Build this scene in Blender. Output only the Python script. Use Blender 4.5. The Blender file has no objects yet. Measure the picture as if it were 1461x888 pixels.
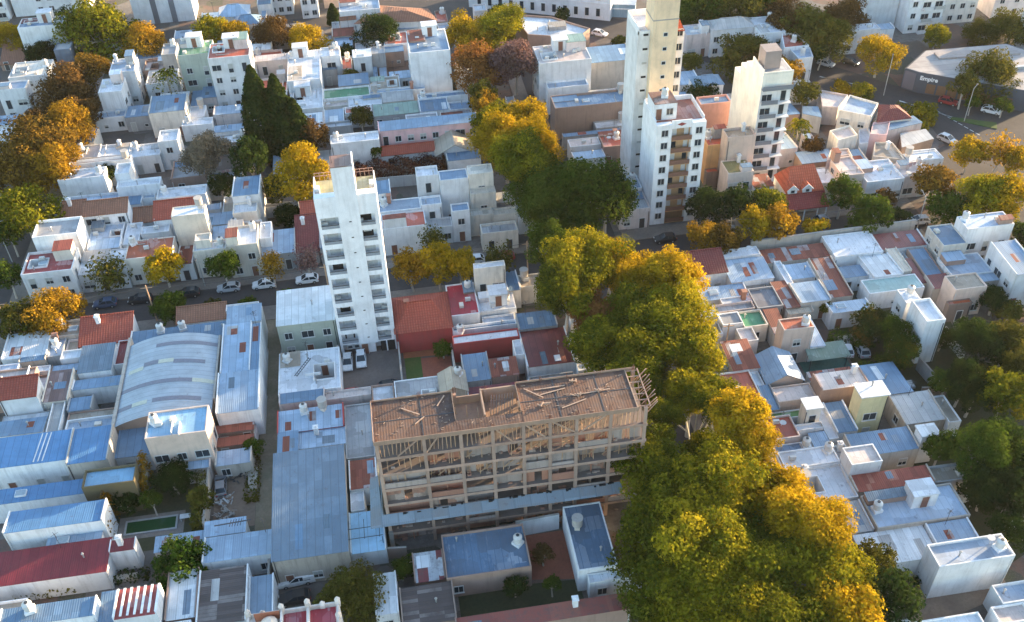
import bpy, bmesh, math, random, json
import numpy as np
from mathutils import Vector, Matrix, Euler
R=math.radians
S=bpy.context.scene
C=S.collection
random.seed(7)
HOUSES=[
('flat cream-roofed house at the far left under the dark street trees', -84.5, 226.4, -75.8, 234.2, 6.5, 'F:cream', 'white', 'wk'),
('white two-storey house at the left edge with balconies along its street side', -84.5, 217.4, -78.4, 221.3, 8, 'F:blue', 'white', 'we'),
('low pale blue roof in front of the white balcony house at left edge', -84.5, 209.4, -79.6, 213.6, 3.78, 'M:blue', 'white', ''),
('low white house at the left edge behind the orange street tree', -81.9, 197.0, -77.9, 202.5, 6.5, 'F:white', 'white', ''),
('white corner house with bare front wall beside the dark orange tree', -61.7, 211.5, -56.7, 218.1, 8, 'F:white', 'white', 'ke'),
('white house with tall right wall just behind the bare-walled corner house', -60.4, 219.7, -54.9, 226.6, 8.6, 'F:blue', 'white', 'ce'),
('low pale blue flat roof at the foot of the bare-walled corner house', -63.3, 208.3, -56.7, 211.44, 3.53, 'F:blue', 'white', ''),
('small low house with steel blue sheet roof and red edging', -56.64, 207.3, -50.46, 212.8, 3.7, 'M:steel', 'grey', ''),
('house with sloping steel blue roof and sunlit cream gable end below the palm', -50.4, 203.4, -42.56, 210.3, 6.6, 'M:steel', 'cream', 'e'),
('narrow blue roofed annex behind the red-topped white block', -42.7, 210.9, -40.6, 217.4, 3.36, 'M:steel', 'white', ''),
('small white flat annex right of the sloping steel blue roof', -42.5, 204.4, -39.1, 209.6, 3.61, 'F:white', 'white', ''),
('low corner house with pale blue roof beside the orange street tree', -64.8, 197.3, -61.6, 204.0, 3.78, 'F:blue', 'cream', ''),
('white flat house at right end of the long narrow white roof', -43.6, 200.4, -37.1, 203.34, 3.86, 'F:white', 'white', 'k'),
('pinkish flat roof with white water tanks above the west street', -64.9, 190.3, -59.66, 195.7, 4.2, 'F:pink', 'cream', 'k'),
('white flat roof with thick party wall left of the chimney wall', -59.6, 190.0, -53.26, 194.7, 4.37, 'F:white', 'white', 'c'),
('wide pale white roof in front of the white house with open terrace', -53.2, 188.7, -46.86, 193.8, 4.2, 'F:white', 'white', ''),
('white house with a recessed open terrace near the feathery tree', -46.8, 189.4, -42.8, 194.1, 6.8, 'F:white', 'white', 'w'),
('long low white roof left of the black cypresses', -36.6, 197.6, -29.7, 200.0, 3.36, 'M:blue', 'white', ''),
('low white shed roof at the foot of the black cypresses', -35.4, 192.8, -29.4, 196.3, 3.02, 'F:white', 'grey', ''),
('white house with bare wall and blue-grey roof with stair hut, upper left', -86.24, 248.4, -75.6, 253.8, 9, 'F:steel', 'white', 'u'),
('grey-blue walled house squeezed behind the far left street trees', -76.7, 239.2, -72.9, 243.3, 6.5, 'F:grey', 'slate', ''),
('brown roofed low house with round terrace at the upper left edge', -91.8, 244.5, -86.3, 250.9, 3.36, 'T:brown', 'brick', 'n'),
('sage grey apartment block with pink rooftop room beside the red-topped block', -44.4, 219.0, -37.06, 225.9, 11.5, 'F:green', 'sage', 'wu'),
('white apartment block with bright red roof terrace and white stair room', -37.0, 212.8, -27.9, 220.3, 13, 'F:terra', 'white', 'wue cat:apartments'),
('grey house left of the sage apartment block', -49.9, 227.9, -46.6, 233.9, 8, 'F:grey', 'grey', 'w'),
('low pink and brown roof in front of the orange tree by the palm', -54.6, 233.96, -48.1, 234.9, 3.78, 'T:brown', 'pink', ''),
('small white gabled house at the far end of the upper left street', -43.0, 250.9, -38.66, 255.2, 6, 'M:white', 'white', 'w'),
('far house with wide pale hipped metal roof at top of the photo', -38.6, 251.5, -31.1, 257.7, 7, 'g:blue', 'white', ''),
('far warehouse with grey-blue sheet roof just above the orange and yellow trees', -34.6, 246.4, -28.3, 251.44, 6.5, 'g:steel', 'white', ''),
('far steel roof at top left of the middle block behind white flats', -29.2, 257.9, -25.5, 262.9, 6, 'M:steel', 'white', ''),
('grey sheet roof behind the dark brown tree near the yellow tree', -28.24, 247.0, -26.9, 256.2, 4.62, 'M:steel', 'grey', ''),
('white house with pale blue flat roof next to orange wall near the top avenue', -8.0, 244.5, 2.2, 250.9, 7.5, 'F:blue', 'white', ''),
('small tiled wing of the large brown-tiled house behind the dark green pine', -8.2, 243.6, -4.1, 244.44, 6, 'T:brown', 'white', 'w'),
('pair of low blue sheet roofs left of the dark green pine', -10.1, 235.7, -1.2, 238.9, 3.36, 'M:steel', 'grey', ''),
('grey-white shed roof tucked behind the tall white block with blue roof', 5.2, 239.3, 11.1, 243.6, 4.2, 'M:blue', 'white', ''),
('tall white block with blank front wall and steel blue roof beside the avenue of trees', 7.26, 208.3, 16.3, 219.5, 12, 'F:steel', 'white', 'us cat:apartments'),
('pinkish house with corrugated roof left of the white terraces', -28.1, 222.2, -20.66, 224.9, 7, 'M:pink', 'pinkwash', 'w'),
('white house with stepped roof terraces behind the cypresses', -20.6, 210.4, -13.1, 225.3, 7, 'F:white', 'white', 'ku'),
('white flat roof with low parapet boxes right of the cypresses', -20.2, 201.2, -13.06, 210.34, 4.7, 'F:white', 'white', 'u'),
('small white block on the corner of the green lot', -13.04, 221.3, -8.5, 226.0, 7, 'F:white', 'white', 'w'),
('grey lean-to in front of the small white block on the green lot', -13.04, 220.2, -9.6, 221.24, 4.2, 'M:steel', 'grey', ''),
('bright white roofed house in the middle of the upper block', -5.6, 219.3, -1.3, 223.9, 7, 'M:white', 'white', 'w'),
('small dark blue roof beside the bright white sloping roof', -1.24, 215.6, -0.4, 221.0, 3.36, 'M:steel', 'grey', 'n'),
('grey rooftop with clutter behind the small courtyard', -1.24, 222.3, 2.0, 226.1, 6, 'F:grey', 'grey', 'c'),
('blue roofed brick shed with dark opening left of the tall white block', 2.0, 226.7, 6.5, 229.2, 4.2, 'M:steel', 'brick', ''),
('low white and blue shed at the foot of the tall white block', 2.4, 215.2, 7.2, 218.3, 3.02, 'M:blue', 'white', ''),
('white-edged house with bright green flat roof', -13.0, 206.4, -2.56, 211.1, 3.86, 'F:green', 'white', 'n'),
('low white roof in front of the bright green roof', -7.54, 202.3, -0.1, 206.34, 3.53, 'F:white', 'white', ''),
('low pale roof directly below the bright green roof, left half', -13.0, 203.9, -7.6, 206.34, 3.19, 'F:pink', 'cream', ''),
('pale blue shed roof left of the round green garden tree', -13.0, 196.8, -8.7, 202.3, 3.36, 'M:blue', 'white', 'n'),
('wide shed roofed in dull green translucent sheet', -2.4, 197.5, 7.84, 202.24, 3.53, 'M:greenish', 'grey', 'n'),
('long pale blue roof behind the dull green shed', -2.5, 206.6, 9.9, 208.24, 4.03, 'F:blue', 'white', 'kc'),
('steel blue roof between the dull green shed and the avenue', 7.9, 196.8, 14.24, 201.44, 3.86, 'M:steel', 'white', ''),
('blue flat roof with white edge at the foot of the tall white block', 7.9, 201.5, 19.0, 203.8, 4.2, 'F:steel', 'white', 'k'),
('small blue roof at the avenue edge above the pink house', 14.3, 195.1, 20.2, 198.7, 4.2, 'F:steel', 'white', ''),
('pink house with red-shuttered windows under a long blue roof', -1.54, 184.6, 19.3, 188.3, 7, 'M:steel', 'pink', 'w'),
('white gabled house with olive tan roof by the avenue trees', 9.6, 178.5, 17.4, 184.54, 4.62, 'G:tan', 'white', 'w'),
('long low red-tiled roof in front of the pink house', -1.54, 180.9, 9.54, 183.1, 3.78, 'T:red', 'white', 'n'),
('white house with mottled flat roof and bare front wall left of the pink house', -11.5, 181.9, -1.6, 185.5, 6.5, 'F:white', 'white', 'k'),
('large pale old building with stained front wall at the avenue corner', 34.9, 199.4, 46.64, 208.0, 11, 'F:pink', 'white', 'us cat:building'),
('wide building with low grey-blue sheet roof left of the tall yellow tower', 46.7, 203.9, 57.4, 211.3, 8, 'M:steel', 'tan', 'cat:building'),
('pale blue roof strip below the stained front wall', 36.3, 196.2, 45.4, 199.34, 6.5, 'F:blue', 'white', 'n'),
('brown-walled building with grey roof around a sunken light well', 35.8, 185.4, 52.0, 191.0, 7.5, 'F:steel', 'brown', 'y cat:building'),
('low grey roof at the foot of the brown-walled building', 36.6, 180.7, 49.1, 181.9, 3.36, 'M:steel', 'grey', ''),
('white house with high parapet beside the dark green street tree', 37.0, 175.1, 43.44, 178.1, 4.03, 'F:pink', 'white', ''),
('blue roofed house half hidden by the dark green street tree', 36.9, 170.8, 43.44, 174.0, 3.7, 'M:blue', 'white', ''),
('red roof with white chimneys left of the yellow tower', 43.5, 172.8, 48.1, 177.5, 4.62, 'F:terra', 'brick', 'kc'),
('pale house with bright blue-white roof right of the yellow tower top', 73.8, 216.5, 79.64, 222.1, 6, 'F:white', 'pinkwash', 'w'),
('white house with grey gabled roof and two rows of dark windows', 79.7, 215.8, 90.24, 221.0, 8, 'g:grey', 'white', 'w'),
('white house with pink-red tiled roof at the top right', 89.86, 221.06, 94.7, 223.1, 6, 'T:red', 'white', ''),
('white stepped block right of the pink-red tiled roof', 90.3, 211.8, 96.6, 220.8, 7, 'F:white', 'white', 'wk'),
('white house with dark blue hipped roof behind the salmon building', 68.5, 192.0, 75.0, 196.6, 6.5, 'g:steel', 'white', 'w'),
('plain white house right behind the yellow tower', 66.2, 196.66, 71.4, 202.4, 4.2, 'M:blue', 'white', ''),
('salmon-fronted building with one pair of slit windows', 64.9, 177.4, 71.4, 180.7, 9.5, 'F:steel', 'salmon', 'cat:building'),
('orange-walled house in the gap left of the cream block', 61.7, 162.3, 66.3, 166.3, 9, 'F:terra', 'orange', ''),
('boxy peach stair tower against the cream wall', 64.2, 158.8, 69.84, 162.24, 12.5, 'F:tan', 'peach', 'c'),
('peach house with a balcony and olive terrace at the foot of the cream block', 63.3, 154.1, 68.4, 158.74, 7.5, 'F:olive', 'peach', 'wc'),
('low white house behind the bright yellow street tree', 110.7, 210.6, 120.0, 213.9, 6, 'F:white', 'white', 'w'),
('low pale blue roof at the foot of the white flats', 118.6, 213.96, 125.6, 216.7, 4.2, 'M:blue', 'white', ''),
('wide pinkish roof of the house left of the blue awning', -64.0, 185.1, -51.8, 186.6, 6, 'F:pink', 'white', 'k'),
('white flat house with round tank at the west street edge', -65.2, 179.5, -56.3, 183.1, 6, 'F:white', 'white', 'k'),
('white cube room rising between the pale roofs', -53.5, 177.1, -50.7, 181.1, 7.5, 'F:white', 'white', ''),
('broad white flat roof in the centre of the left block', -53.2, 174.5, -44.9, 177.04, 6, 'F:white', 'white', ''),
('low pale blue roof strip behind the brown tiled roof', -64.4, 174, -53.26, 176.6, 3.78, 'F:blue', 'white', 'n'),
('white house with ribbed brown tiled roof and two small windows', -58.14, 165.5, -49.9, 168.7, 7, 'T:brown', 'white', 'w'),
('left wing under brown tiles beside the big green street tree', -62.6, 166.9, -58.2, 171.0, 6, 'T:brown', 'cream', 'c'),
('upper floor of the corner house, grey roof behind the dark red terrace', -64.7, 156.6, -56.9, 161.9, 8.5, 'F:grey', 'white', 'n'),
('white corner house with dark red roof terrace and skylight', -65.6, 148.4, -57.0, 154.9, 6.5, 'F:red', 'white', 'wye'),
('pale low house between corner house and shaded courtyard tree', -56.84, 160.0, -50.9, 165.44, 3.86, 'F:blue', 'white', ''),
('white street house with dark garage door right of the corner house', -56.94, 149.8, -48.56, 156.54, 4.03, 'F:white', 'white', 'w'),
('street house with peeling rust red roof terrace', -48.5, 150.5, -40.3, 156.1, 5.8, 'F:rust', 'cream', 'w'),
('white flat roof behind the peeling rust red terrace', -47.3, 160.3, -42.2, 162.64, 4.2, 'F:white', 'white', ''),
('slim cream tower house with external stair', -40.0, 156.1, -34.06, 159.2, 10, 'F:white', 'cream', 'e'),
('red-tiled roof directly behind the slim cream tower house', -45.0, 162.7, -36.46, 166.84, 6.5, 'T:red', 'white', 'n'),
('small reddish tiled roof next to the round dark courtyard tree', -49.84, 166.3, -45.06, 169.7, 3.78, 'T:brown', 'white', 'n'),
('white ridged flat roof left of the feathery grey tree', -45.0, 169.0, -35.7, 172.5, 6, 'F:white', 'white', 'k'),
('small dark blue awning roof in the left block', -53.2, 171.7, -48.66, 174.44, 3.86, 'M:steel', 'white', 'n'),
('rounded white roof with blue shade behind the red tiles', -48.6, 172.8, -46.2, 174.44, 4.03, 'F:blue', 'white', ''),
('pale blue sheet roof right of the red tiles', -37.3, 166.9, -33.2, 168.94, 3.7, 'M:blue', 'white', ''),
('low blue-white sheet roof in front of the pale blue sheet roof', -36.4, 161.1, -30.16, 165.4, 4.03, 'M:blue', 'white', ''),
('tall narrow blue roofed room near the yellow garden tree', -30.1, 164.0, -24.96, 171.1, 8, 'M:steel', 'white', ''),
('white-roofed house with cream parapet left of the dark red roof', -30.1, 160.5, -25.6, 163.94, 6.4, 'F:white', 'cream', 'c'),
('cream street house with long balcony and white flat roof', -30.54, 149.0, -25.0, 155.1, 7.2, 'F:white', 'cream', 'w'),
('cream street house with four tall dark doors', -36.6, 150.3, -30.6, 153.2, 6, 'F:white', 'cream', 'wk'),
('small rooftop room behind the house with four tall doors', -36.0, 151.2, -33.3, 153.4, 7.6, 'F:cream', 'cream', 'n'),
('low grey-blue roof between two cream street houses', -34.0, 155.3, -31.3, 160.1, 4.2, 'M:blue', 'grey', 'n'),
('white roofed house behind the street row left of the white tower', -24.94, 152.0, -22.9, 157.2, 6, 'F:white', 'white', ''),
('grey-fronted street house with blue metal shutter', -24.94, 149.9, -18.86, 156.7, 4.37, 'M:blue', 'grey', 'w'),
('street house with dark red roof left of the white tower', -18.8, 150.8, -14.5, 159.24, 4.7, 'T:maroon', 'grey', 'c'),
('small red roof directly behind the dark red roof by the tower', -17.7, 159.3, -15.0, 162.2, 6, 'T:red', 'white', 'n'),
('low garden shed roof under the yellow garden tree', -24.9, 167.3, -18.6, 168.5, 2.52, 'F:grey', 'grey', 'n'),
('blue-topped white room close behind the right side of the white tower', -3.1, 160.0, -0.5, 164.0, 8, 'M:steel', 'white', 'n'),
('cluttered pale roof right of the white tower', -3.2, 156.2, 4.74, 159.94, 6, 'F:blue', 'white', 'kc'),
('white street house with bright red terrace right of the white tower', -2.8, 150.6, 5.2, 155.44, 6, 'F:terra', 'white', 'n'),
('narrow white house with a shaded upper loggia', 4.6, 160.7, 8.74, 164.1, 10, 'F:white', 'white', 'w'),
('narrow white house with two big dark openings in front', 4.8, 155.5, 8.6, 158.4, 7, 'F:blue', 'white', 'w'),
('tall white wall house with blue roof left of the cream balcony house', 8.8, 158.5, 14.14, 161.9, 10, 'F:steel', 'white', ''),
('small white house with blue pool-like roof', 10.16, 152.4, 13.44, 154.9, 7, 'F:steel', 'white', 'w'),
('cream house with upper balcony and crenellated parapet', 14.2, 158.0, 18.8, 161.1, 11, 'F:cream', 'cream', 'w'),
('lower front part of the cream balcony house with paired windows', 14.16, 155.9, 18.9, 157.94, 8, 'F:cream', 'cream', 'w'),
('low cream corner house with notched parapet by the green trees', 18.06, 153.6, 22.5, 155.84, 4.37, 'F:cream', 'cream', ''),
('low cream house in front of the cream balcony house', 13.5, 153.6, 18.0, 155.84, 4.7, 'F:cream', 'cream', 'w'),
('grey-roofed street house left of the shaded crossing', 15.1, 148.3, 21.8, 151.4, 4.2, 'F:grey', 'cream', 'w'),
('low grey roof in front of the house with two dark openings', 5.26, 152.4, 10.1, 155.44, 3.86, 'F:grey', 'white', 'n'),
('two-storey house with wide white metal roof left of the white tower foot', -21.14, 125.8, -11.86, 134.2, 7.5, 'M:white', 'sage', 'w'),
('flat white roof with box, ladder and three dark windows below', -21.14, 113.0, -11.6, 122.4, 4.03, 'F:white', 'white', 'wk'),
('blue sheet roof between red side walls by the parking court', -21.14, 105.0, -11.3, 109.3, 4.2, 'M:blue', 'red', 'kk'),
('pale blue roof just behind the big grey shed', -18.0, 101.5, -11.3, 104.94, 3.86, 'M:blue', 'white', 'c'),
('bare concrete deck left of the unfinished building', -11.24, 98.4, -7.1, 109.2, 3.7, 'F:grey', 'grey', 'n'),
('big shed with long grey-blue sheet roof and stained front wall', -21.04, 81.0, -11.3, 98.7, 6.5, 'M:slate', 'tan', 'n cat:shed'),
('red house with big red-tiled hipped roof right of the white tower', -2.4, 123.4, 6.8, 132.4, 6, 'g:redtile', 'red', 'cn'),
('house with crimson flat roof and white parapets', 6.86, 126.1, 11.74, 134.4, 4.37, 'F:crimson', 'white', 'k'),
('cream rooftop room with a small balcony and door', 11.8, 132.3, 17.1, 133.8, 8.8, 'F:white', 'cream', 'w'),
('cluttered white roof in front of the cream rooftop room', 11.8, 126.9, 18.0, 131.14, 3.86, 'F:white', 'white', 'kcu'),
('blue roof squeezed beside the big green trees', 17.16, 131.2, 19.5, 137.0, 4.2, 'M:steel', 'white', ''),
('long white flat roof above a crimson wall', 6.56, 119.5, 17.34, 121.6, 4.03, 'F:white', 'red', 'n'),
('pale cluttered roof behind the long white flat roof', 6.86, 123.3, 17.44, 124.4, 3.53, 'F:steel', 'white', 'k'),
('blue-grey roof beside the pale gable behind the unfinished building', 7.46, 111.6, 11.64, 117.6, 3.36, 'M:steel', 'grey', 'n'),
('weathered beige gabled shed with tanks behind the unfinished building', 3.5, 107.6, 7.4, 111.8, 6, 'G:tan', 'tan', 'k'),
('wide dark crimson sheet roof right behind the unfinished building', 7.46, 106.1, 17.14, 109.7, 3.7, 'M:crimson', 'white', 'n'),
('rusty patched roof above the dark crimson sheet roof', 11.7, 111.4, 15.94, 115.2, 3.86, 'M:rust', 'brick', ''),
('narrow white wall roof left of the maroon ribbed roof', 16.0, 115.0, 17.34, 118.6, 4.2, 'F:white', 'white', 'n'),
('grey-blue roof at the edge of the big green trees', 17.5, 121.0, 23.9, 124.8, 4.37, 'M:steel', 'grey', ''),
('ribbed maroon roof beside the big green trees', 17.4, 112.2, 25.0, 120.94, 4.03, 'M:maroon', 'white', 'n'),
('bare grey slab between maroon ribbed roof and unfinished building', 17.2, 106.5, 24.4, 110.3, 3.7, 'F:grey', 'grey', 'n'),
('white corner house with dark red-brown roof right of the avenue trees', 49.0, 128.7, 55.14, 133.3, 6, 'T:maroon', 'white', 'w'),
('low blue roof in front of the white corner house', 49.0, 123.3, 57.24, 126.44, 3.7, 'M:blue', 'white', 'y'),
('bright blue sheet roof right of the white corner house', 55.2, 126.5, 62.74, 132.3, 4.2, 'M:blue', 'white', ''),
('small white yard roof below the bright blue sheet roof', 52.1, 121.5, 57.24, 123.24, 3.53, 'F:white', 'white', 'c'),
('dark pebbled grey roof beside the white patched roof', 57.3, 119.3, 61.8, 124.5, 3.86, 'F:slate', 'grey', 'n'),
('row of rusty red and blue sheet panels along the brick street wall', 62.8, 131.2, 75.04, 134.8, 3.7, 'M:rust', 'tan', 'n'),
('large clean white flat roof along the brick street wall', 75.1, 129.7, 83.94, 136.0, 4.2, 'F:white', 'white', 'n'),
('dark maroon roof at the corner of the brick street wall', 84.0, 130.8, 92.84, 135.0, 4.03, 'M:maroon', 'white', ''),
('bright white tilted roof with blue shaded edge', 79.3, 123.4, 84.74, 129.64, 4.03, 'M:white', 'white', 'n'),
('small blue roof left of the bright white tilted roof', 74.46, 124.9, 79.24, 128.1, 3.36, 'M:steel', 'white', 'n'),
('pale teal flat roof in front of the bright white tilted roof', 77.0, 119.6, 86.8, 123.34, 3.7, 'F:teal', 'white', 'n'),
('cream corrugated roof strip between white roof and maroon roof', 84.8, 124.4, 86.8, 130.74, 3.86, 'M:cream', 'cream', 'n'),
('narrow maroon roof strip right of the cream corrugated strip', 86.86, 121.5, 88.14, 127.8, 3.53, 'M:maroon', 'tan', 'n'),
('small maroon roof left of the jagged peach wall', 88.2, 119.26, 92.24, 122.6, 3.7, 'M:maroon', 'tan', ''),
('long rusty maroon roof with patched panels on the right block', 70.26, 120.2, 74.4, 130.1, 4.2, 'M:rust', 'tan', 'n'),
('pale blue sheet roof left of the long rusty maroon roof', 65.66, 126.2, 70.2, 130.1, 3.53, 'M:blue', 'white', 'n'),
('brown and white patched roof above the cream alley wall', 61.86, 118.6, 64.4, 125.8, 3.86, 'M:rust', 'brown', 'n'),
('white patched roof strip next to the pale blue sheet roof', 64.46, 124.7, 65.6, 131.14, 3.7, 'F:white', 'white', 'n'),
('white two-storey house with small windows and pale blue roof by the yellow trees', 97.46, 127.7, 106.1, 131.6, 8.5, 'F:blue', 'white', 'ws'),
('small cream house with bright blue roof beside the white two-storey house', 92.9, 126.4, 97.4, 132.4, 6.5, 'F:steel', 'cream', 'ws'),
('large pale blue flat roof left of the steep blue roof at the right edge', 92.3, 120.8, 99.74, 126.34, 4.2, 'F:blue', 'white', 'n'),
('tall white-walled house with blue roof at the right edge', 99.8, 115.7, 104.3, 124.1, 8, 'M:steel', 'white', 's'),
('small blue roof in front of the large pale blue flat roof', 95.16, 118.9, 99.74, 120.74, 4.03, 'M:blue', 'tan', ''),
('peach house with jagged broken parapet', 89.5, 115.4, 95.1, 119.2, 6, 'F:tan', 'peach', 'n'),
('round-fronted brown house with rusty roof', 88.4, 114.3, 92.5, 115.34, 3.86, 'F:rust', 'brown', ''),
('white rear half of the long white house on the right', 79.4, 112.6, 82.1, 116.2, 7, 'F:white', 'white', 'ks'),
('tall white house with small windows standing over the dark garden', 79.0, 105.8, 82.1, 111.1, 9, 'F:white', 'white', 's'),
('pale blue roof behind the round garden tree on the right', 68.9, 116.1, 75.94, 118.9, 3.7, 'M:blue', 'white', 'y'),
('cream roof patch right of the dark pebbled roof', 61.86, 117.4, 66.3, 118.54, 3.53, 'M:tan', 'tan', 'n'),
('white house with slotted vent left of the green court roof', 50.2, 115.9, 53.64, 118.8, 4.2, 'F:grey', 'white', ''),
('cream-edged court with bright green floor on the right block', 53.7, 115.3, 57.7, 119.24, 3.7, 'F:green', 'cream', 'n'),
('pink-walled house with ribbed rust red roof right of the avenue trees', 48.5, 105.5, 52.74, 111.94, 4.37, 'M:rust', 'pinkwash', 'n'),
('narrow grey-blue roof beside the ribbed rust red roof', 46.3, 107.2, 48.44, 110.8, 3.36, 'M:steel', 'grey', 'n'),
('small pale roof above the ribbed rust red roof', 52.2, 112.0, 54.9, 115.24, 3.7, 'F:pink', 'white', ''),
('peach house with rust-stained red roof and open terrace', 57.6, 109.4, 62.54, 112.1, 7.5, 'F:rust', 'peach', 'wk'),
('long pale blue roof right of the peach house', 62.6, 109.3, 65, 116, 3.7, 'M:blue', 'white', 'n'),
('gabled house with one blue slope and one sunlit cream slope', 52.8, 102.2, 58.5, 108.3, 4.7, 'G:blue', 'peach', 'n'),
('pale pink flat-roofed brick house behind the yellow house', 59.06, 97.4, 66.5, 100.9, 6, 'M:pink', 'brick', 'c'),
('pale roof half in sun and half in blue shade', 53.0, 98.0, 59.0, 101.2, 3.86, 'F:pink', 'peach', 'n'),
('pale yellow two-storey house with overhanging white roof', 62.3, 92.0, 66.7, 95.0, 9, 'F:whiteo', 'yellow', 'w'),
('long blue roof left of the pale yellow house', 59.1, 90.7, 62.24, 96.4, 4.2, 'M:steel', 'white', 'n'),
('grey-white sheet roof right of the pale yellow house', 69.5, 90.8, 75.94, 96.5, 3.86, 'M:grey', 'tan', 'n'),
('broad blue sheet roof left of the big garden tree', 59.46, 85.66, 69.14, 89.6, 4.54, 'M:steel', 'tan', 'n'),
('small white overhanging roof at the edge of the big garden tree', 69.2, 86.0, 72.1, 88.3, 6, 'F:whiteo', 'white', ''),
('white walled roof terrace cut into the broad blue sheet roof', 57.16, 82.4, 61.6, 85.6, 6.6, 'F:pink', 'white', 'n'),
('white-walled terrace with green artificial turf', 49.8, 95.46, 57.5, 96.9, 3.02, 'F:grass', 'white', 'n'),
('small white-roofed stair room beside the green turf terrace', 54.8, 93.0, 57.5, 95.4, 7, 'F:whiteo', 'cream', 'w'),
('white room with yellow door by the green turf terrace', 53.5, 91.8, 57.5, 92.94, 4.2, 'F:white', 'white', 'w'),
('narrow white roof passage right of the green turf terrace', 57.56, 89.8, 59.0, 97.94, 3.7, 'F:white', 'white', 'n'),
('low blue roof in front of the green turf terrace', 49.2, 88.3, 54.7, 90.2, 3.53, 'F:steel', 'white', ''),
('wide pale roof beside the sunlit yellow tree crown', 49.1, 85.1, 57.1, 88.24, 4.37, 'F:white', 'white', ''),
('small sunken grey courtyard roof with clutter', 57.16, 85.66, 59.4, 88.5, 3.7, 'F:grey', 'white', 'c'),
('house with ribbed rust red sheet roof in front of the broad blue roof', 57.16, 79.6, 68.4, 82.34, 4.54, 'M:rustrib', 'tan', 'n'),
('white flat roof with round tank left of the big blue-white house', 49.6, 78.9, 57.1, 85.04, 4.2, 'F:white', 'white', 'kc'),
('big house with blue-white roof and a raised white box on it', 57.1, 73.1, 69.94, 78.6, 4.7, 'F:blue', 'tan', 'kun'),
('house with white sunlit sheet roof and dark courtyard in front', 53.8, 68.36, 63.3, 73.04, 4.03, 'M:white', 'white', 'n'),
('tall white-walled house at lower right with water tanks', 60.9, 64.9, 70.9, 68.3, 6.8, 'F:blue', 'white', 'k'),
('pale roof at the bottom edge right of the dark tree', 56, 56.5, 64.2, 60.0, 3.7, 'F:white', 'white', 'n'),
('pale house at the right edge below the tall white-walled house', 67.5, 60.3, 72.0, 63.0, 4.03, 'F:blue', 'white', ''),
('pinkish white roof in the bottom right corner', 65.9, 57.8, 70.2, 60.24, 3.86, 'F:pink', 'white', 'n'),
('house with red-brown tiled roof and a white chimney on the cross street', -53.94, 131.3, -45.46, 136.5, 4.54, 'T:redtile', 'white', 'c'),
('tan roof with a square skylight left of the red-brown tiles', -58.54, 133.6, -54.0, 137.7, 3.86, 'F:tan', 'tan', 'y'),
('white ribbed roof at the left edge below the orange tree', -65.7, 129.7, -58.6, 135.7, 3.86, 'M:white', 'white', 'n'),
('cluttered pale roof right of the white ribbed roof', -58.54, 129.1, -56.16, 133.54, 3.53, 'F:blue', 'grey', 'kc'),
('small steel roof in front of the white ribbed roof', -62.7, 128.6, -58.6, 129.64, 3.7, 'M:steel', 'tan', ''),
('little white roof beside the glass-roofed patio', -56.1, 127.7, -52.76, 129.8, 3.86, 'F:white', 'white', ''),
('low pale roof at the left edge above the red-tiled white house', -65.7, 126.4, -62.56, 128.54, 3.53, 'F:blue', 'white', ''),
('white flat strip behind the red-tiled white house', -62.5, 126.0, -57.6, 127.3, 3.36, 'F:white', 'white', ''),
('white two-storey house with red-tiled roof at the left edge', -62.6, 117.5, -57.06, 120.9, 7, 'T:redtile', 'white', 'e'),
('narrow house with brown ribbed roof and tall cream side wall', -57.0, 118.0, -53.16, 124.6, 4.37, 'M:brownrib', 'cream', 'n'),
('patio covered with dark grey glass panels', -52.7, 123.7, -47.56, 129.8, 4.37, 'M:glass', 'white', 'n'),
('narrow dark red roof strip right of the glass-covered patio', -47.5, 125.4, -45.56, 131.24, 3.36, 'F:red', 'white', 'n'),
('blue sheet roof below the glass-covered patio', -53.1, 120.3, -45.56, 122.6, 3.7, 'M:steel', 'white', ''),
('small slate blue roof with white edge left of the arched roof', -53.1, 116.0, -49.5, 118.7, 3.53, 'M:steel', 'grey', 'n'),
('stained concrete yard roof below the small slate blue roof', -52.9, 113.7, -45.56, 115.94, 3.02, 'F:tan', 'brick', 'n'),
('long blue roof with black tanks behind the arched roof', -45.4, 129.1, -29.46, 132.4, 4.03, 'M:steel', 'white', 'kk'),
('small white room with dark window at back of the arched roof', -45.5, 125.9, -41.8, 129.04, 3.7, 'F:white', 'white', 'w'),
('peach two-storey house with bright pale blue roof', -38.54, 102.4, -30.1, 107.64, 9, 'F:bright', 'peach', 'wke'),
('blue roof left of the peach two-storey house', -44.34, 104.7, -38.6, 110.1, 3.86, 'M:steel', 'white', 'n'),
('long azure roof with three white stripes at the left edge', -61.0, 103.8, -50.16, 109.4, 6, 'M:azure', 'white', 'n'),
('azure roof with sunlit tan end wall right of the striped one', -50.1, 102.4, -44.4, 108.94, 6.3, 'M:azure', 'tan', 'n'),
('low blue roof behind the long azure roof', -62.9, 112.1, -55.9, 115.4, 3.7, 'M:steel', 'white', ''),
('tall light blue shed roof left of the dirt alley', -29.94, 118.2, -25.36, 129.04, 6, 'M:blue', 'white', 'n cat:shed'),
('broad light blue shed roof beside the dirt alley, nearest part', -29.94, 109.1, -23.6, 117.14, 6.2, 'M:blue', 'white', 'n cat:shed'),
('narrow blue shed roof right of the tall light blue shed', -25.3, 117.2, -23.7, 127.9, 6.4, 'M:steel', 'white', 'n cat:shed'),
('hipped pale roof at the street end of the light blue shed', -29.4, 129.1, -23.9, 133.1, 6.3, 'M:blue', 'white', 'n'),
('brown tiled roof with white fringe on the cross street', -38.6, 134.3, -30.36, 137.3, 3.86, 'T:brown', 'white', 'n'),
('low white-walled roof next to the brown tiles on the cross street', -30.3, 134.9, -24.86, 136.5, 4.03, 'F:white', 'white', 'n'),
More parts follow.
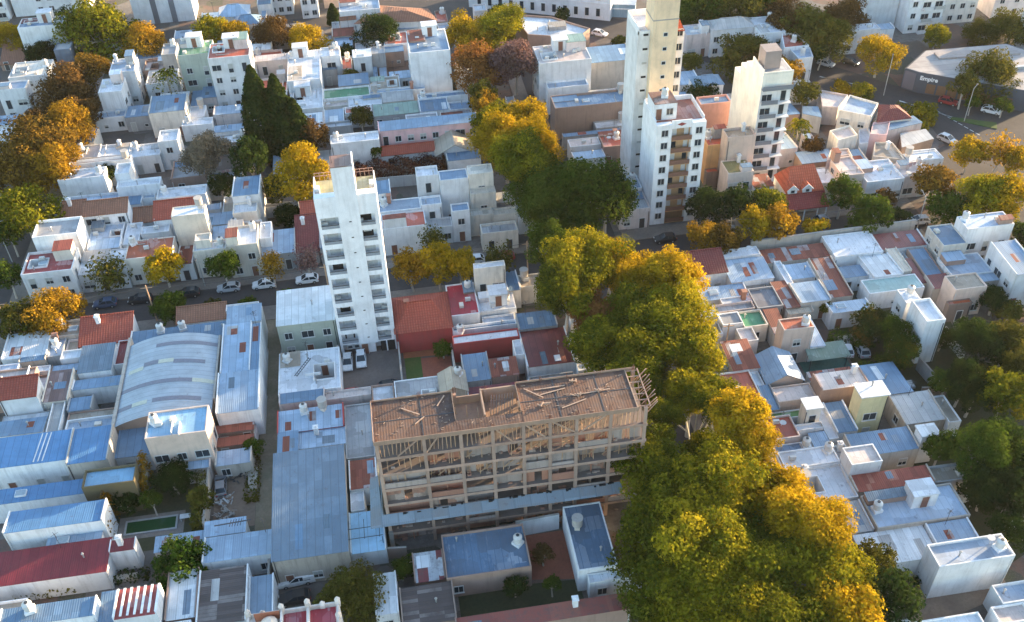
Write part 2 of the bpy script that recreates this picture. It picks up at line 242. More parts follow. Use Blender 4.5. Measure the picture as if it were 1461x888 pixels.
('rusty orange sheet shed at the alley', -30.3, 107.7, -24.86, 109.04, 3.02, 'M:rust', 'brick', 'n'),
('second rusty shed in front of the first, nearer the peach house', -30.04, 105.0, -24.86, 106.8, 2.86, 'M:rust', 'brick', 'n'),
('pale blue shed roof with white cap beside the dirt alley', -30.04, 101.1, -24.86, 103.8, 3.19, 'M:blue', 'tan', 'n'),
('low blue roof at the foot of the peach two-storey house', -34.2, 101.0, -30.7, 102.34, 3.36, 'M:blue', 'pinkwash', 'n'),
('long blue roof with skylight in front of the striped azure roof', -60.1, 98.4, -47.06, 101.0, 4.2, 'M:azure', 'white', 'y'),
('wide blue roof ending at the ivy wall, white parapet', -56.3, 91.5, -43.5, 95.3, 6, 'M:azure', 'white', 'n'),
('low pale blue roof with skylight below the wide blue roof', -51.1, 89.8, -44.1, 91.44, 3.86, 'M:blue', 'white', 'y'),
('house with pale flat roof and ivy covered walls', -47.0, 97.2, -40.0, 100.4, 6.4, 'F:bright', 'ivy', 'n'),
('long low house with dark crimson roof and white side wall', -56.9, 84.6, -42.56, 89.74, 4.2, 'M:crimsondk', 'white', 'n'),
('short dark crimson roof at right end of the long crimson house', -42.5, 87.3, -39.2, 89.1, 4.37, 'M:crimsondk', 'white', 'c'),
('blue-roofed house at the bottom left with white edges', -53.74, 76.8, -42.3, 79.4, 6, 'M:steel', 'white', 'k'),
('narrow blue roof left of the red and white slatted roof', -42.24, 76.5, -39.96, 80.7, 4.7, 'M:steel', 'white', 'n'),
('roof of white slats over red floor at the bottom left', -39.9, 75.6, -34.7, 79.9, 6, 'M:slats', 'white', 'n'),
('dark red roof in the bottom left corner', -55.8, 79.1, -53.8, 80.7, 3.78, 'F:red', 'white', 'n'),
('dark brown ribbed roof left of the parking yard', -30.4, 74.2, -24.26, 82.2, 4.2, 'M:darkrib', 'white', 'n'),
('pale blue roof with a lying antenna in front of the dirt lot', -30.3, 83.5, -21.1, 87.7, 4.2, 'M:blue', 'white', 'n'),
('narrow slate grey roof beside the parking yard', -24.2, 73.8, -21.1, 80.7, 3.53, 'M:slate', 'white', 'n'),
('small bright blue roof at left foot of the unfinished building', -11.24, 82.3, -6.56, 88.7, 3.53, 'M:bright', 'white', 'n'),
('large flat blue-grey roof in front of the unfinished building', 0.76, 75.5, 11.7, 82.44, 4.2, 'F:slateblue', 'brick', 'knx'),
('patchwork roof of grey and maroon sheets', -3.3, 76.5, 0.7, 80.8, 3.36, 'M:patch', 'brick', 'n'),
('dark corrugated roof below the patchwork roof', -5.3, 70.1, 1.44, 75.44, 3.86, 'M:darkrib', 'brown', 'n'),
('long rusty red roof with blue patches at the bottom edge', 1.16, 67.7, 22.8, 70.04, 3.86, 'M:rustpatch', 'brick', 'c'),
('long slate blue roof with white side walls beside the avenue trees', 17.4, 73.6, 22.5, 83.94, 4.54, 'F:slateblue', 'white', 'knx'),
('white roofed house with banded grey front wall right of the rounded green trees', 89.76, 149.8, 97.34, 157, 5, 'F:white', 'white', 'w'),
('small house with pinkish flat roof beside the red-brown corner tree', 97.4, 150.2, 103, 154.94, 5, 'F:pink', 'pinkwash', 'w'),
('bright white flat roof behind the pinkish corner roof', 100.4, 155, 107.6, 158, 5, 'F:white', 'white', ''),
('low white roof between the red dormer house and the peach house', 81.26, 152.5, 85.24, 158, 4, 'F:white', 'cream', 'n'),
('peach house with plain side wall right of the red dormer house', 85.3, 151.4, 89.7, 158.5, 6, 'F:pink', 'peach', 'c'),
('small grey-roofed street house with two arched windows left of the balcony tower', 41.4, 150.2, 47.24, 156.24, 4.5, 'F:grey', 'pinkwash', 'w'),
('pale roof with small dome at the left foot of the balcony tower', 41.8, 156.3, 47.24, 161, 5, 'F:blue', 'white', 'k'),
('pale blue low annex right of the grey rooftop with clutter behind the small courtyard', 22.56, 217.06, 29.44, 223.94, 3.9, 'M:blue', 'white', ''),
('tan low annex left of the grey house left of the sage apartment block', -65.94, 244.81, -59.06, 248.94, 4.17, 'F:tan', 'white', ''),
('bluish white low annex behind the long low white roof left of the black cypresses', -27.44, 200.06, -20.56, 206.94, 3.81, 'F:blue', 'cream', ''),
('pale blue low annex right of the grey house left of the sage apartment block', -38.44, 237.31, -31.56, 241.44, 4.28, 'M:blue', 'white', ''),
('grey low annex behind the white ridged flat roof left of the feathery grey tree', -43.94, 179.56, -37.06, 186.44, 3.67, 'F:grey', 'brick', ''),
('grey low annex in front of the wide shed roofed in dull green translucent sheet', 4.56, 188.56, 11.44, 195.44, 3.94, 'F:grey', 'white', ''),
('grey low annex behind the white house with stepped roof terraces behind the cypresses', -24.44, 242.06, -17.56, 248.94, 3.58, 'F:grey', 'pinkwash', ''),
('terracotta low annex behind the pinkish house with corrugated roof left of the white terraces', -29.44, 229.31, -22.56, 233.44, 4.19, 'F:terra', 'pinkwash', ''),
('pale blue low annex behind the grey-roofed street house left of the shaded crossing', 22.56, 152.56, 29.44, 159.44, 4.22, 'M:blue', 'white', ''),
('pale blue low annex behind the grey house left of the sage apartment block', -49.44, 244.81, -42.56, 248.94, 4.44, 'M:blue', 'white', ''),
('slate blue low annex right of the grey-fronted street house with blue metal shutter', -14.44, 150.06, -7.56, 156.94, 4.06, 'M:steel', 'grey', ''),
('white low annex behind the white house with stepped roof terraces behind the cypresses', -19.44, 235.06, -12.56, 241.94, 4.36, 'F:white', 'grey', ''),
('pale blue low annex behind the long low white roof left of the black cypresses', -36.94, 202.81, -30.06, 206.94, 4.56, 'M:blue', 'pinkwash', ''),
('dull grey low annex behind the low garden shed roof under the yellow garden tree', -18.44, 178.06, -11.56, 184.94, 3.99, 'M:grey', 'white', ''),
('rusty low annex right of the grey rooftop with clutter behind the small courtyard', 19.56, 234.06, 26.44, 240.94, 3.47, 'M:rust', 'white', ''),
('grey low annex in front of the grey house left of the sage apartment block', -53.44, 220.56, -46.56, 227.44, 4.51, 'F:grey', 'white', ''),
('grey low annex behind the grey rooftop with clutter behind the small courtyard', -4.94, 229.31, 1.94, 233.44, 3.95, 'F:grey', 'pinkwash', ''),
('tan low annex behind the long pale blue roof behind the dull green shed', 17.56, 211.31, 24.44, 215.44, 3.58, 'F:tan', 'white', ''),
('rusty low annex in front of the wide shed roofed in dull green translucent sheet', 12.06, 191.11, 18.94, 194.94, 3.93, 'M:rust', 'cream', ''),
('terracotta low annex left of the white house with stepped roof terraces behind the cypresses', -27.44, 211.56, -21.06, 218.44, 4.24, 'F:terra', 'white', ''),
('tan low annex right of the white-edged house with bright green flat roof', -2.44, 208.56, 4.44, 214.94, 3.62, 'F:tan', 'white', ''),
('terracotta low annex behind the grey rooftop with clutter behind the small courtyard', 2.06, 229.56, 7.94, 236.44, 4.53, 'F:terra', 'white', ''),
('pale blue low annex behind the white house with stepped roof terraces behind the cypresses', -12.44, 232.51, -5.56, 235.44, 4.01, 'M:blue', 'white', ''),
('bluish white low annex behind the pale blue sheet roof right of the red tiles', -36.44, 175.56, -29.56, 180.44, 3.91, 'F:blue', 'cream', ''),
('slate blue low annex behind the white-edged house with bright green flat roof', -9.44, 211.56, -2.56, 216.44, 4.34, 'M:steel', 'grey', ''),
('slate blue low annex left of the grey house left of the sage apartment block', -57.44, 235.06, -50.56, 239.94, 4.54, 'M:steel', 'white', ''),
('pale blue low annex behind the low garden shed roof under the yellow garden tree', -23.44, 176.56, -18.56, 183.44, 4.26, 'M:blue', 'white', ''),
('silvery low annex in front of the grey house left of the sage apartment block', -49.44, 212.51, -43.06, 215.44, 4.6, 'M:white', 'brick', ''),
('silvery low annex in front of the white-edged house with bright green flat roof', -17.44, 193.06, -13.06, 199.94, 4.28, 'M:white', 'pinkwash', ''),
('dull grey low annex left of the white-edged house with bright green flat roof', -27.94, 207.06, -21.06, 211.44, 4.35, 'M:grey', 'white', ''),
('tan low annex behind the cream street house with long balcony and white flat roof', -30.94, 155.56, -25.06, 160.44, 4.44, 'F:tan', 'white', ''),
('pinkish low annex left of the grey house left of the sage apartment block', -54.94, 227.56, -50.06, 233.44, 4.49, 'F:pink', 'brick', ''),
('dull grey low annex behind the wide shed roofed in dull green translucent sheet', 0.06, 202.56, 6.94, 206.44, 4.0, 'M:grey', 'cream', ''),
('bluish white low annex right of the grey rooftop with clutter behind the small courtyard', 16.06, 237.31, 19.44, 241.44, 3.5, 'F:blue', 'white', 'n'),
('slate blue low annex behind the cream house with upper balcony and crenellated parapet', 11.56, 175.06, 18.44, 178.44, 3.89, 'M:steel', 'white', ''),
('white low annex right of the grey rooftop with clutter behind the small courtyard', 26.06, 244.31, 29.44, 248.44, 4.6, 'F:white', 'pinkwash', 'n'),
('white low annex left of the wide shed roofed in dull green translucent sheet', -12.94, 194.11, -7.06, 196.44, 3.55, 'F:white', 'grey', 'n'),
('rusty low annex behind the small white block on the corner of the green lot', -10.44, 239.06, -4.56, 243.44, 3.78, 'M:rust', 'cream', ''),
('slate blue low annex behind the long low white roof left of the black cypresses', -40.44, 212.56, -37.06, 218.94, 3.91, 'M:steel', 'pinkwash', ''),
('silvery low annex behind the pinkish house with corrugated roof left of the white terraces', -31.44, 233.56, -25.06, 236.94, 4.59, 'M:white', 'cream', ''),
('pinkish low annex left of the small dark blue awning roof in the left block', -60.44, 171.06, -53.56, 173.94, 4.28, 'F:pink', 'white', ''),
('white low annex left of the white flat roof behind the peeling rust red terrace', -50.44, 158.06, -47.56, 164.94, 3.79, 'F:white', 'white', ''),
('terracotta low annex behind the long pale blue roof behind the dull green shed', 16.06, 241.56, 18.94, 248.44, 3.78, 'F:terra', 'brick', ''),
('dull grey low annex right of the grey rooftop with clutter behind the small courtyard', 26.56, 233.56, 29.44, 240.44, 4.16, 'M:grey', 'white', ''),
('silvery low annex right of the cream house with upper balcony and crenellated parapet', 19.06, 158.21, 22.44, 161.44, 4.09, 'M:white', 'pinkwash', 'n'),
('rusty low annex right of the street house with peeling rust red roof terrace', -39.94, 150.06, -37.06, 155.94, 3.82, 'M:rust', 'white', ''),
('pale blue low annex left of the street house with peeling rust red roof terrace', -56.44, 157.06, -50.56, 159.94, 4.36, 'M:blue', 'white', ''),
('terracotta low annex left of the wide shed roofed in dull green translucent sheet', -8.44, 199.06, -2.56, 201.94, 3.76, 'F:terra', 'white', ''),
('silvery low annex behind the long low white roof left of the black cypresses', -29.94, 200.06, -27.56, 206.94, 4.3, 'M:white', 'grey', ''),
('terracotta low annex right of the white house with stepped roof terraces behind the cypresses', -8.44, 220.06, -6.06, 226.94, 3.92, 'F:terra', 'grey', ''),
('tan low annex right of the pale blue sheet roof right of the red tiles', -32.94, 165.56, -30.56, 171.44, 3.33, 'F:tan', 'white', 'n'),
('pale blue low annex right of the wide shed roofed in dull green translucent sheet', 27.56, 195.56, 29.44, 202.44, 2.65, 'M:blue', 'white', 'n'),
('grey low annex behind the small white block on the corner of the green lot', -10.44, 243.56, -8.56, 248.94, 3.08, 'F:grey', 'white', 'n'),
('bluish white low lean-to behind the grey rooftop with clutter behind the small courtyard', -12.44, 238.11, -10.56, 241.94, 3.17, 'F:blue', 'brick', 'n'),
('terracotta low annex behind the grey house left of the sage apartment block', -42.44, 247.06, -35.56, 248.94, 3.31, 'F:terra', 'white', 'n'),
('pale blue low annex behind the long pale blue roof behind the dull green shed', 0.06, 215.06, 1.94, 221.94, 2.56, 'M:blue', 'brick', 'n'),
('rusty low lean-to behind the low garden shed roof under the yellow garden tree', -18.44, 176.56, -11.56, 177.94, 2.8, 'M:rust', 'white', 'n'),
('terracotta low annex right of the grey rooftop with clutter behind the small courtyard', 23.56, 224.06, 28.94, 226.44, 3.03, 'F:terra', 'white', 'n'),
('pinkish low annex left of the dark red roof in the bottom left corner', -65.94, 72.06, -59.06, 78.94, 4.07, 'F:pink', 'pinkwash', ''),
('grey low annex right of the bare concrete deck left of the unfinished building', -3.44, 105.56, 3.44, 112.44, 4.38, 'F:grey', 'white', ''),
('dull grey low annex left of the dark red roof in the bottom left corner', -65.94, 79.06, -59.06, 83.94, 4.26, 'M:grey', 'white', ''),
('pinkish low annex behind the low blue roof behind the long azure roof', -65.94, 121.06, -59.06, 125.94, 4.55, 'F:pink', 'brick', ''),
('tan low annex in front of the dark red roof in the bottom left corner', -58.94, 72.06, -54.06, 78.94, 4.07, 'F:tan', 'white', ''),
('tan low annex right of the dark red roof in the bottom left corner', -50.94, 73.81, -44.06, 76.44, 4.36, 'F:tan', 'white', ''),
('white low annex right of the ribbed maroon roof beside the big green trees', 25.06, 110.06, 29.44, 115.44, 3.85, 'F:white', 'white', ''),
('silvery low annex left of the dark brown ribbed roof left of the parking yard', -34.44, 76.06, -30.56, 82.94, 3.97, 'M:white', 'brick', ''),
('bluish white low annex right of the ribbed maroon roof beside the big green trees', 26.06, 120.81, 29.44, 124.94, 4.15, 'F:blue', 'white', 'n'),
('slate blue low annex behind the pale blue roof just behind the big grey shed', -20.94, 110.91, -14.06, 112.94, 4.36, 'M:steel', 'pinkwash', 'n'),
('bluish white low annex right of the low blue roof behind the long azure roof', -52.44, 109.56, -45.56, 113.44, 3.93, 'F:blue', 'white', ''),
('tan low annex left of the dark brown ribbed roof left of the parking yard', -37.94, 72.06, -31.06, 75.44, 3.77, 'F:tan', 'white', ''),
('rusty low annex in front of the bare concrete deck left of the unfinished building', -10.94, 92.56, -7.06, 97.94, 3.95, 'M:rust', 'white', ''),
('white low annex right of the bare concrete deck left of the unfinished building', -6.94, 105.56, -3.56, 112.44, 4.06, 'F:white', 'brick', ''),
('grey low annex left of the dark brown ribbed roof left of the parking yard', -43.94, 73.41, -38.06, 75.44, 4.55, 'F:grey', 'white', 'n'),
('pinkish low annex behind the bare concrete deck left of the unfinished building', -13.94, 110.71, -7.06, 112.44, 3.95, 'F:pink', 'pinkwash', 'n'),
('slate blue low annex left of the bare concrete deck left of the unfinished building', -20.94, 99.06, -18.06, 104.94, 4.39, 'M:steel', 'grey', ''),
('silvery low annex left of the dark corrugated roof below the patchwork roof', -8.44, 72.06, -5.56, 77.94, 4.05, 'M:white', 'white', ''),
('pale blue low annex behind the dark brown ribbed roof left of the parking yard', -36.94, 87.06, -30.56, 89.44, 3.35, 'M:blue', 'pinkwash', ''),
('white low annex behind the low blue roof behind the long azure roof', -62.94, 115.56, -56.06, 117.44, 2.62, 'F:white', 'grey', 'n'),
('slate blue low annex left of the dark red roof in the bottom left corner', -65.94, 84.06, -64.06, 90.94, 3.81, 'M:steel', 'cream', 'n'),
('tan low annex right of the blue roof squeezed beside the big green trees', 19.56, 132.06, 23.94, 135.44, 3.84, 'F:tan', 'cream', ''),
('pale blue low annex behind the narrow slate grey roof beside the parking yard', -30.44, 88.06, -25.06, 90.44, 3.81, 'M:blue', 'white', 'n'),
('white low annex in front of the dark red roof in the bottom left corner', -53.94, 72.06, -51.06, 76.44, 3.53, 'F:white', 'cream', 'n'),
('bluish white low annex behind the pale cluttered roof behind the long white flat roof', 12.06, 124.56, 17.44, 126.44, 3.13, 'F:blue', 'white', 'n'),
('white low lean-to right of the dark corrugated roof below the patchwork roof', 18.56, 72.06, 25.44, 73.44, 3.75, 'F:white', 'white', 'n'),
('pale blue low lean-to left of the patio covered with dark grey glass panels', -57.44, 126.01, -53.06, 127.44, 2.95, 'M:blue', 'brick', 'n'),
('dull grey low annex right of the low blue roof behind the long azure roof', -55.44, 112.06, -53.56, 117.94, 3.54, 'M:grey', 'white', 'n'),
('grey low annex left of the narrow slate grey roof beside the parking yard', -30.94, 72.06, -24.56, 73.94, 3.74, 'F:grey', 'white', 'n'),
('white low lean-to left of the blue sheet roof below the glass-covered patio', -58.94, 121.06, -57.06, 124.94, 3.49, 'F:white', 'brick', 'n'),
('tan low lean-to behind the little white roof beside the glass-roofed patio', -55.94, 130.06, -54.06, 133.44, 3.08, 'F:tan', 'pinkwash', 'n'),
('terracotta low lean-to right of the ribbed maroon roof beside the big green trees', 25.06, 115.56, 27.94, 117.94, 2.81, 'F:terra', 'pinkwash', 'n'),
('white low lean-to behind the patchwork roof of grey and maroon sheets', -10.94, 89.06, -9.06, 92.44, 3.48, 'F:white', 'white', 'n'),
('tan low lean-to behind the dark red roof in the bottom left corner', -56.44, 81.06, -52.06, 82.44, 3.49, 'F:tan', 'white', 'n'),
('tan low annex right of the pinkish white roof in the bottom right corner', 89.06, 62.56, 95.94, 69.44, 4.14, 'F:tan', 'white', ''),
('slate blue low annex right of the pinkish white roof in the bottom right corner', 81.56, 60.81, 88.44, 64.94, 3.95, 'M:steel', 'white', ''),
('terracotta low annex behind the white-walled terrace with green artificial turf', 44.06, 98.56, 50.94, 105.44, 3.98, 'F:terra', 'white', ''),
('slate blue low annex behind the pale yellow two-storey house with overhanging white roof', 66.56, 96.56, 73.44, 103.44, 4.05, 'M:steel', 'grey', ''),
('grey low annex behind the narrow grey-blue roof beside the ribbed rust red roof', 44.06, 114.81, 49.94, 118.94, 3.42, 'F:grey', 'white', ''),
('pinkish low annex left of the small sunken grey courtyard roof with clutter', 44.56, 78.06, 49.44, 84.94, 4.23, 'F:pink', 'white', ''),
('rusty low annex right of the pinkish white roof in the bottom right corner', 89.06, 58.06, 95.94, 62.44, 3.58, 'M:rust', 'white', ''),
('pinkish low annex right of the pinkish white roof in the bottom right corner', 82.06, 65.06, 88.94, 69.44, 3.98, 'F:pink', 'white', ''),
('tan low annex left of the pinkish white roof in the bottom right corner', 47.56, 62.06, 51.44, 68.94, 4.01, 'F:tan', 'pinkwash', ''),
('pale blue low annex behind the cream roof patch right of the dark pebbled roof', 64.56, 119.06, 69.94, 124.44, 4.17, 'M:blue', 'cream', ''),
('dull grey low annex left of the small sunken grey courtyard roof with clutter', 44.06, 85.06, 48.94, 90.44, 4.21, 'M:grey', 'white', ''),
('pale blue low annex behind the pinkish white roof in the bottom right corner', 63.56, 69.06, 69.44, 72.94, 4.4, 'M:blue', 'white', ''),
('white low annex behind the bright blue sheet roof right of the white corner house', 55.56, 132.56, 62.44, 134.94, 4.56, 'F:white', 'white', ''),
('terracotta low annex behind the low blue roof in front of the green turf terrace', 49.56, 90.56, 53.44, 94.94, 4.38, 'F:terra', 'pinkwash', ''),
('dull grey low annex in front of the small sunken grey courtyard roof with clutter', 53.56, 73.56, 56.94, 78.44, 4.16, 'M:grey', 'white', ''),
('bluish white low annex left of the pinkish white roof in the bottom right corner', 48.56, 58.06, 55.44, 60.44, 3.93, 'F:blue', 'white', ''),
('rusty low annex behind the pale pink flat-roofed brick house behind the yellow house', 59.56, 101.06, 66.44, 103.44, 3.78, 'M:rust', 'grey', ''),
('tan low annex behind the tall white-walled house at lower right with water tanks', 68.56, 79.56, 74.44, 82.44, 3.85, 'F:tan', 'grey', ''),
('rusty low annex left of the long pale blue roof right of the peach house', 58.06, 112.56, 60.44, 118.94, 3.79, 'M:rust', 'grey', ''),
('bluish white low annex left of the small sunken grey courtyard roof with clutter', 44.56, 72.06, 46.44, 77.94, 3.42, 'F:blue', 'brick', 'n'),
('grey low annex left of the dark pebbled grey roof beside the white patched roof', 50.06, 119.56, 56.94, 121.44, 3.84, 'F:grey', 'pinkwash', 'n'),
('slate blue low lean-to behind the white-walled terrace with green artificial turf', 51.06, 97.06, 52.94, 101.94, 3.88, 'M:steel', 'grey', 'n'),
('pale blue low lean-to behind the small sunken grey courtyard roof with clutter', 55.06, 88.56, 57.44, 91.44, 3.68, 'M:blue', 'white', 'n'),
('tan low annex right of the pale yellow two-storey house with overhanging white roof', 76.06, 90.06, 77.94, 95.44, 3.45, 'F:tan', 'white', 'n'),
('terracotta low lean-to left of the small sunken grey courtyard roof with clutter', 46.56, 77.11, 53.44, 77.94, 3.4, 'F:terra', 'cream', 'n'),
('white low lean-to left of the pinkish white roof in the bottom right corner', 44.06, 58.06, 48.44, 59.44, 2.63, 'F:white', 'white', 'n'),
('grey low lean-to behind the dark pebbled grey roof beside the white patched roof', 57.56, 124.56, 61.44, 126.44, 2.86, 'F:grey', 'grey', 'n'),
('grey low lean-to left of the pinkish white roof in the bottom right corner', 51.56, 64.56, 55.44, 65.94, 3.05, 'F:grey', 'pinkwash', 'n'),
('rusty low lean-to left of the pinkish white roof in the bottom right corner', 45.56, 62.06, 47.44, 64.94, 3.3, 'M:rust', 'brick', 'n'),
('grey low lean-to behind the white-walled terrace with green artificial turf', 49.56, 97.06, 50.94, 98.44, 3.28, 'F:grey', 'pinkwash', 'n'),
('white low lean-to behind the white-walled terrace with green artificial turf', 51.06, 102.06, 52.44, 105.44, 3.42, 'F:white', 'white', 'n'),
('slate blue low annex right of the plain white house right behind the yellow tower', 81.06, 179.26, 87.94, 186.14, 3.89, 'M:steel', 'brick', ''),
('dull grey low annex left of the plain white house right behind the yellow tower', 45.56, 192.26, 52.44, 199.14, 3.9, 'M:grey', 'grey', ''),
('dull grey low annex behind the salmon-fronted building with one pair of slit windows', 52.56, 188.76, 59.44, 195.64, 3.7, 'M:grey', 'white', ''),
('slate blue low annex behind the salmon-fronted building with one pair of slit windows', 59.56, 188.51, 66.44, 192.64, 4.3, 'M:steel', 'pinkwash', ''),
('grey low annex behind the salmon-fronted building with one pair of slit windows', 75.06, 185.51, 80.94, 189.64, 4.39, 'F:grey', 'white', ''),
('pale blue low annex behind the boxy peach stair tower against the cream wall', 76.56, 165.26, 81.94, 172.14, 4.54, 'M:blue', 'pinkwash', ''),
('silvery low annex right of the plain white house right behind the yellow tower', 88.56, 189.51, 94.94, 192.14, 4.33, 'M:white', 'white', ''),
('pale blue low annex right of the boxy peach stair tower against the cream wall', 81.56, 161.26, 88.44, 165.14, 3.45, 'M:blue', 'brick', ''),
('rusty low annex in front of the boxy peach stair tower against the cream wall', 68.56, 153.01, 72.44, 157.14, 4.57, 'M:rust', 'white', ''),
('slate blue low annex right of the boxy peach stair tower against the cream wall', 90.56, 157.26, 94.44, 163.64, 3.69, 'M:steel', 'cream', ''),
('tan low annex behind the boxy peach stair tower against the cream wall', 64.56, 175.11, 71.44, 177.14, 3.9, 'F:tan', 'white', 'n'),
('rusty low annex behind the red roof with white chimneys left of the yellow tower', 44.06, 177.76, 50.94, 180.64, 3.63, 'M:rust', 'white', ''),
('white low annex behind the red roof with white chimneys left of the yellow tower', 44.06, 182.26, 50.94, 185.14, 3.55, 'F:white', 'grey', ''),
('white low annex in front of the boxy peach stair tower against the cream wall', 63.06, 151.61, 68.44, 153.64, 3.54, 'F:white', 'cream', 'n'),
('white low lean-to behind the salmon-fronted building with one pair of slit windows', 66.56, 189.76, 67.94, 196.14, 2.62, 'F:white', 'grey', 'n'),
('silvery low lean-to right of the boxy peach stair tower against the cream wall', 85.56, 167.76, 87.44, 172.14, 3.39, 'M:white', 'pinkwash', 'n'),
('silvery low lean-to left of the boxy peach stair tower against the cream wall', 44.06, 161.26, 45.94, 165.64, 3.16, 'M:white', 'white', 'n'),
('white low lean-to right of the plain white house right behind the yellow tower', 92.56, 192.26, 94.94, 195.64, 2.66, 'F:white', 'white', 'n'),
('pinkish low lean-to right of the boxy peach stair tower against the cream wall', 88.56, 161.26, 90.44, 163.64, 3.51, 'F:pink', 'pinkwash', 'n'),
('terracotta low lean-to left of the boxy peach stair tower against the cream wall', 61.56, 160.76, 63.94, 162.14, 3.83, 'F:terra', 'brick', 'n'),
('slate blue low annex behind the small maroon roof left of the jagged peach wall', 88.56, 123.06, 91.94, 129.94, 3.66, 'M:steel', 'brick', ''),
('pinkish low lean-to right of the bright white tilted roof with blue shaded edge', 87.06, 128.06, 88.44, 130.44, 2.75, 'F:pink', 'white', 'n')]
QUADS=[
('large house with reddish brown tiled roof facing the avenue at the top', ((-4.2, 241.2), (15.6, 238.7), (14.0, 246.2), (2.0, 250.8)), 6.5, 'T:brown', 'white', ''),
('corner building with rounded white roof at the top of the avenue', ((36.3, 222.9), (47.7, 218.8), (51.6, 223.1), (43.8, 231.5), (34.5, 235.1)), 7, 'F:white', 'brick', ''),
('white house with cluttered roof first in the avenue row at upper right', ((92.5, 214.5), (95.9, 214.8), (97.7, 221.6), (95.1, 224.3)), 6, 'F:blue', 'white', 'k'),
('white cluttered flat roof second in the avenue row at upper right', ((95.6, 213.4), (99.5, 212.5), (99.9, 220.1), (97.6, 221.1)), 6, 'F:blue', 'white', 'kc'),
('white house with reddish terrace in the avenue row', ((93.5, 204.5), (99.6, 204.6), (99.2, 211.5), (95.6, 211.8)), 6.5, 'F:terra', 'white', 'k'),
('last white house of the avenue row with white tanks on its roof', ((95.2, 199.6), (98.8, 199.8), (99.9, 204.7), (95.0, 204.8)), 6, 'F:blue', 'white', 'wk'),
('flat pinkish house at the tip of the wedge between two streets', ((93.3, 180.3), (96.4, 179.2), (100.7, 184.0), (95.6, 187.5)), 4.4, 'F:pink', 'pinkwash', 'k'),
('cream house with pale blue sloping roof on the wedge block', ((93.8, 173.8), (99.2, 170.1), (103.0, 175.0), (98.6, 179.5)), 7, 'F:blue', 'cream', 'w'),
('house with dark maroon hipped roof on the wedge block', ((100.3, 169.1), (107.8, 169.3), (107.6, 174.7), (103.8, 175.8)), 7, 'T:maroon', 'cream', ''),
('narrow blue sheet roof in front of the dark maroon roof', ((101.3, 166.4), (109.7, 168.0), (109.1, 171.0), (102.4, 168.7)), 5.5, 'M:steel', 'pinkwash', 'n'),
('grey slatted roofs at the avenue side of the wedge block', ((102.3, 161.2), (110.0, 163.1), (110.1, 166.9), (104.4, 166.4)), 4.5, 'M:grey', 'brown', ''),
('pinkish roof terrace with tanks left of the dark maroon roof', ((96.9, 165.0), (100.1, 164.0), (103.2, 169.2), (99.4, 169.2)), 6, 'F:pink', 'pink', 'kk'),
('cream cube house on the near side of the wedge block', ((89.7, 164.0), (94.3, 165.1), (94.4, 169.1), (89.5, 167.9)), 6, 'F:pink', 'cream', 's'),
('small white yard roof beside the cream cube house', ((95.0, 164.9), (97.8, 165.0), (99.6, 170.5), (97.2, 170.2)), 4, 'F:white', 'white', ''),
('small blue shed at the narrow tip of the wedge block', ((88.4, 178.9), (91.7, 176.6), (92.7, 181.1), (89.5, 181.8)), 4, 'M:steel', 'grey', 'n'),
('tan-walled roof at lower end of the wedge block', ((94.8, 158.4), (100.6, 155.9), (100.8, 162.7), (97.4, 163.4)), 5, 'F:tan', 'tan', 'c'),
('bright white roof at lower right of the wedge block', ((101.0, 155.5), (108.0, 155.1), (108.0, 158.8), (102.4, 158.9)), 5, 'F:white', 'white', 'n'),
('peach house with pale flat roof beside the palm', ((84.6, 157.4), (90.0, 157.7), (90.4, 160.7), (86.7, 160.7)), 6, 'F:pink', 'peach', 's')]
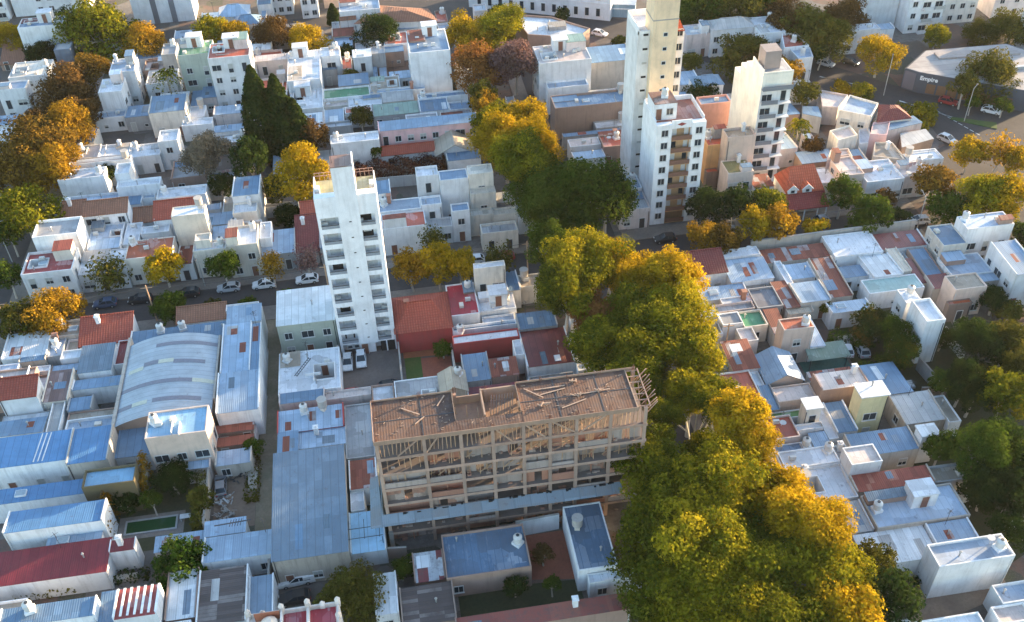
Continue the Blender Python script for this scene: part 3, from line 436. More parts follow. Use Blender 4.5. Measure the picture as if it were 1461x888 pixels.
TREES=[
(31.2, 80.5, 5.78, 15.0, 'plane', 'gy', 'tall plane tree touching the right end of the unfinished building'),
(29.3, 85.8, 4.57, 14.0, 'plane', 'gy', 'plane tree crown just below the right corner of the unfinished building'),
(37.5, 78.5, 5.77, 16.0, 'plane', 'ylg', 'plane tree in the middle of the lower canopy, golden top'),
(43.4, 76.7, 5.16, 15.0, 'plane', 'yel', 'golden plane tree at the right rim of the lower canopy beside a white flat roof'),
(45.4, 70.9, 5.34, 15.0, 'plane', 'yel', 'golden plane tree bulging right toward the big blue-white house'),
(26.7, 74.2, 4.96, 14.0, 'plane', 'gy', 'green-gold plane tree at left rim of the lower canopy beside the slate blue roof'),
(31.9, 69.6, 5.74, 16.0, 'plane', 'ylg', 'large plane tree at the heart of the lower canopy'),
(38.3, 67.8, 5.51, 16.0, 'plane', 'gy', 'large plane tree in the lower canopy between two golden ones'),
(26.3, 66.3, 4.51, 14.0, 'plane', 'gy', 'plane tree at lower left rim of the canopy by the rusty bottom roof'),
(31.0, 62.3, 5.33, 15.0, 'plane', 'ylg', 'plane tree at the bottom edge of the photo, left part of the canopy'),
(38.0, 60.7, 5.56, 15.0, 'plane', 'gy', 'plane tree at the bottom edge of the photo, middle of the canopy'),
(46.6, 66.0, 5.0, 14.0, 'plane', 'ylg', 'plane tree at lower right rim of the canopy, gold on its right side'),
(46.4, 60.7, 4.93, 13.0, 'plane', 'yel', 'plane tree at the bottom edge, right part of the canopy'),
(53.5, 62.5, 3.75, 9.0, 'round', 'dg', 'dark green tree at lower right end of the canopy beside the white wall'),
(54.2, 67.8, 2.88, 8.0, 'round', 'ol', 'small olive tree between the canopy and the dark courtyard house'),
(42.5, 87.9, 4.11, 15.0, 'plane', 'yel', 'golden plane tree right of the gap with bare white limbs'),
(39.0, 97.2, 4.57, 15.0, 'plane', 'ylg', 'plane tree above the gap with bare white limbs'),
(43.3, 84.0, 3.5, 13.0, 'plane', 'yel', 'small golden plane tree beside the green turf terrace'),
(41.0, 92.9, 3.42, 13.0, 'plane', 'gy', 'plane tree crown right beside the bare white limbs'),
(33.4, 92.6, 2.57, 13.0, 'plane', 'gy', 'plane tree crown between the deck framework and the bare white limbs'),
(38.7, 88.0, 3.18, 10.0, 'plane', 'gy', 'low green-gold crown in front of the bare white limbs'),
(31.0, 100.0, 4.07, 14.0, 'plane', 'gy', 'plane tree right behind the unfinished building roof'),
(29.1, 127.4, 6.0, 16.0, 'plane', 'ylg', 'first plane tree of the big middle canopy near the crossing'),
(25.1, 134.3, 4.53, 14.0, 'plane', 'gr', 'green plane tree at the crossing corner, left end of the middle canopy'),
(24.8, 120.2, 5.0, 15.0, 'plane', 'gy', 'plane tree at left rim of the middle canopy beside the blue roof'),
(34.2, 129.1, 4.44, 15.0, 'plane', 'yel', 'bright crown at the top of the middle canopy'),
(38.1, 123.3, 5.49, 16.0, 'plane', 'yel', 'bright golden plane tree at upper right of the middle canopy'),
(42.4, 120.0, 4.54, 15.0, 'plane', 'yel', 'golden plane tree at the right rim near the white corner house'),
(29.1, 116.6, 4.4, 14.0, 'plane', 'br', 'rusty brown patch of a plane tree inside the middle canopy'),
(34.3, 113.3, 5.43, 16.0, 'plane', 'gy', 'broad plane tree in the centre of the middle canopy'),
(40.4, 111.3, 5.43, 16.0, 'plane', 'ylg', 'broad golden plane tree right of centre in the middle canopy'),
(27.9, 108.8, 4.77, 14.0, 'plane', 'gy', 'plane tree at the lower left of the middle canopy beside the ribbed maroon roof'),
(33.9, 105.2, 5.03, 15.0, 'plane', 'gy', 'deep green plane tree at lower middle of the canopy'),
(40.7, 104.5, 4.75, 15.0, 'plane', 'ylg', 'plane tree at the lower right of the middle canopy by the rust red roof'),
(34.2, 148.2, 7.93, 17.0, 'plane', 'gr', 'big dark green street tree left of the white balcony tower'),
(27.1, 151.4, 6.18, 16.0, 'plane', 'gr', 'green street tree left of the big dark green one'),
(38.1, 148.3, 5.13, 15.0, 'plane', 'dg', 'dark shaded half crown touching the white balcony tower'),
(24.7, 160.6, 6.04, 15.0, 'plane', 'gy', 'green tree below the golden avenue trees at the cream corner house'),
(27.8, 166.7, 5.24, 15.0, 'plane', 'yel', 'gold-topped avenue tree by the pale brown-walled building'),
(23.1, 170.6, 6.17, 14.0, 'plane', 'yel', 'gold-topped avenue tree beside the white gabled house'),
(22.1, 180.3, 4.67, 13.0, 'plane', 'ylg', 'small golden avenue tree near the pink house'),
(27.8, 179.2, 4.66, 13.0, 'plane', 'yel', 'golden tree top against the tall old facade'),
(21.4, 191.9, 3.07, 10.0, 'round', 'or', 'orange-brown tree between bare trees and golden avenue trees'),
(30.6, 206.2, 6.18, 14.0, 'round', 'mv', 'bare mauve tree beside the old corner building'),
(21.8, 206.0, 5.83, 13.0, 'round', 'br', 'brown-leaved tree next to the bare mauve tree'),
(21.8, 194.5, 3.41, 11.0, 'round', 'ol', 'olive tree in front of the brown-leaved tree'),
(30.2, 224.8, 5.93, 13.0, 'plane', 'ylg', 'golden tree at the top of the avenue, right one'),
(22.6, 225.1, 6.27, 13.0, 'plane', 'yel', 'golden tree at the top of the avenue, left one'),
(31.7, 235.4, 3.63, 10.0, 'round', 'dg', 'dark tree behind the golden pair at the top of the avenue'),
(-66.8, 248.0, 9.71, 14.0, 'round', 'gy', 'big olive green tree at the upper left street'),
(-56.2, 240.9, 5.27, 10.0, 'round', 'or', 'orange tree right of the big olive green tree'),
(-75.6, 254.8, 5.0, 10.0, 'round', 'dg', 'dark green tree left of the big olive green tree'),
(-81.5, 244.5, 3.91, 7.0, 'round', 'dg', 'dark small tree in front of the white house with stair hut'),
(-90.3, 253.8, 4.46, 9.0, 'round', 'yel', 'yellow tree at the left edge near the top'),
(-66.5, 226.3, 5.06, 11.0, 'round', 'orb', 'orange-brown tree on the dark far left street'),
(-70.6, 217.2, 7.04, 12.0, 'round', 'brd', 'dark brown tree below the orange-brown one on the far left street'),
(-65.7, 207.9, 4.41, 10.0, 'round', 'brd', 'dark brown tree near the bare-walled corner house'),
(-66.1, 199.0, 4.91, 12.0, 'round', 'or', 'bright orange tree beside the low corner house'),
(-70.1, 193.2, 7.75, 13.0, 'round', 'orb', 'wide orange-brown tree at left, shaded below'),
(-74.2, 186.3, 6.67, 11.0, 'round', 'orb', 'brown-orange tree at the left edge above the big green one'),
(-75.5, 205.9, 3.41, 8.0, 'round', 'brd', 'small dark brown tree beside the low white house at the left edge'),
(-66.8, 184.6, 5.45, 11.0, 'round', 'or', 'orange crown beside the white flat house with round tank'),
(-68.6, 167.2, 6.71, 13.0, 'round', 'gy', 'big green-yellow tree at the left edge'),
(-68.7, 150.3, 2.75, 8.0, 'round', 'gr', 'dark green small tree at left edge beside the lamp post'),
(-71.2, 163.5, 2.9, 9.0, 'round', 'gr', 'green lower crown under the big green-yellow tree at left'),
(-25.2, 188.5, 3.92, 22.0, 'cypress', 'dg', 'tall black-green cypress, left of the pair'),
(-21.1, 188.0, 3.76, 20.0, 'cypress', 'dg', 'tall black-green cypress, right of the pair'),
(-27.5, 177.0, 4.04, 13.0, 'round', 'dg', 'dark bush-like tree at the left foot of the cypresses'),
(-20.3, 185.3, 3.6, 13.0, 'cypress', 'dg', 'slender conifer right in front of the cypress pair'),
(-15.2, 186.2, 3.75, 10.0, 'round', 'brd', 'dark reddish tree right of the cypresses'),
(-17.7, 169.5, 5.86, 13.0, 'round', 'yel', 'bright yellow garden tree left of the white tower top'),
(-22.2, 169.1, 3.09, 8.0, 'round', 'ol', 'olive lower crown under the bright yellow garden tree'),
(-35.9, 181.4, 4.9, 12.0, 'round', 'gry', 'grey feathery tree in the left block'),
(-18.0, 186.6, 3.0, 15.0, 'cypress', 'dg', 'dark conifer leaning out on the right side of the cypress pair'),
(-33.0, 174.0, 2.9, 7.0, 'round', 'dg', 'dark green bush in front of the grey feathery tree'),
(-52.5, 167.4, 2.17, 5.0, 'round', 'dg', 'round dark courtyard tree behind the corner house'),
(-57.1, 183.7, 2.0, 6.0, 'round', 'dg', 'small dark tree beside the white flat house with round tank'),
(-20.9, 164.4, 2.78, 5.0, 'round', 'dg', 'dark green garden trees under the yellow crown beside the shed'),
(-24.2, 240.5, 5.54, 10.0, 'round', 'brd', 'dark brown tree left of the yellow-orange tree'),
(-15.9, 233.6, 4.67, 10.0, 'round', 'yel', 'yellow-orange tree behind the white roof terraces'),
(-40.2, 245.0, 4.16, 9.0, 'round', 'ylg', 'wide yellow-green tree behind the pink rooftop room, left half'),
(-35.2, 244.6, 3.77, 8.0, 'round', 'yel', 'wide yellow tree behind the pink rooftop room, right half'),
(-47.6, 217.4, 3.79, 9.0, 'palm', 'gy', 'palm in the courtyard of the upper left block'),
(0.8, 236.2, 5.44, 10.0, 'round', 'dg', 'dark green umbrella pine before the brown-tiled house'),
(-5.0, 197.2, 2.68, 6.0, 'round', 'ol', 'round olive garden tree below the bright green roof'),
(-6.7, 217.7, 1.87, 5.0, 'round', 'ol', 'small round tree in the yard of the green lot'),
(-7.5, 229.1, 2.13, 6.0, 'round', 'dg', 'small dark tree left of the bright white roofed house'),
(-2.5, 182.1, 1.33, 5.0, 'palm', 'gr', 'tiny garden tree in front of the bare front wall'),
(-10.0, 253.2, 1.54, 6.0, 'cypress', 'dg', 'little cypress beside the orange wall'),
(-51.7, 149.4, 4.01, 8.0, 'sparse', 'ol', 'olive-orange street tree before the corner house'),
(-41.8, 148.6, 3.68, 8.0, 'round', 'yel', 'bright yellow street tree before the rust red terrace'),
(-59.0, 141.6, 4.97, 9.0, 'round', 'or', 'orange street tree at the lower left of the crossing'),
(-63.9, 138.1, 3.9, 8.0, 'round', 'ol', 'yellow-olive street tree in the left edge by the crossing'),
(-40.5, 141.2, 3.32, 6.0, 'round', 'gr', 'round green street tree on the near side of the cross street'),
(-31.1, 146.1, 2.82, 8.0, 'round', 'gr', 'green street tree before the cream house with four dark doors'),
(-22.9, 145.0, 2.53, 8.0, 'sparse', 'or', 'thin orange street tree before the grey-fronted house'),
(-16.8, 146.2, 2.79, 8.0, 'sparse', 'mv', 'bare brownish street tree left of the white tower'),
(-32.8, 143.0, 2.19, 3.0, 'round', 'ol', 'low clipped street tree behind the brown tiled roof with fringe'),
(-27.3, 142.1, 1.78, 3.0, 'round', 'gr', 'low clipped street tree beside parked cars'),
(-20.4, 141.9, 1.77, 4.0, 'round', 'gr', 'low green street tree above the wide white metal roof'),
(1.4, 139.1, 3.18, 9.0, 'round', 'or', 'orange street tree right of the white tower'),
(6.2, 138.3, 3.65, 10.0, 'round', 'yel', 'golden street tree before the crimson-roofed house'),
(9.8, 137.8, 2.92, 9.0, 'round', 'yel', 'golden street tree at right end of the orange row'),
(6.0, 147.2, 3.05, 8.0, 'sparse', 'ol', 'half-bare tree behind the golden street trees'),
(17.0, 141.0, 2.97, 9.0, 'sparse', 'ol', 'thin brown street tree before the grey-roofed street house'),
(54.1, 138.8, 3.33, 8.0, 'round', 'or', 'orange street tree across from the balcony tower'),
(57.3, 136.8, 3.07, 8.0, 'round', 'orb', 'brown-orange street tree next to the orange one by the balcony tower'),
(63.4, 139.7, 3.65, 9.0, 'round', 'yel', 'golden street tree in front of the peach house'),
(68.2, 140.1, 3.69, 9.0, 'round', 'or', 'orange street tree in front of the red dormer house'),
(75.2, 140.3, 2.42, 6.0, 'round', 'yel', 'small yellow street tree right of the orange one by the dormer house'),
(57.3, 147.2, 3.99, 9.0, 'round', 'dg', 'dark green tree at the foot of the balcony tower'),
(62.5, 146.7, 4.02, 9.0, 'round', 'dg', 'dark green tree at the foot of the peach house'),
(68.3, 145.9, 3.37, 9.0, 'round', 'gy', 'green-yellow tree below the cream block'),
(83.1, 146.0, 3.89, 9.0, 'round', 'gr', 'green rounded tree right of the red dormer house'),
(86.1, 139.8, 4.11, 9.0, 'round', 'gr', 'green street tree by the long brick street wall'),
(83.9, 141.6, 2.48, 6.0, 'round', 'gr', 'small green tree between two rounded green street trees'),
(91.7, 139.5, 1.95, 6.0, 'round', 'dg', 'dark tree left of the right hand side street'),
(91.7, 145.4, 1.99, 6.0, 'round', 'brd', 'small dark reddish tree before the banded white wall'),
(101.8, 146.7, 4.07, 9.0, 'round', 'orb', 'red-brown tree on the right side street corner'),
(107.4, 141.8, 5.49, 11.0, 'round', 'ylg', 'big yellow tree on the right, left half'),
(110.7, 139.1, 5.2, 11.0, 'round', 'yel', 'big yellow tree on the right, right half'),
(100.8, 140.1, 3.98, 8.0, 'round', 'gr', 'green tree below the big yellow tree on the right'),
(114.0, 156.1, 3.4, 8.0, 'round', 'yel', 'yellow avenue tree left of the bare orange one'),
(119.4, 154.8, 3.73, 10.0, 'sparse', 'or', 'half-bare orange avenue tree at the right edge'),
(121.0, 151.2, 2.78, 8.0, 'round', 'yel', 'yellow tree at the right edge of the avenue'),
(114.1, 198.2, 4.93, 11.0, 'round', 'yel', 'bright yellow street tree beside the dark shop building'),
(134.1, 209.1, 3.03, 6.0, 'round', 'ylg', 'yellow-green tree below the white flats'),
(133.9, 184.2, 6.34, 10.0, 'round', 'ol', 'wide brown-green tree in front of the dark shop building'),
(125.6, 180.5, 3.24, 9.0, 'round', 'ol', 'left crown of the wide trees before the dark shop building'),
(126.3, 177.4, 1.7, 5.0, 'round', 'gr', 'little green tree on the avenue pavement'),
(132.4, 175.2, 2.06, 5.0, 'round', 'gr', 'little green tree further right on the avenue pavement'),
(102.6, 191.3, 2.21, 4.0, 'round', 'yel', 'small bright yellow tree at the tip of the wedge block'),
(106.7, 188.9, 2.73, 4.0, 'round', 'ylg', 'yellow-green tree along the wedge block kerb'),
(114.9, 176.3, 2.99, 5.0, 'round', 'ylg', 'hedge-like yellow-green tree on the wedge block kerb'),
(91.3, 185.2, 2.92, 8.0, 'round', 'ol', 'olive tree by the avenue right of the cream block'),
(83.7, 169.7, 2.73, 8.0, 'palm', 'gy', 'palm between the cream block and the wedge block'),
(85.6, 166.3, 2.11, 6.0, 'round', 'brd', 'dark brown tree right of the palm'),
(83.8, 204.8, 6.87, 11.0, 'round', 'ol', 'dark olive tree behind the cream block'),
(87.3, 198.4, 4.72, 10.0, 'round', 'brd', 'brown tree behind the cream block cube'),
(90.6, 194.0, 3.34, 9.0, 'round', 'or', 'orange tree right of the cream block top'),
(102.7, 204.2, 2.47, 7.0, 'round', 'gr', 'green tree on the avenue corner at the upper right'),
(102.5, 213.9, 7.27, 12.0, 'round', 'ol', 'big brown-green tree at the upper right'),
(99.1, 219.2, 6.43, 12.0, 'round', 'brd', 'brown tree left of the big brown-green tree at upper right'),
(105.2, 206.0, 5.33, 12.0, 'round', 'ol', 'shaded olive tree right of the big brown-green tree'),
(79.6, 230.0, 8.35, 13.0, 'round', 'gr', 'broad green tree crown at the top edge behind the yellow tower'),
(88.3, 226.4, 7.41, 13.0, 'round', 'ol', 'broad olive tree crown at the top edge'),
(96.7, 227.1, 6.57, 12.0, 'round', 'gr', 'green tree at the top edge left of the brown trees'),
(113.2, 216.7, 5.58, 12.0, 'round', 'brd', 'brown tree beside the white flats at the top edge'),
(152.4, 207.5, 5.46, 9.0, 'round', 'ol', 'brown-green tree at the right edge near the top'),
(146.0, 209.5, 4.28, 6.0, 'round', 'ol', 'low olive tree right of the white flats'),
(48.0, 238.8, 1.86, 6.0, 'round', 'dg', 'small dark tree before the white arcaded building'),
(58.5, 218.2, 2.45, 7.0, 'round', 'ol', 'olive tree left of the tall yellow tower'),
(71.5, 205.4, 2.71, 7.0, 'round', 'ol', 'olive tree right of the tall yellow tower'),
(69.8, 191.5, 3.55, 7.0, 'round', 'dg', 'dark tree behind the balcony tower roof'),
(73.8, 111.7, 3.36, 7.0, 'round', 'dgo', 'round garden tree with brown top on the right'),
(76.1, 109.2, 2.63, 7.0, 'round', 'gr', 'dark green garden tree beside the tall white rear house'),
(75.7, 104.7, 2.58, 7.0, 'round', 'gro', 'round garden tree with orange top in front of the tall white rear house'),
(84.2, 107.9, 1.96, 5.0, 'round', 'dg', 'dark shrub tree under the tall white rear house'),
(72.2, 111.0, 1.93, 3.5, 'round', 'gr', 'low clipped hedge tree above the teal court'),
(73.7, 105.0, 2.13, 3.5, 'round', 'gr', 'low hedge tree below the teal court'),
(87.2, 101.5, 4.55, 9.0, 'round', 'dg', 'dark shaded garden tree at right'),
(80.7, 95.8, 2.86, 9.0, 'round', 'dg', 'dark garden tree beside the lawn end wall on the right'),
(79.6, 84.3, 3.28, 10.0, 'round', 'dg', 'dark tree between the yellow-green and the big green garden trees'),
(80.6, 80.1, 3.25, 9.0, 'round', 'gr', 'green tree at the very right edge of the gardens'),
(73.9, 69.9, 2.69, 7.0, 'round', 'dg', 'dark tree at the right edge above the pale wall'),
(79.0, 97.3, 2.31, 6.0, 'round', 'gr', 'low green tree at the far end of the lawn'),
(89.6, 96.4, 2.83, 9.0, 'round', 'ol', 'olive tree behind the yellow-green garden tree at the right edge'),
(87.1, 106.0, 2.67, 8.0, 'round', 'dg', 'dark tree behind the tall white rear house on the right'),
(74.1, 76.8, 2.84, 8.0, 'round', 'dg', 'dark tree under the big green garden tree'),
(91.8, 103.0, 3.4, 9.0, 'round', 'ol', 'olive garden tree at the right edge'),
(84.4, 91.3, 3.99, 10.0, 'round', 'gy', 'yellow-green garden tree at the right edge'),
(81.2, 93.5, 3.43, 8.0, 'round', 'dg', 'dark garden tree in the middle of the right gardens'),
(75.3, 81.9, 4.27, 11.0, 'round', 'gr', 'big green garden tree beside the broad blue roof'),
(71.5, 84.6, 2.36, 8.0, 'round', 'gr', 'left outer crown of the big green garden tree'),
(77.2, 75.7, 3.83, 8.0, 'round', 'dg', 'dark garden tree at the right edge above the white-walled house'),
(73.3, 77.2, 2.55, 6.0, 'round', 'dg', 'dark tree behind the garden wall with faded paint'),
(96.7, 114.7, 2.85, 6.0, 'round', 'dg', 'round garden tree before the small blue roof at right'),
(97.9, 111.9, 2.32, 5.0, 'round', 'ol', 'olive shrub tree at the right edge'),
(69.1, 118.3, 1.23, 4.0, 'round', 'ol', 'small tree beside the peach house on the right block'),
(103.3, 121.4, 1.63, 3.5, 'round', 'gr', 'small shrub behind the white garden wall at right'),
(-33.3, 84.9, 3.78, 6.0, 'round', 'grd', 'dense round dark green tree with bright leaf tips beside the ribbed brown roof'),
(-11.0, 75.7, 4.27, 7.0, 'round', 'olg', 'spiky olive tree beside the parking yard'),
(-4.9, 79.2, 1.51, 4.0, 'round', 'gr', 'small green tree at the patchwork roof'),
(-42.2, 97.3, 2.34, 5.0, 'round', 'dg', 'dark shrub tree below the ivy house'),
(-38.3, 96.0, 1.57, 5.0, 'round', 'gr', 'bright green shrub tree in the pool garden'),
(-35.7, 99.4, 2.75, 6.0, 'round', 'dg', 'dark tree in the pool garden behind the hedge'),
(-31.6, 95.1, 1.86, 5.0, 'round', 'ol', 'olive hedge tree at the dirt lot wall'),
(-24.9, 104.6, 1.5, 4.0, 'round', 'gr', 'green shrub tree beside the rusty sheds'),
(4.9, 120.9, 1.6, 3.5, 'round', 'gr', 'round green garden tree by the red house patio'),
(12.8, 130.2, 1.43, 3.5, 'round', 'dg', 'small dark tree below the cream rooftop room'),
(13.7, 78.3, 1.51, 4.0, 'round', 'brd', 'dark bare shrub tree in the red courtyard'),
(14.0, 73.4, 1.11, 4.0, 'round', 'gr', 'small pale green tree by the bottom rusty roof'),
(9.3, 74.2, 1.48, 4.0, 'round', 'dg', 'dark shrub tree left of the small pale green tree')]

# ------------------------------------------------------------ materials
MATS={}
def nt(name):
    m=bpy.data.materials.new(name); m.use_nodes=True
    t=m.node_tree; b=t.nodes['Principled BSDF']
    return m,t,b
def node(t,typ,**kw):
    n=t.nodes.new(typ)
    for k,v in kw.items():
        if k in n.inputs: n.inputs[k].default_value=v
        else: setattr(n,k,v)
    return n
def mixc(t,fac,a,b,mode='MIX'):
    n=t.nodes.new('ShaderNodeMix'); n.data_type='RGBA'; n.blend_type=mode
    for sock,v in ((n.inputs[0],fac),(n.inputs[6],a),(n.inputs[7],b)):
        if hasattr(v,'is_linked'): t.links.new(v,sock)
        elif isinstance(v,(int,float)): sock.default_value=v
        else: sock.default_value=(*v,1) if len(v)==3 else v
    return n.outputs[2]
def ramp(t,src,lo,hi):
    n=t.nodes.new('ShaderNodeMapRange'); n.inputs[1].default_value=lo; n.inputs[2].default_value=hi
    t.links.new(src,n.inputs[0]); return n.outputs[0]
def pos(t,sx=1,sy=1,sz=1):
    g=t.nodes.new('ShaderNodeNewGeometry'); m=t.nodes.new('ShaderNodeMapping')
    m.inputs['Scale'].default_value=(sx,sy,sz); t.links.new(g.outputs['Position'],m.inputs['Vector']); return m.outputs[0]
def noise(t,vec,scale,detail=3,rough=.55):
    n=t.nodes.new('ShaderNodeTexNoise'); n.inputs['Scale'].default_value=scale; n.inputs['Detail'].default_value=detail
    n.inputs['Roughness'].default_value=rough; t.links.new(vec,n.inputs['Vector']); return n.outputs['Fac']
def objvar(t,col,amt=.16):
    oi=t.nodes.new('ShaderNodeObjectInfo'); h=t.nodes.new('ShaderNodeHueSaturation')
    mr=t.nodes.new('ShaderNodeMapRange'); mr.inputs[3].default_value=1-amt; mr.inputs[4].default_value=1+amt*.6
    t.links.new(oi.outputs['Random'],mr.inputs[0]); t.links.new(mr.outputs[0],h.inputs['Value'])
    t.links.new(col,h.inputs['Color']); return h.outputs[0]
def dk(c,f): return tuple(x*f for x in c)
def mix3(a,b,f): return tuple(x*(1-f)+y*f for x,y in zip(a,b))
def bump(t,b,h,strength=.3,dist=.05):
    n=t.nodes.new('ShaderNodeBump'); n.inputs['Strength'].default_value=strength; n.inputs['Distance'].default_value=dist
    t.links.new(h,n.inputs['Height']); t.links.new(n.outputs[0],b.inputs['Normal'])
def plaster(key,col,grime=.45,rough=.9):
    if key in MATS: return MATS[key]
    m,t,b=nt(key)
    n1=noise(t,pos(t,1,1,1),.45,4); n2=noise(t,pos(t,1.6,1.6,.16),1.0,5,.65); n3=noise(t,pos(t),6,2)
    c=mixc(t,ramp(t,n1,.42,.75),col,mix3(dk(col,.74),(.2,.18,.16),.12))
    c=mixc(t,ramp(t,n2,.5,.8),c,mix3(dk(col,1-grime*.8),(.15,.13,.11),.35))
    c=mixc(t,ramp(t,n3,.3,.9),c,dk(col,.9))
    c=objvar(t,c)
    t.links.new(c,b.inputs['Base Color']); b.inputs['Roughness'].default_value=rough
    bump(t,b,n3,.15,.03)
    MATS[key]=m; return m
def membrane(key,col,rough=.55,spot=.5):
    if key in MATS: return MATS[key]
    m,t,b=nt(key)
    n1=noise(t,pos(t),.3,5,.65); n2=noise(t,pos(t),1.7,5,.7); n3=noise(t,pos(t,1,.25,1),2.2,3)
    c=mixc(t,ramp(t,n1,.38,.72),col,dk(col,.68))
    c=mixc(t,ramp(t,n2,.56,.78),c,mix3(dk(col,1-.75*spot),(.13,.11,.1),.35))
    c=mixc(t,ramp(t,n3,.6,.9),c,mix3(col,(.75,.75,.75),.3))
    v=t.nodes.new('ShaderNodeTexVoronoi'); v.distance='CHEBYCHEV'; v.inputs['Scale'].default_value=.42; t.links.new(pos(t),v.inputs['Vector'])
    sc=t.nodes.new('ShaderNodeSeparateColor'); t.links.new(v.outputs['Color'],sc.inputs[0])
    c=mixc(t,ramp(t,sc.outputs[0],.55,1.4),c,mix3(dk(col,.45),(.2,.17,.15),.3)); c=mixc(t,ramp(t,sc.outputs[1],.7,1.5),c,mix3(col,(.8,.8,.8),.6))
    n4=noise(t,pos(t,1,1,1),.85,6,.75); c=mixc(t,ramp(t,n4,.6,.72),c,mix3(dk(col,.5),(.16,.12,.1),.5))
    # seams of the rolled membrane
    w=t.nodes.new('ShaderNodeTexWave'); w.bands_direction='X'; w.inputs['Scale'].default_value=.32; w.inputs['Distortion'].default_value=.6
    t.links.new(pos(t),w.inputs['Vector']); c=mixc(t,ramp(t,w.outputs['Fac'],.97,1.0),c,dk(col,.72))
    c=objvar(t,c)
    t.links.new(c,b.inputs['Base Color']); b.inputs['Roughness'].default_value=rough
    bump(t,b,n2,.2,.04)
    MATS[key]=m; return m
def sheet(key,col,alt=None,altamt=.12,axis='X',pitch=.9,rough=.42,metal=0.0,rust=.25,contrast=.18):
    if key in MATS: return MATS[key]
    m,t,b=nt(key)
    g=t.nodes.new('ShaderNodeNewGeometry'); sp=t.nodes.new('ShaderNodeSeparateXYZ'); t.links.new(g.outputs['Position'],sp.inputs[0])
    ax=sp.outputs[0 if axis=='X' else 1]; ox=sp.outputs[1 if axis=='X' else 0]
    d=node(t,'ShaderNodeMath',operation='DIVIDE'); t.links.new(ax,d.inputs[0]); d.inputs[1].default_value=pitch
    fl=node(t,'ShaderNodeMath',operation='FLOOR'); t.links.new(d.outputs[0],fl.inputs[0])
    d2=node(t,'ShaderNodeMath',operation='DIVIDE'); t.links.new(ox,d2.inputs[0]); d2.inputs[1].default_value=3.1
    f2=node(t,'ShaderNodeMath',operation='FLOOR'); t.links.new(d2.outputs[0],f2.inputs[0])
    cb=t.nodes.new('ShaderNodeCombineXYZ'); t.links.new(fl.outputs[0],cb.inputs[0]); t.links.new(f2.outputs[0],cb.inputs[1])
    wn=t.nodes.new('ShaderNodeTexWhiteNoise'); wn.noise_dimensions='3D'; t.links.new(cb.outputs[0],wn.inputs['Vector'])
    n1=noise(t,pos(t),.5,4,.6); n2=noise(t,pos(t,*( (1.8,.3,1) if axis=='X' else (.3,1.8,1))),1.6,5,.7)
    c=mixc(t,ramp(t,wn.outputs['Value'],0,1),dk(col,1-contrast),dk(col,1+contrast*.55))
    if alt: c=mixc(t,ramp(t,wn.outputs['Value'],1-altamt-.01,1-altamt),c,alt)
    c=mixc(t,ramp(t,n1,.4,.75),c,dk(col,.75))
    c=mixc(t,ramp(t,n2,.6,.85),c,mix3(dk(col,.6),(.2,.09,.05),rust))
    fr=node(t,'ShaderNodeMath',operation='FRACT'); t.links.new(d.outputs[0],fr.inputs[0])
    c=mixc(t,ramp(t,fr.outputs[0],.88,.97),c,dk(col,.62))
    n5=noise(t,pos(t),.9,6,.75); c=mixc(t,ramp(t,n5,.6,.75),c,mix3(dk(col,.5),(.22,.11,.07),rust+.15))
    c=objvar(t,c,.16)
    t.links.new(c,b.inputs['Base Color']); b.inputs['Roughness'].default_value=rough; b.inputs['Metallic'].default_value=metal
    w=t.nodes.new('ShaderNodeTexWave'); w.bands_direction=axis; w.inputs['Scale'].default_value=1.1
    t.links.new(pos(t),w.inputs['Vector']); bump(t,b,w.outputs['Fac'],.35,.06)
    MATS[key]=m; return m
def tiles(key,col):
    if key in MATS: return MATS[key]
    m,t,b=nt(key)
    w=t.nodes.new('ShaderNodeTexWave'); w.bands_direction='X'; w.inputs['Scale'].default_value=.75; w.inputs['Distortion'].default_value=.5
    w2=t.nodes.new('ShaderNodeTexWave'); w2.bands_direction='Y'; w2.inputs['Scale'].default_value=.8; w2.inputs['Distortion'].default_value=.5
    t.links.new(pos(t),w.inputs['Vector']); t.links.new(pos(t),w2.inputs['Vector'])
    n1=noise(t,pos(t),.8,4,.65); n2=noise(t,pos(t),4,3,.7)
    c=mixc(t,ramp(t,n1,.35,.75),col,dk(col,.6)); c=mixc(t,ramp(t,n2,.5,.85),c,mix3(col,(.35,.3,.25),.4))
    c=mixc(t,ramp(t,w.outputs['Fac'],.5,1),c,dk(col,.62)); c=mixc(t,ramp(t,w2.outputs['Fac'],.8,1),c,dk(col,.6))
    c=objvar(t,c,.12)
    t.links.new(c,b.inputs['Base Color']); b.inputs['Roughness'].default_value=.85
    bump(t,b,w.outputs['Fac'],.5,.08); MATS[key]=m; return m
def plain(key,col,rough=.6,metal=0,emit=None):
    if key in MATS: return MATS[key]
    m,t,b=nt(key)
    n=noise(t,pos(t),3,3); c=mixc(t,ramp(t,n,.35,.75),col,dk(col,.82))
    t.links.new(c,b.inputs['Base Color']); b.inputs['Roughness'].default_value=rough; b.inputs['Metallic'].default_value=metal
    MATS[key]=m; return m
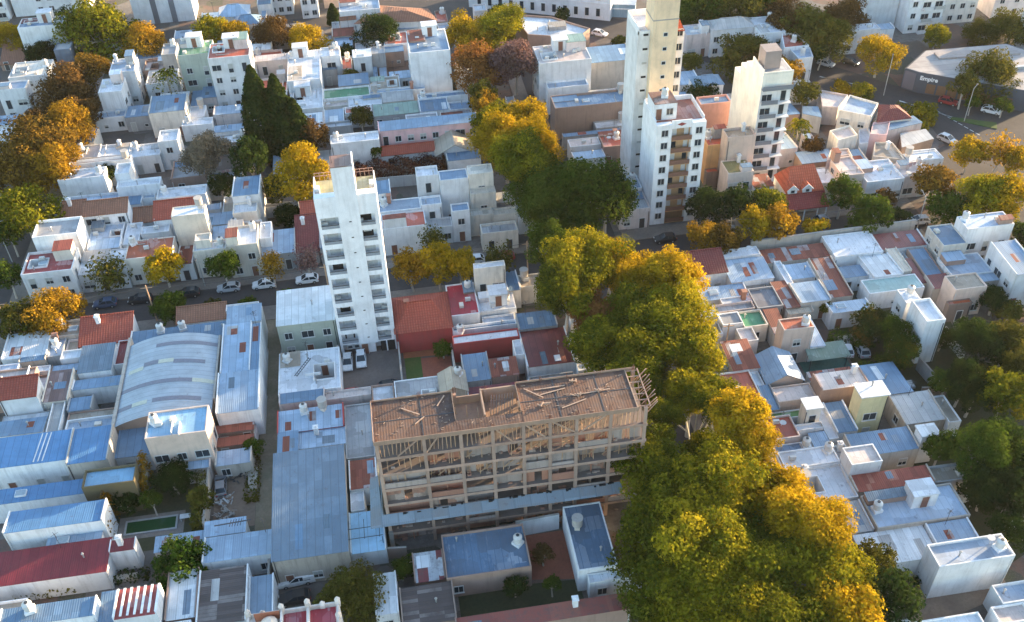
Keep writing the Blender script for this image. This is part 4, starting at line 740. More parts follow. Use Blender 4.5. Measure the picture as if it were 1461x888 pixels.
def patchy(key,cols,scale=.45,rough=.8):
    """voronoi patches of several sheet colours"""
    if key in MATS: return MATS[key]
    m,t,b=nt(key)
    v=t.nodes.new('ShaderNodeTexVoronoi'); v.distance='CHEBYCHEV'; v.inputs['Scale'].default_value=scale; v.inputs['Randomness'].default_value=.7
    t.links.new(pos(t,1,.5,1),v.inputs['Vector'])
    sp=t.nodes.new('ShaderNodeSeparateColor'); t.links.new(v.outputs['Color'],sp.inputs[0])
    c=None; n=len(cols); cr=t.nodes.new('ShaderNodeValToRGB'); cr.color_ramp.interpolation='CONSTANT'
    while len(cr.color_ramp.elements)<n: cr.color_ramp.elements.new(.5)
    for i,cc in enumerate(cols):
        cr.color_ramp.elements[i].position=i/n; cr.color_ramp.elements[i].color=(*cc,1)
    t.links.new(sp.outputs[0],cr.inputs[0])
    n1=noise(t,pos(t),1.2,5,.7); c=mixc(t,ramp(t,n1,.45,.8),cr.outputs[0],(.12,.09,.08))
    w=t.nodes.new('ShaderNodeTexWave'); w.bands_direction='X'; w.inputs['Scale'].default_value=.9; t.links.new(pos(t),w.inputs['Vector'])
    c=mixc(t,ramp(t,w.outputs['Fac'],.6,1),c,(.14,.1,.09)) if False else c
    t.links.new(c,b.inputs['Base Color']); b.inputs['Roughness'].default_value=rough
    bump(t,b,w.outputs['Fac'],.2,.05); MATS[key]=m; return m

WALL={'white':(.78,.78,.785),'cream':(.70,.64,.56),'peach':(.66,.52,.44),'pink':(.68,.45,.45),'pinkwash':(.64,.55,.52),'grey':(.4,.4,.4),
 'slate':(.2,.23,.28),'sage':(.42,.45,.38),'brick':(.36,.24,.19),'brown':(.3,.22,.18),'tan':(.5,.44,.38),'salmon':(.55,.29,.24),
 'orange':(.72,.38,.16),'yellow':(.6,.52,.3),'red':(.45,.07,.06),'ivy':(.13,.10,.05)}
def wallmat(k): return plaster('wall_'+k,WALL[k],.75 if k in('tan','grey','pinkwash','cream') else .40)
FL={'white':(.68,.70,.74),'whiteo':(.78,.79,.80),'blue':(.38,.46,.57),'steel':(.16,.245,.355),'slateblue':(.115,.19,.29),'cream':(.62,.55,.46),'pink':(.62,.52,.48),  # blue tones put the sky tint of shaded pale roofs into the colour
 'grey':(.34,.34,.35),'slate':(.16,.16,.18),'green':(.07,.24,.12),'terra':(.52,.12,.07),'red':(.32,.055,.05),'rust':(.42,.10,.04),'tan':(.42,.34,.26),
 'crimson':(.38,.03,.045),'teal':(.33,.47,.45),'maroon':(.2,.06,.05),'olive':(.25,.23,.10),'grass':(.10,.20,.05),'bright':(.26,.46,.64)}
def roofmat(code):
    t,k=code.split(':')
    if t=='F': return membrane('roof_'+k,FL[k],spot=.55 if k in('white','blue','pink','cream','rust') else .35)
    if t in('M','G','g') and k not in('redtile',):
        d={'blue':((.31,.41,.53),None),'white':((.68,.70,.72),None),'steel':((.15,.24,.35),None),'slate':((.19,.25,.32),None),'azure':((.10,.23,.42),None),  # bluish sheets have reflected sky worked into their base colour
         'grey':((.42,.41,.40),None),'pink':((.60,.50,.45),None),'greenish':((.24,.33,.27),None),'maroon':((.2,.05,.045),None),'crimson':((.17,.018,.026),None),
         'crimsondk':((.19,.02,.024),None),'cream':((.58,.5,.4),None),'tan':((.42,.36,.28),None),'bright':((.4,.62,.8),None),'glass':((.15,.2,.25),None)}
        if k in d: 
            kw={'contrast':.06,'rust':.1} if k in('azure','bright') else {}
            return sheet('sheet_'+k,d[k][0],pitch=1.1 if k!='glass' else .8,rough=.4 if k!='glass' else .2,**kw)
        if k=='rust': return sheet('sheet_rust',(.27,.085,.055),(.34,.33,.34),.2,rust=.6,contrast=.4,rough=.8,pitch=1.0)
        if k=='rustrib': return sheet('sheet_rustrib',(.33,.08,.05),(.45,.2,.14),.25,rust=.5,contrast=.35,rough=.7,pitch=.7)
        if k=='rustpatch': return patchy('sheet_rustpatch',[(.27,.08,.06),(.3,.1,.07),(.24,.07,.055),(.28,.36,.44),(.3,.12,.09)],.28)
        if k=='patch': return patchy('sheet_patch',[(.2,.05,.05),(.45,.47,.5),(.22,.06,.06),(.55,.57,.6)],.75)
        if k=='brownrib': return sheet('sheet_brownrib',(.24,.16,.15),(.4,.33,.33),.3,contrast=.35,rough=.8,pitch=.7)
        if k=='darkrib': return sheet('sheet_darkrib',(.11,.085,.08),(.2,.17,.16),.25,axis='Y',contrast=.4,rough=.85,pitch=.55)
        if k=='tan': return tiles('tile_tan',(.33,.27,.17))
        if k=='slats': return membrane('roof_red',FL['red'])
    return tiles('tile_'+k,{'red':(.42,.09,.05),'brown':(.33,.15,.09),'redtile':(.36,.075,.045),'maroon':(.2,.045,.04)}[k])
GLASS=plain('window_glass',(.03,.04,.05),.12)
FRAME=plain('window_frame',(.6,.59,.57),.6)
SHUT=plain('shutter_grey',(.42,.42,.4),.7)
SHUTB=plain('shutter_brown',(.2,.09,.06),.7)
DARK=plain('dark_opening',(.025,.023,.022),.9)
METAL=plain('dark_metal',(.07,.07,.075),.5,.3)
TANK=plain('tank_plastic',(.62,.6,.57),.6)
TANKG=plain('tank_cement',(.42,.39,.36),.9)
CONC=plaster('concrete',(.36,.33,.30),.5)
BRICK=plaster('bare_brick',(.44,.21,.14),.5)
WOOD=plain('raw_timber',(.50,.32,.20),.85)

# ------------------------------------------------------------ mesh helpers
class MB:
    def __init__(s): s.v=[]; s.f=[]
    def box(s,x0,y0,z0,x1,y1,z1,skip=''):
        b=len(s.v); s.v+=[(x0,y0,z0),(x1,y0,z0),(x1,y1,z0),(x0,y1,z0),(x0,y0,z1),(x1,y0,z1),(x1,y1,z1),(x0,y1,z1)]
        for k,f in (('b',(3,2,1,0)),('t',(4,5,6,7)),('-y',(0,1,5,4)),('+x',(1,2,6,5)),('+y',(2,3,7,6)),('-x',(3,0,4,7))):
            if k not in skip.split(): s.f.append(tuple(b+i for i in f))
        return s
    def poly(s,pts):
        b=len(s.v); s.v+=list(pts); s.f.append(tuple(range(b,b+len(pts)))); return s
    def prism(s,pts,z0,z1,top=True):
        n=len(pts); b=len(s.v); s.v+=[(x,y,z0) for x,y in pts]+[(x,y,z1) for x,y in pts]
        for i in range(n): j=(i+1)%n; s.f.append((b+i,b+j,b+n+j,b+n+i))
        if top: s.f.append(tuple(b+n+i for i in range(n)))
        s.f.append(tuple(b+i for i in reversed(range(n)))); return s
    def bar(s,p,q,w=.1,h=None):
        p=Vector(p); q=Vector(q); h=h or w; d=(q-p).normalized()
        u=d.cross(Vector((0,0,1)));
        if u.length<1e-3: u=Vector((1,0,0))
        u.normalize(); v=d.cross(u).normalized(); b=len(s.v)
        for c in (p,q):
            for a,e in ((-1,-1),(1,-1),(1,1),(-1,1)): s.v.append(tuple(c+u*(a*w/2)+v*(e*h/2)))
        for f in ((0,1,2,3),(7,6,5,4),(0,4,5,1),(1,5,6,2),(2,6,7,3),(3,7,4,0)): s.f.append(tuple(b+i for i in f))
        return s
    def cyl(s,x,y,z0,z1,r,n=12,r1=None,ox=0,oy=0):
        r1=r if r1 is None else r1; b=len(s.v)
        for k in range(n):
            a=2*math.pi*k/n; s.v.append((x+r*math.cos(a),y+r*math.sin(a),z0))
        for k in range(n):
            a=2*math.pi*k/n; s.v.append((x+ox+r1*math.cos(a),y+oy+r1*math.sin(a),z1))
        for k in range(n): j=(k+1)%n; s.f.append((b+k,b+j,b+n+j,b+n+k))
        s.f.append(tuple(b+n+k for k in range(n))); s.f.append(tuple(b+k for k in reversed(range(n)))); return s
    def mesh(s,name,mat):
        me=bpy.data.meshes.new(name); me.from_pydata(s.v,[],s.f); me.update()
        if mat: me.materials.append(mat)
        return me
def link(name,me,parent=None,loc=(0,0,0),rz=0):
    o=bpy.data.objects.new(name,me); C.objects.link(o); o.location=loc; o.rotation_euler=(0,0,rz)
    if parent: o.parent=parent
    return o
def part(name,mb,mat,parent,loc=(0,0,0),rz=0): return link(name,mb.mesh(name,mat),parent,loc,rz)
def tag(o,label,cat,group=None):
    o['label']=label; o['category']=cat
    if group: o['group']=group
    return o
def thing(name,label,cat,loc=(0,0,0),rz=0,group=None):
    o=bpy.data.objects.new(name,None); C.objects.link(o); o.location=loc; o.rotation_euler=(0,0,rz); o.empty_display_size=.3
    return tag(o,label,cat,group)
def struct(name,mb,mat,kind='structure'):
    o=link(name,mb.mesh(name,mat)); o['kind']=kind; return o

# ------------------------------------------------------------ shared small meshes
WM={}
def winmeshes(kind):
    if kind in WM: return WM[kind]
    w,h={'win':(1.15,1.25),'tall':(1.0,2.1),'wide':(1.9,1.3),'door':(1.0,2.2),'gar':(2.6,2.3),'small':(.7,.6)}[kind]
    f=MB(); t=.09
    f.box(-w/2-t,-.07,-t,w/2+t,.0,0); f.box(-w/2-t,-.07,h,w/2+t,.0,h+t); f.box(-w/2-t,-.07,0,-w/2,.0,h); f.box(w/2,-.07,0,w/2+t,.0,h)
    if kind in('win','wide'): f.box(-.03,-.05,0,.03,-.0,h); f.box(-w/2-.15,-.16,-t-.06,w/2+.15,0,-t-.002)
    p=MB().box(-w/2,-.025,0,w/2,-.012,h)
    s=MB(); n=int(h/.16)
    s.box(-w/2,-.045,h*.45,w/2,-.03,h)
    WM[kind]=(f.mesh('window_frame',FRAME),p.mesh('window_pane',GLASS),s.mesh('shutter',SHUT),f.mesh('door_frame',FRAME),p.mesh('door_leaf',SHUTB))
    return WM[kind]
def window(root,kind,loc,rz=0,shutter=False,leafmat=None):
    W=winmeshes(kind)
    if kind in('door','gar'):
        o=link('door',W[3],root,loc,rz); l=link('door_leaf',W[4],o)
        if leafmat: l.material_slots[0].link='OBJECT'; l.material_slots[0].material=leafmat
        return o
    o=link('window',W[0],root,loc,rz); link('window_pane',W[1],o)
    if shutter: link('shutter',W[2],o)
    return o
def mk(fn,name,mat):
    mb=MB(); fn(mb); return mb.mesh(name,mat)
TANKM=mk(lambda m:(m.cyl(0,0,.5,1.55,.55,14,.6),m.cyl(0,0,1.55,1.8,.6,14,.3)),'water_tank',TANK)
TANKM2=mk(lambda m:(m.cyl(0,0,.9,2.2,.7,14)),'water_tank',TANKG)
LIDM=mk(lambda m:m.cyl(0,0,1.8,1.9,.22,10),'tank_lid',METAL)
LIDM2=mk(lambda m:m.cyl(0,0,2.2,2.32,.76,14),'tank_lid',TANKG)
STANDM=mk(lambda m:m.box(-.6,-.6,0,.6,.6,.5),'tank_stand',wallmat('white'))
STANDM2=mk(lambda m:(m.box(-.35,-.35,0,.35,.35,.9)),'tank_stand',wallmat('cream'))
ACM=mk(lambda m:(m.box(-.45,-.2,.1,.45,.2,.75),m.box(-.4,-.15,0,-.3,.15,.1),m.box(.3,-.15,0,.4,.15,.1)),'air_conditioner',plain('ac_casing',(.6,.6,.58),.5))
VENTM=mk(lambda m:(m.cyl(0,0,0,.8,.1,8),m.cyl(0,0,.8,1.0,.2,8,.08)),'roof_vent',plain('vent_zinc',(.4,.4,.4),.5,.5))
CHIMM=mk(lambda m:(m.box(-.32,-.32,0,.32,.32,1.5),m.box(-.42,-.42,1.5,.42,.42,1.62),m.box(-.2,-.2,1.62,.2,.2,1.85)),'chimney',wallmat('white'))
CHIMM2=mk(lambda m:(m.box(-.35,-.35,0,.35,.35,1.7),m.box(-.45,-.45,1.7,.45,.45,1.85)),'chimney',BRICK)
SKYM=mk(lambda m:(m.box(-.75,-.55,0,.75,.55,.3)),'skylight',wallmat('white'))
SKYG=mk(lambda m:m.box(-.66,-.46,.3,.66,.46,.34),'skylight_pane',plain('skylight_glass',(.3,.36,.4),.15))
ANTM=mk(lambda m:(m.bar((0,0,0),(0,0,3),.05),m.bar((-.6,0,2.8),(.6,0,2.8),.04),m.bar((-.4,0,2.5),(.4,0,2.5),.04),m.bar((0,-.5,2.8),(0,.5,2.8),.03)),'antenna',METAL)
LOWM=mk(lambda m:m.box(-1.2,-.07,0,1.2,.07,.55),'partition',wallmat('white'))
BOXM=mk(lambda m:m.box(-.5,-.35,0,.5,.35,.5),'roof_box',wallmat('cream'))
PIPEM=mk(lambda m:(m.bar((-1.4,0,.12),(1.4,0,.12),.1),m.bar((1.4,0,.1),(1.4,0,.8),.1)),'roof_pipe',plain('grey_pipe',(.4,.38,.36),.6))
LAUNM=mk(lambda m:(m.bar((-1.5,0,0),(-1.5,0,1.8),.06),m.bar((1.5,0,0),(1.5,0,1.8),.06),m.bar((-1.5,0,1.75),(1.5,0,1.75),.03),m.box(-1.1,-.02,.9,-.4,.02,1.74),m.box(-.2,-.02,1.1,.4,.02,1.74)),'clothes_line',plain('cloth_red',(.45,.3,.3),.9))
def tank(root,x,y,z,rng):
    big=rng.random()<.3
    o=link('water_tank',TANKM2 if big else TANKM,root,(x,y,z),rng.random()*6)
    link('tank_lid',LIDM2 if big else LIDM,o); link('tank_stand',STANDM2 if big else STANDM,o)
def clutter(root,x0,y0,x1,y1,z,rng,opt):
    """rooftop bits; coords local to root"""
    w,d=x1-x0,y1-y0
    def rp(m=.7): return (x0+m+rng.random()*max(w-2*m,.05), y0+m+rng.random()*max(d-2*m,.05))
    for ch in opt:
        if ch=='k':
            x=x0+.9+rng.random()*.3 if rng.random()<.5 else x1-.9-rng.random()*.3; y=y1-.9-rng.random()*max(0,d*.3)
            tank(root,x,y,z,rng)
        if ch=='c':
            x,y=rp(.5); link('chimney',CHIMM2 if rng.random()<.35 else CHIMM,root,(x,y1-.5,z))
        if ch=='y': 
            o=link('skylight',SKYM,root,((x0+x1)/2+rng.uniform(-.2,.2)*w,(y0+y1)/2,z)); link('skylight_pane',SKYG,o)
        if ch=='u':
            hw=min(1.7,w*.25); cx=(x0+x1)/2+rng.uniform(-.1,.1)*w; cy=y1-1.6
            m=MB().box(cx-hw,cy-1.3,z,cx+hw,cy+1.3,z+2.5); o=part('stair_hut',m,wallmat('white'),root)
            part('hut_roof',MB().box(cx-hw-.12,cy-1.42,z+2.5,cx+hw+.12,cy+1.42,z+2.62),roofmat('F:white'),o)
            window(o,'door',(cx,cy-1.3,z+.02))
    if 'n' in opt or w*d<9:
        if w*d>30 and 'x' not in opt and rng.random()<.4: canopy(root,x0,y0,x1,y1,z,rng)
        if w*d>8 and rng.random()<.6: x,y=rp(.6); link('roof_vent',VENTM,root,(x,y,z))
        return
    if w>3.5 and d>3.5 and rng.random()<.75: canopy(root,x0,y0,x1,y1,z,rng)
    if 'k' not in opt and rng.random()<.38: tank(root,x0+.8 if rng.random()<.5 else x1-.8,y1-.8,z,rng)
    n=int((.5+rng.random())*w*d/16)+1
    for i in range(min(n,9)):
        r=rng.random(); x,y=rp()
        me,nm,rz=((ACM,'air_conditioner',0) if r<.2 else (VENTM,'roof_vent',0) if r<.42 else (BOXM,'roof_box',rng.choice((0,1.57))) if r<.55 else (LOWM,'partition',rng.choice((0,1.57))) if r<.7 else (PIPEM,'roof_pipe',rng.choice((0,1.57,3.14))) if r<.84 else (ANTM,'antenna',rng.random()*3) if r<.9 else (DISHM,'satellite_dish',rng.random()*3) if r<.95 else (LAUNM,'clothes_line',rng.random()*.5))
        if nm in('partition','clothes_line','roof_pipe') and min(w,d)<4: continue
        link(nm,me,root,(x,y,z),rz)

def patio_floor(rng):
    k=rng.randrange(4)
    return (plain('patio_red',(.2,.07,.045),.9),plain('patio_grey',(.13,.12,.11),.9),plain('patio_dark',(.06,.055,.05),.95),plain('patio_green',(.04,.06,.025),.95))[k]
DISHM=mk(lambda m:(m.bar((0,0,0),(0,0,.9),.07),m.cyl(0,-.1,.75,.95,.12,12,.5,0,-.12)),'satellite_dish',plain('dish_grey',(.5,.5,.5),.5))
PLANTM=None
CANO=['M:maroon','M:rust','M:steel','M:white','M:greenish','M:rustrib','M:grey','M:blue','M:glass','F:white','F:tan']
def canopy(root,x0,y0,x1,y1,z,rng):
    w,d=x1-x0,y1-y0; cw,cd=w*rng.uniform(.3,.6),d*rng.uniform(.25,.5); side=rng.random()<.5
    a=x0+.05 if side else x1-cw-.05; b=y1-cd-.05 if rng.random()<.6 else y0+.05; zz=z+rng.choice((.12,.4,1.0,2.2)); t1=zz+rng.uniform(.05,.3)
    m=MB(); P=[(a,b,zz),(a+cw,b,zz),(a+cw,b+cd,t1),(a,b+cd,t1)]; m.v+=P+[(x,y,q+.07) for x,y,q in P]; m.f+=[(3,2,1,0),(4,5,6,7),(0,1,5,4),(1,2,6,5),(2,3,7,6),(3,0,4,7)]
    k=rng.choice(CANO); o=part('canopy',m,roofmat(k),root)
    s=MB().box(a+.06,b+.06,z,a+cw-.06,b+cd-.06,zz-.01); part('canopy_base',s,wallmat(rng.choice(('white','grey','cream','brick','pinkwash'))),o)
# ------------------------------------------------------------ houses
def facade(root,w,z,rz,org,rng,street=True):
    """windows on one wall; org = left end of wall (local), wall runs along local +x rotated rz"""
    cols=max(1,int(w/2.5)); rows=max(1,int((z+.3)/3.1)); c,s=math.cos(rz),math.sin(rz)
    for r in range(rows):
        zb=r*3.0
        for k in range(cols):
            u=(k+.5)*w/cols
            loc=lambda zz:(org[0]+u*c,org[1]+u*s,zz)
            if r==0 and k==cols//2 and w>3: window(root,'door',loc(.05),rz,leafmat=rng.choice((SHUTB,METAL,SHUT)))
            else:
                kind=rng.choice(('win','win','tall','wide') if w/cols>2.3 else ('win','win','tall'))
                window(root,kind,loc(zb+(.25 if kind=='tall' else .95)),rz,rng.random()<.35)
def house(label,x0,y0,x1,y1,z,roof,wall,opt):
    rng=random.Random(label)
    cat='house'
    if 'cat:' in opt: opt,cat=opt.split('cat:'); opt=opt.strip()
    if (x1-x0)*(y1-y0)<22 and z<5 and cat=='house': cat='shed'
    nm={'house':'house','shed':'shed','apartments':'apartment_block','building':'building'}[cat]
    cx,cy=(x0+x1)/2,(y0+y1)/2; w,d=x1-x0,y1-y0
    t=thing(nm,label,cat,(cx,cy,0)); X0,Y0,X1,Y1=-w/2,-d/2,w/2,d/2
    kind=roof.split(':')[0]; wm=wallmat(wall); rm=roofmat(roof)
    pt=.17 if min(w,d)>2 else .1; zr=z
    if kind=='F' and roof!='F:whiteo':
        ph=.15+.4*rng.random()**1.5; zr=z-ph
        m=MB(); m.box(X0,Y0,0,X1,Y1,z,'t b')
        o_=[(X0,Y0),(X1,Y0),(X1,Y1),(X0,Y1)]; i_=[(X0+pt,Y0+pt),(X1-pt,Y0+pt),(X1-pt,Y1-pt),(X0+pt,Y1-pt)]
        for k in range(4):
            j=(k+1)%4; m.poly([(*o_[k],z),(*o_[j],z),(*i_[j],z),(*i_[k],z)]); m.poly([(*i_[k],z),(*i_[j],z),(*i_[j],zr-.02),(*i_[k],zr-.02)])
        part('wall',m,wm,t)
        a0,b0,a1,b1=X0+pt,Y0+pt,X1-pt,Y1-pt; W_,D_=a1-a0,b1-b0
        if 'n' not in opt and W_>4.2 and D_>4.6 and rng.random()<.5 and z>3.5:
            hw,hd=min(3.2,W_*rng.uniform(.28,.45)),min(4.5,D_*rng.uniform(.3,.5)); hx=a0+(W_-hw)*rng.choice((.12,.5,.88,rng.random())); hy=b0+(D_-hd)*rng.uniform(.25,.8)
            m=MB(); xs=[a0,hx,hx+hw,a1]; ys=[b0,hy,hy+hd,b1]
            for i in range(3):
                for j in range(3):
                    if (i,j)!=(1,1): m.poly([(xs[i],ys[j],zr),(xs[i+1],ys[j],zr),(xs[i+1],ys[j+1],zr),(xs[i],ys[j+1],zr)])
            part('roof',m,rm,t)
            q=[(hx,hy),(hx+hw,hy),(hx+hw,hy+hd),(hx,hy+hd)]; m=MB(); zf=max(.5,zr-3.2); e=.12; o=[(hx-e,hy-e),(hx+hw+e,hy-e),(hx+hw+e,hy+hd+e),(hx-e,hy+hd+e)]
            for k in range(4):
                j=(k+1)%4; m.poly([(*q[j],zf),(*q[k],zf),(*q[k],zr+.3),(*q[j],zr+.3)]); m.poly([(*q[k],zr+.3),(*o[k],zr+.3),(*o[j],zr+.3),(*q[j],zr+.3)][::-1]); m.poly([(*o[k],zr-.01),(*o[j],zr-.01),(*o[j],zr+.3),(*o[k],zr+.3)])
            pw=part('patio_wall',m,wm,t); part('patio_floor',MB().poly([(x,y,zf) for x,y in q]),patio_floor(rng),pw)
            window(pw,'door' if rng.random()<.5 else 'win',(hx+hw/2,hy+hd-.002,zf+(.9 if rng.random()<.5 else .05)))
        else: part('roof',MB().poly([(x,y,zr) for x,y in i_]),rm,t)
    elif roof=='F:whiteo':
        part('wall',MB().box(X0+.2,Y0+.25,0,X1-.2,Y1-.2,z-.2,'b'),wm,t); part('roof',MB().box(X0,Y0,z-.19,X1,Y1,z),rm,t); Y0+=.25; 
    elif kind=='M':
        sl=rng.uniform(.03,.08)*rng.choice((1,1,1,-1)); dz=sl*d; zf,zb=z-max(dz,0)-.05,z+min(dz,0)-.05
        side=rng.random()<.65; zz=z+.12
        m=MB().box(X0,Y0,0,X1,Y1,min(zf,zb)-.25,'t b')
        m.poly([(X0,Y0,min(zf,zb)-.25),(X1,Y0,min(zf,zb)-.25),(X1,Y0,zf-.06),(X0,Y0,zf-.06)]) 
        m.poly([(X1,Y0,min(zf,zb)-.25),(X1,Y1,min(zf,zb)-.25),(X1,Y1,zb-.06),(X1,Y0,zf-.06)])
        m.poly([(X0,Y1,min(zf,zb)-.25),(X0,Y0,min(zf,zb)-.25),(X0,Y0,zf-.06),(X0,Y1,zb-.06)])
        m.poly([(X1,Y1,min(zf,zb)-.25),(X0,Y1,min(zf,zb)-.25),(X0,Y1,zb-.06),(X1,Y1,zb-.06)])
        part('wall',m,wm,t)
        ov=.12; a=MB(); xa,xb=(X0+pt,X1-pt) if side else (X0-.08,X1+.08)
        ya,yb=Y0-ov,Y1-(.02 if side else -.1)
        z1=lambda y: zf+(zb-zf)*(y-Y0)/(Y1-Y0)
        for q in (0,):
            b=len(a.v); a.v+=[(xa,ya,z1(ya)-.05),(xb,ya,z1(ya)-.05),(xb,yb,z1(yb)-.05),(xa,yb,z1(yb)-.05),(xa,ya,z1(ya)),(xb,ya,z1(ya)),(xb,yb,z1(yb)),(xa,yb,z1(yb))]
            a.f+=[(3,2,1,0),(4,5,6,7),(0,1,5,4),(1,2,6,5),(2,3,7,6),(3,0,4,7)]
        part('roof',a,rm,t)
        if side:
            for xs,xe in((X0,X0+pt),(X1-pt,X1)):
                p=MB()
                b=len(p.v)
                for (yy,ze) in ((Y0-.02,zf),(Y1,zb)):
                    p.v+=[(xs-.004,yy,ze-.3),(xe+.004,yy,ze-.3),(xe+.004,yy,ze+.22),(xs-.004,yy,ze+.22)]
                p.f+=[tuple(b+i for i in f) for f in((0,1,2,3),(7,6,5,4),(0,4,5,1),(1,5,6,2),(2,6,7,3),(3,7,4,0))]
                part('parapet',p,wm,t)
        zr=z1(0)
        if roof not in('M:azure','M:slats','M:glass','M:bright') and w*d>14:
            for q in range(rng.choice((0,1,1,2,3))):
                pw,pd=rng.choice((.9,1.0,1.8)),rng.uniform(1.2,min(4,d*.6)); px=rng.uniform(X0+.3,X1-.3-pw) if w>pw+.8 else X0+.3; py=rng.uniform(Y0+.1,Y1-.2-pd)
                a=MB(); b0=.012+.006*q; a.v+=[(px,py,z1(py)+b0),(px+pw,py,z1(py)+b0),(px+pw,py+pd,z1(py+pd)+b0),(px,py+pd,z1(py+pd)+b0)]; a.f+=[(0,1,2,3)]
                part('roof_sheet',a,roofmat(rng.choice(('M:rust','M:white','M:grey','M:slate','M:glass','M:steel','M:rust'))),t)
            if rng.random()<.4: link('roof_vent',VENTM,t,(rng.uniform(X0+.4,X1-.4),0,z1(0)-.02))
            if rng.random()<.25: link('antenna',ANTM,t,(rng.uniform(X0+.4,X1-.4),Y1-.5,z1(Y1-.5)),rng.random()*3)
        if 'k' in opt or 'c' in opt:
            for ch in opt:
                yy=Y1-.8; 
                if ch=='k': tank(t,X0+.9+rng.random()*max(.1,w-1.8),yy,z1(yy)-.05,rng)
                if ch=='c': link('chimney',CHIMM,t,(X0+.6+rng.random()*max(.1,w-1.2),yy,z1(yy)-.05))
        if 'y' in opt:
            o=link('skylight',SKYM,t,(X0+w*.3,0,zr-.03)); link('skylight_pane',SKYG,o)
        if roof=='M:slats':
            a=MB(); n=int(w/.75)
            for k in range(n+1):
                xx=X0+.1+k*(w-.2)/n; a.bar((xx,Y0+.1,z1(Y0+.1)+.25),(xx,Y1-.1,z1(Y1-.1)+.25),.28,.12)
            part('slat',a,wallmat('white'),t)
        if 'three white stripes' in label:
            a=MB()
            for k in range(3): a.bar((X0+w*(.56+.035*k*1.6),Y0+.2,z1(Y0+.2)+.03),(X0+w*(.60+.035*k*1.6),Y1-.2,z1(Y1-.2)+.03),.16,.06)
            part('stripe',a,wallmat('white'),t)
    elif kind=='T':
        hh=min(2.2,d*.32); ze,zt=z-hh*.75,z+hh*.25
        m=MB().box(X0,Y0,0,X1,Y1,ze-.1,'t b')
        m.poly([(X1,Y0,ze-.1),(X1,Y1,ze-.1),(X1,Y1,zt-.1)]); m.poly([(X0,Y1,ze-.1),(X0,Y0,ze-.1),(X0,Y1,zt-.1)]); m.poly([(X1,Y1,ze-.1),(X0,Y1,ze-.1),(X0,Y1,zt-.1),(X1,Y1,zt-.1)])
        part('wall',m,wm,t)
        a=MB(); ya=Y0-.3; za=ze-.3*(zt-ze)/d
        a.v+=[(X0-.1,ya,za-.1),(X1+.1,ya,za-.1),(X1+.1,Y1+.05,zt-.1),(X0-.1,Y1+.05,zt-.1),(X0-.1,ya,za+.03),(X1+.1,ya,za+.03),(X1+.1,Y1+.05,zt+.03),(X0-.1,Y1+.05,zt+.03)]
        a.f+=[(3,2,1,0),(4,5,6,7),(0,1,5,4),(1,2,6,5),(2,3,7,6),(3,0,4,7)]
        rf=part('roof',a,rm,t)
        part('ridge_cap',MB().box(X0-.12,Y1-.12,zt-.05,X1+.12,Y1+.1,zt+.14),rm,t)
        if 'c' in opt: link('chimney',CHIMM,t,(X0+w*.35,Y1-d*.25,ze+(zt-ze)*.65))
        if 'y' in opt: o=link('skylight',SKYM,t,(X0+w*.5,0,(ze+zt)/2)); link('skylight_pane',SKYG,o)
        zr=ze
    elif kind in('G','g'):
        hh=min(2.4,(w if kind=='G' else d)*.28); ze,zt=z-hh*.6,z+hh*.4
        m=MB().box(X0,Y0,0,X1,Y1,ze,'t b')
        a=MB(); o=.25
        if kind=='G':
            for yy,rv in((Y0,0),(Y1,1)): m.poly([(X0,yy,ze),(X1,yy,ze),(0,yy,zt)][::-1 if rv else 1])
            e=ze-o*(zt-ze)/(w/2)
            a.poly([(X0-o,Y0-o,e),(0,Y0-o,zt),(0,Y1+o,zt),(X0-o,Y1+o,e)][::-1]); a.poly([(0,Y0-o,zt),(X1+o,Y0-o,e),(X1+o,Y1+o,e),(0,Y1+o,zt)][::-1])
            a.poly([(X0-o,Y0-o,e-.12),(0,Y0-o,zt-.12),(0,Y0-o,zt),(X0-o,Y0-o,e)]); a.poly([(0,Y0-o,zt-.12),(X1+o,Y0-o,e-.12),(X1+o,Y0-o,e),(0,Y0-o,zt)])
        else:
            i=min(d/2,w*.3); e=ze-o*.5
            P=[(X0-o,Y0-o,e),(X1+o,Y0-o,e),(X1+o,Y1+o,e),(X0-o,Y1+o,e),(X0+i,0,zt),(X1-i,0,zt)]
            b=len(a.v); a.v+=P; a.f+=[(0,1,5,4),(1,2,5),(2,3,4,5),(3,0,4),(3,2,1,0)]
        part('wall',m,wm,t); part('roof',a,rm,t)
        if 'c' in opt: link('chimney',CHIMM2,t,(X0+w*.25,d*.1,ze+.3))
        if 'k' in opt: tank(t,X0+w*.75,Y1-1,ze,rng)
        if kind=='g':
            part('ridge_cap',MB().box(X0+min(d/2,w*.3),-.1,zt-.05,X1-min(d/2,w*.3),.1,zt+.12),rm,t)
    if kind=='F': clutter(t,X0+pt,Y0+pt,X1-pt,Y1-pt,zr,rng,opt)
    zw=z-.5
    if 'w' not in opt and w>2.6 and z>2.6 and kind!='g':
        nwin=1+int(w/4.5); ok=rng.random()<.7
        for k in range(nwin):
            if not ok or rng.random()<.25: continue
            u=X0+(k+.5+rng.uniform(-.15,.15))*w/nwin
            if rng.random()<.3: window(t,'door',(u,Y0-.002,.03),0,leafmat=rng.choice((SHUTB,METAL,SHUT)))
            else: window(t,rng.choice(('win','small','win')),(u,Y0-.002,min(1.0,max(.6,z-2.4))),0,rng.random()<.4)
    if rng.random()<.55 and w>2.6:
        x=X0+rng.choice((.25,w-.25)); part('downpipe',MB().box(x-.05,Y0-.11,0,x+.05,Y0-.005,max(1,zw-.3)),rng.choice((FRAME,METAL,MATS['wall_'+wall])),t)
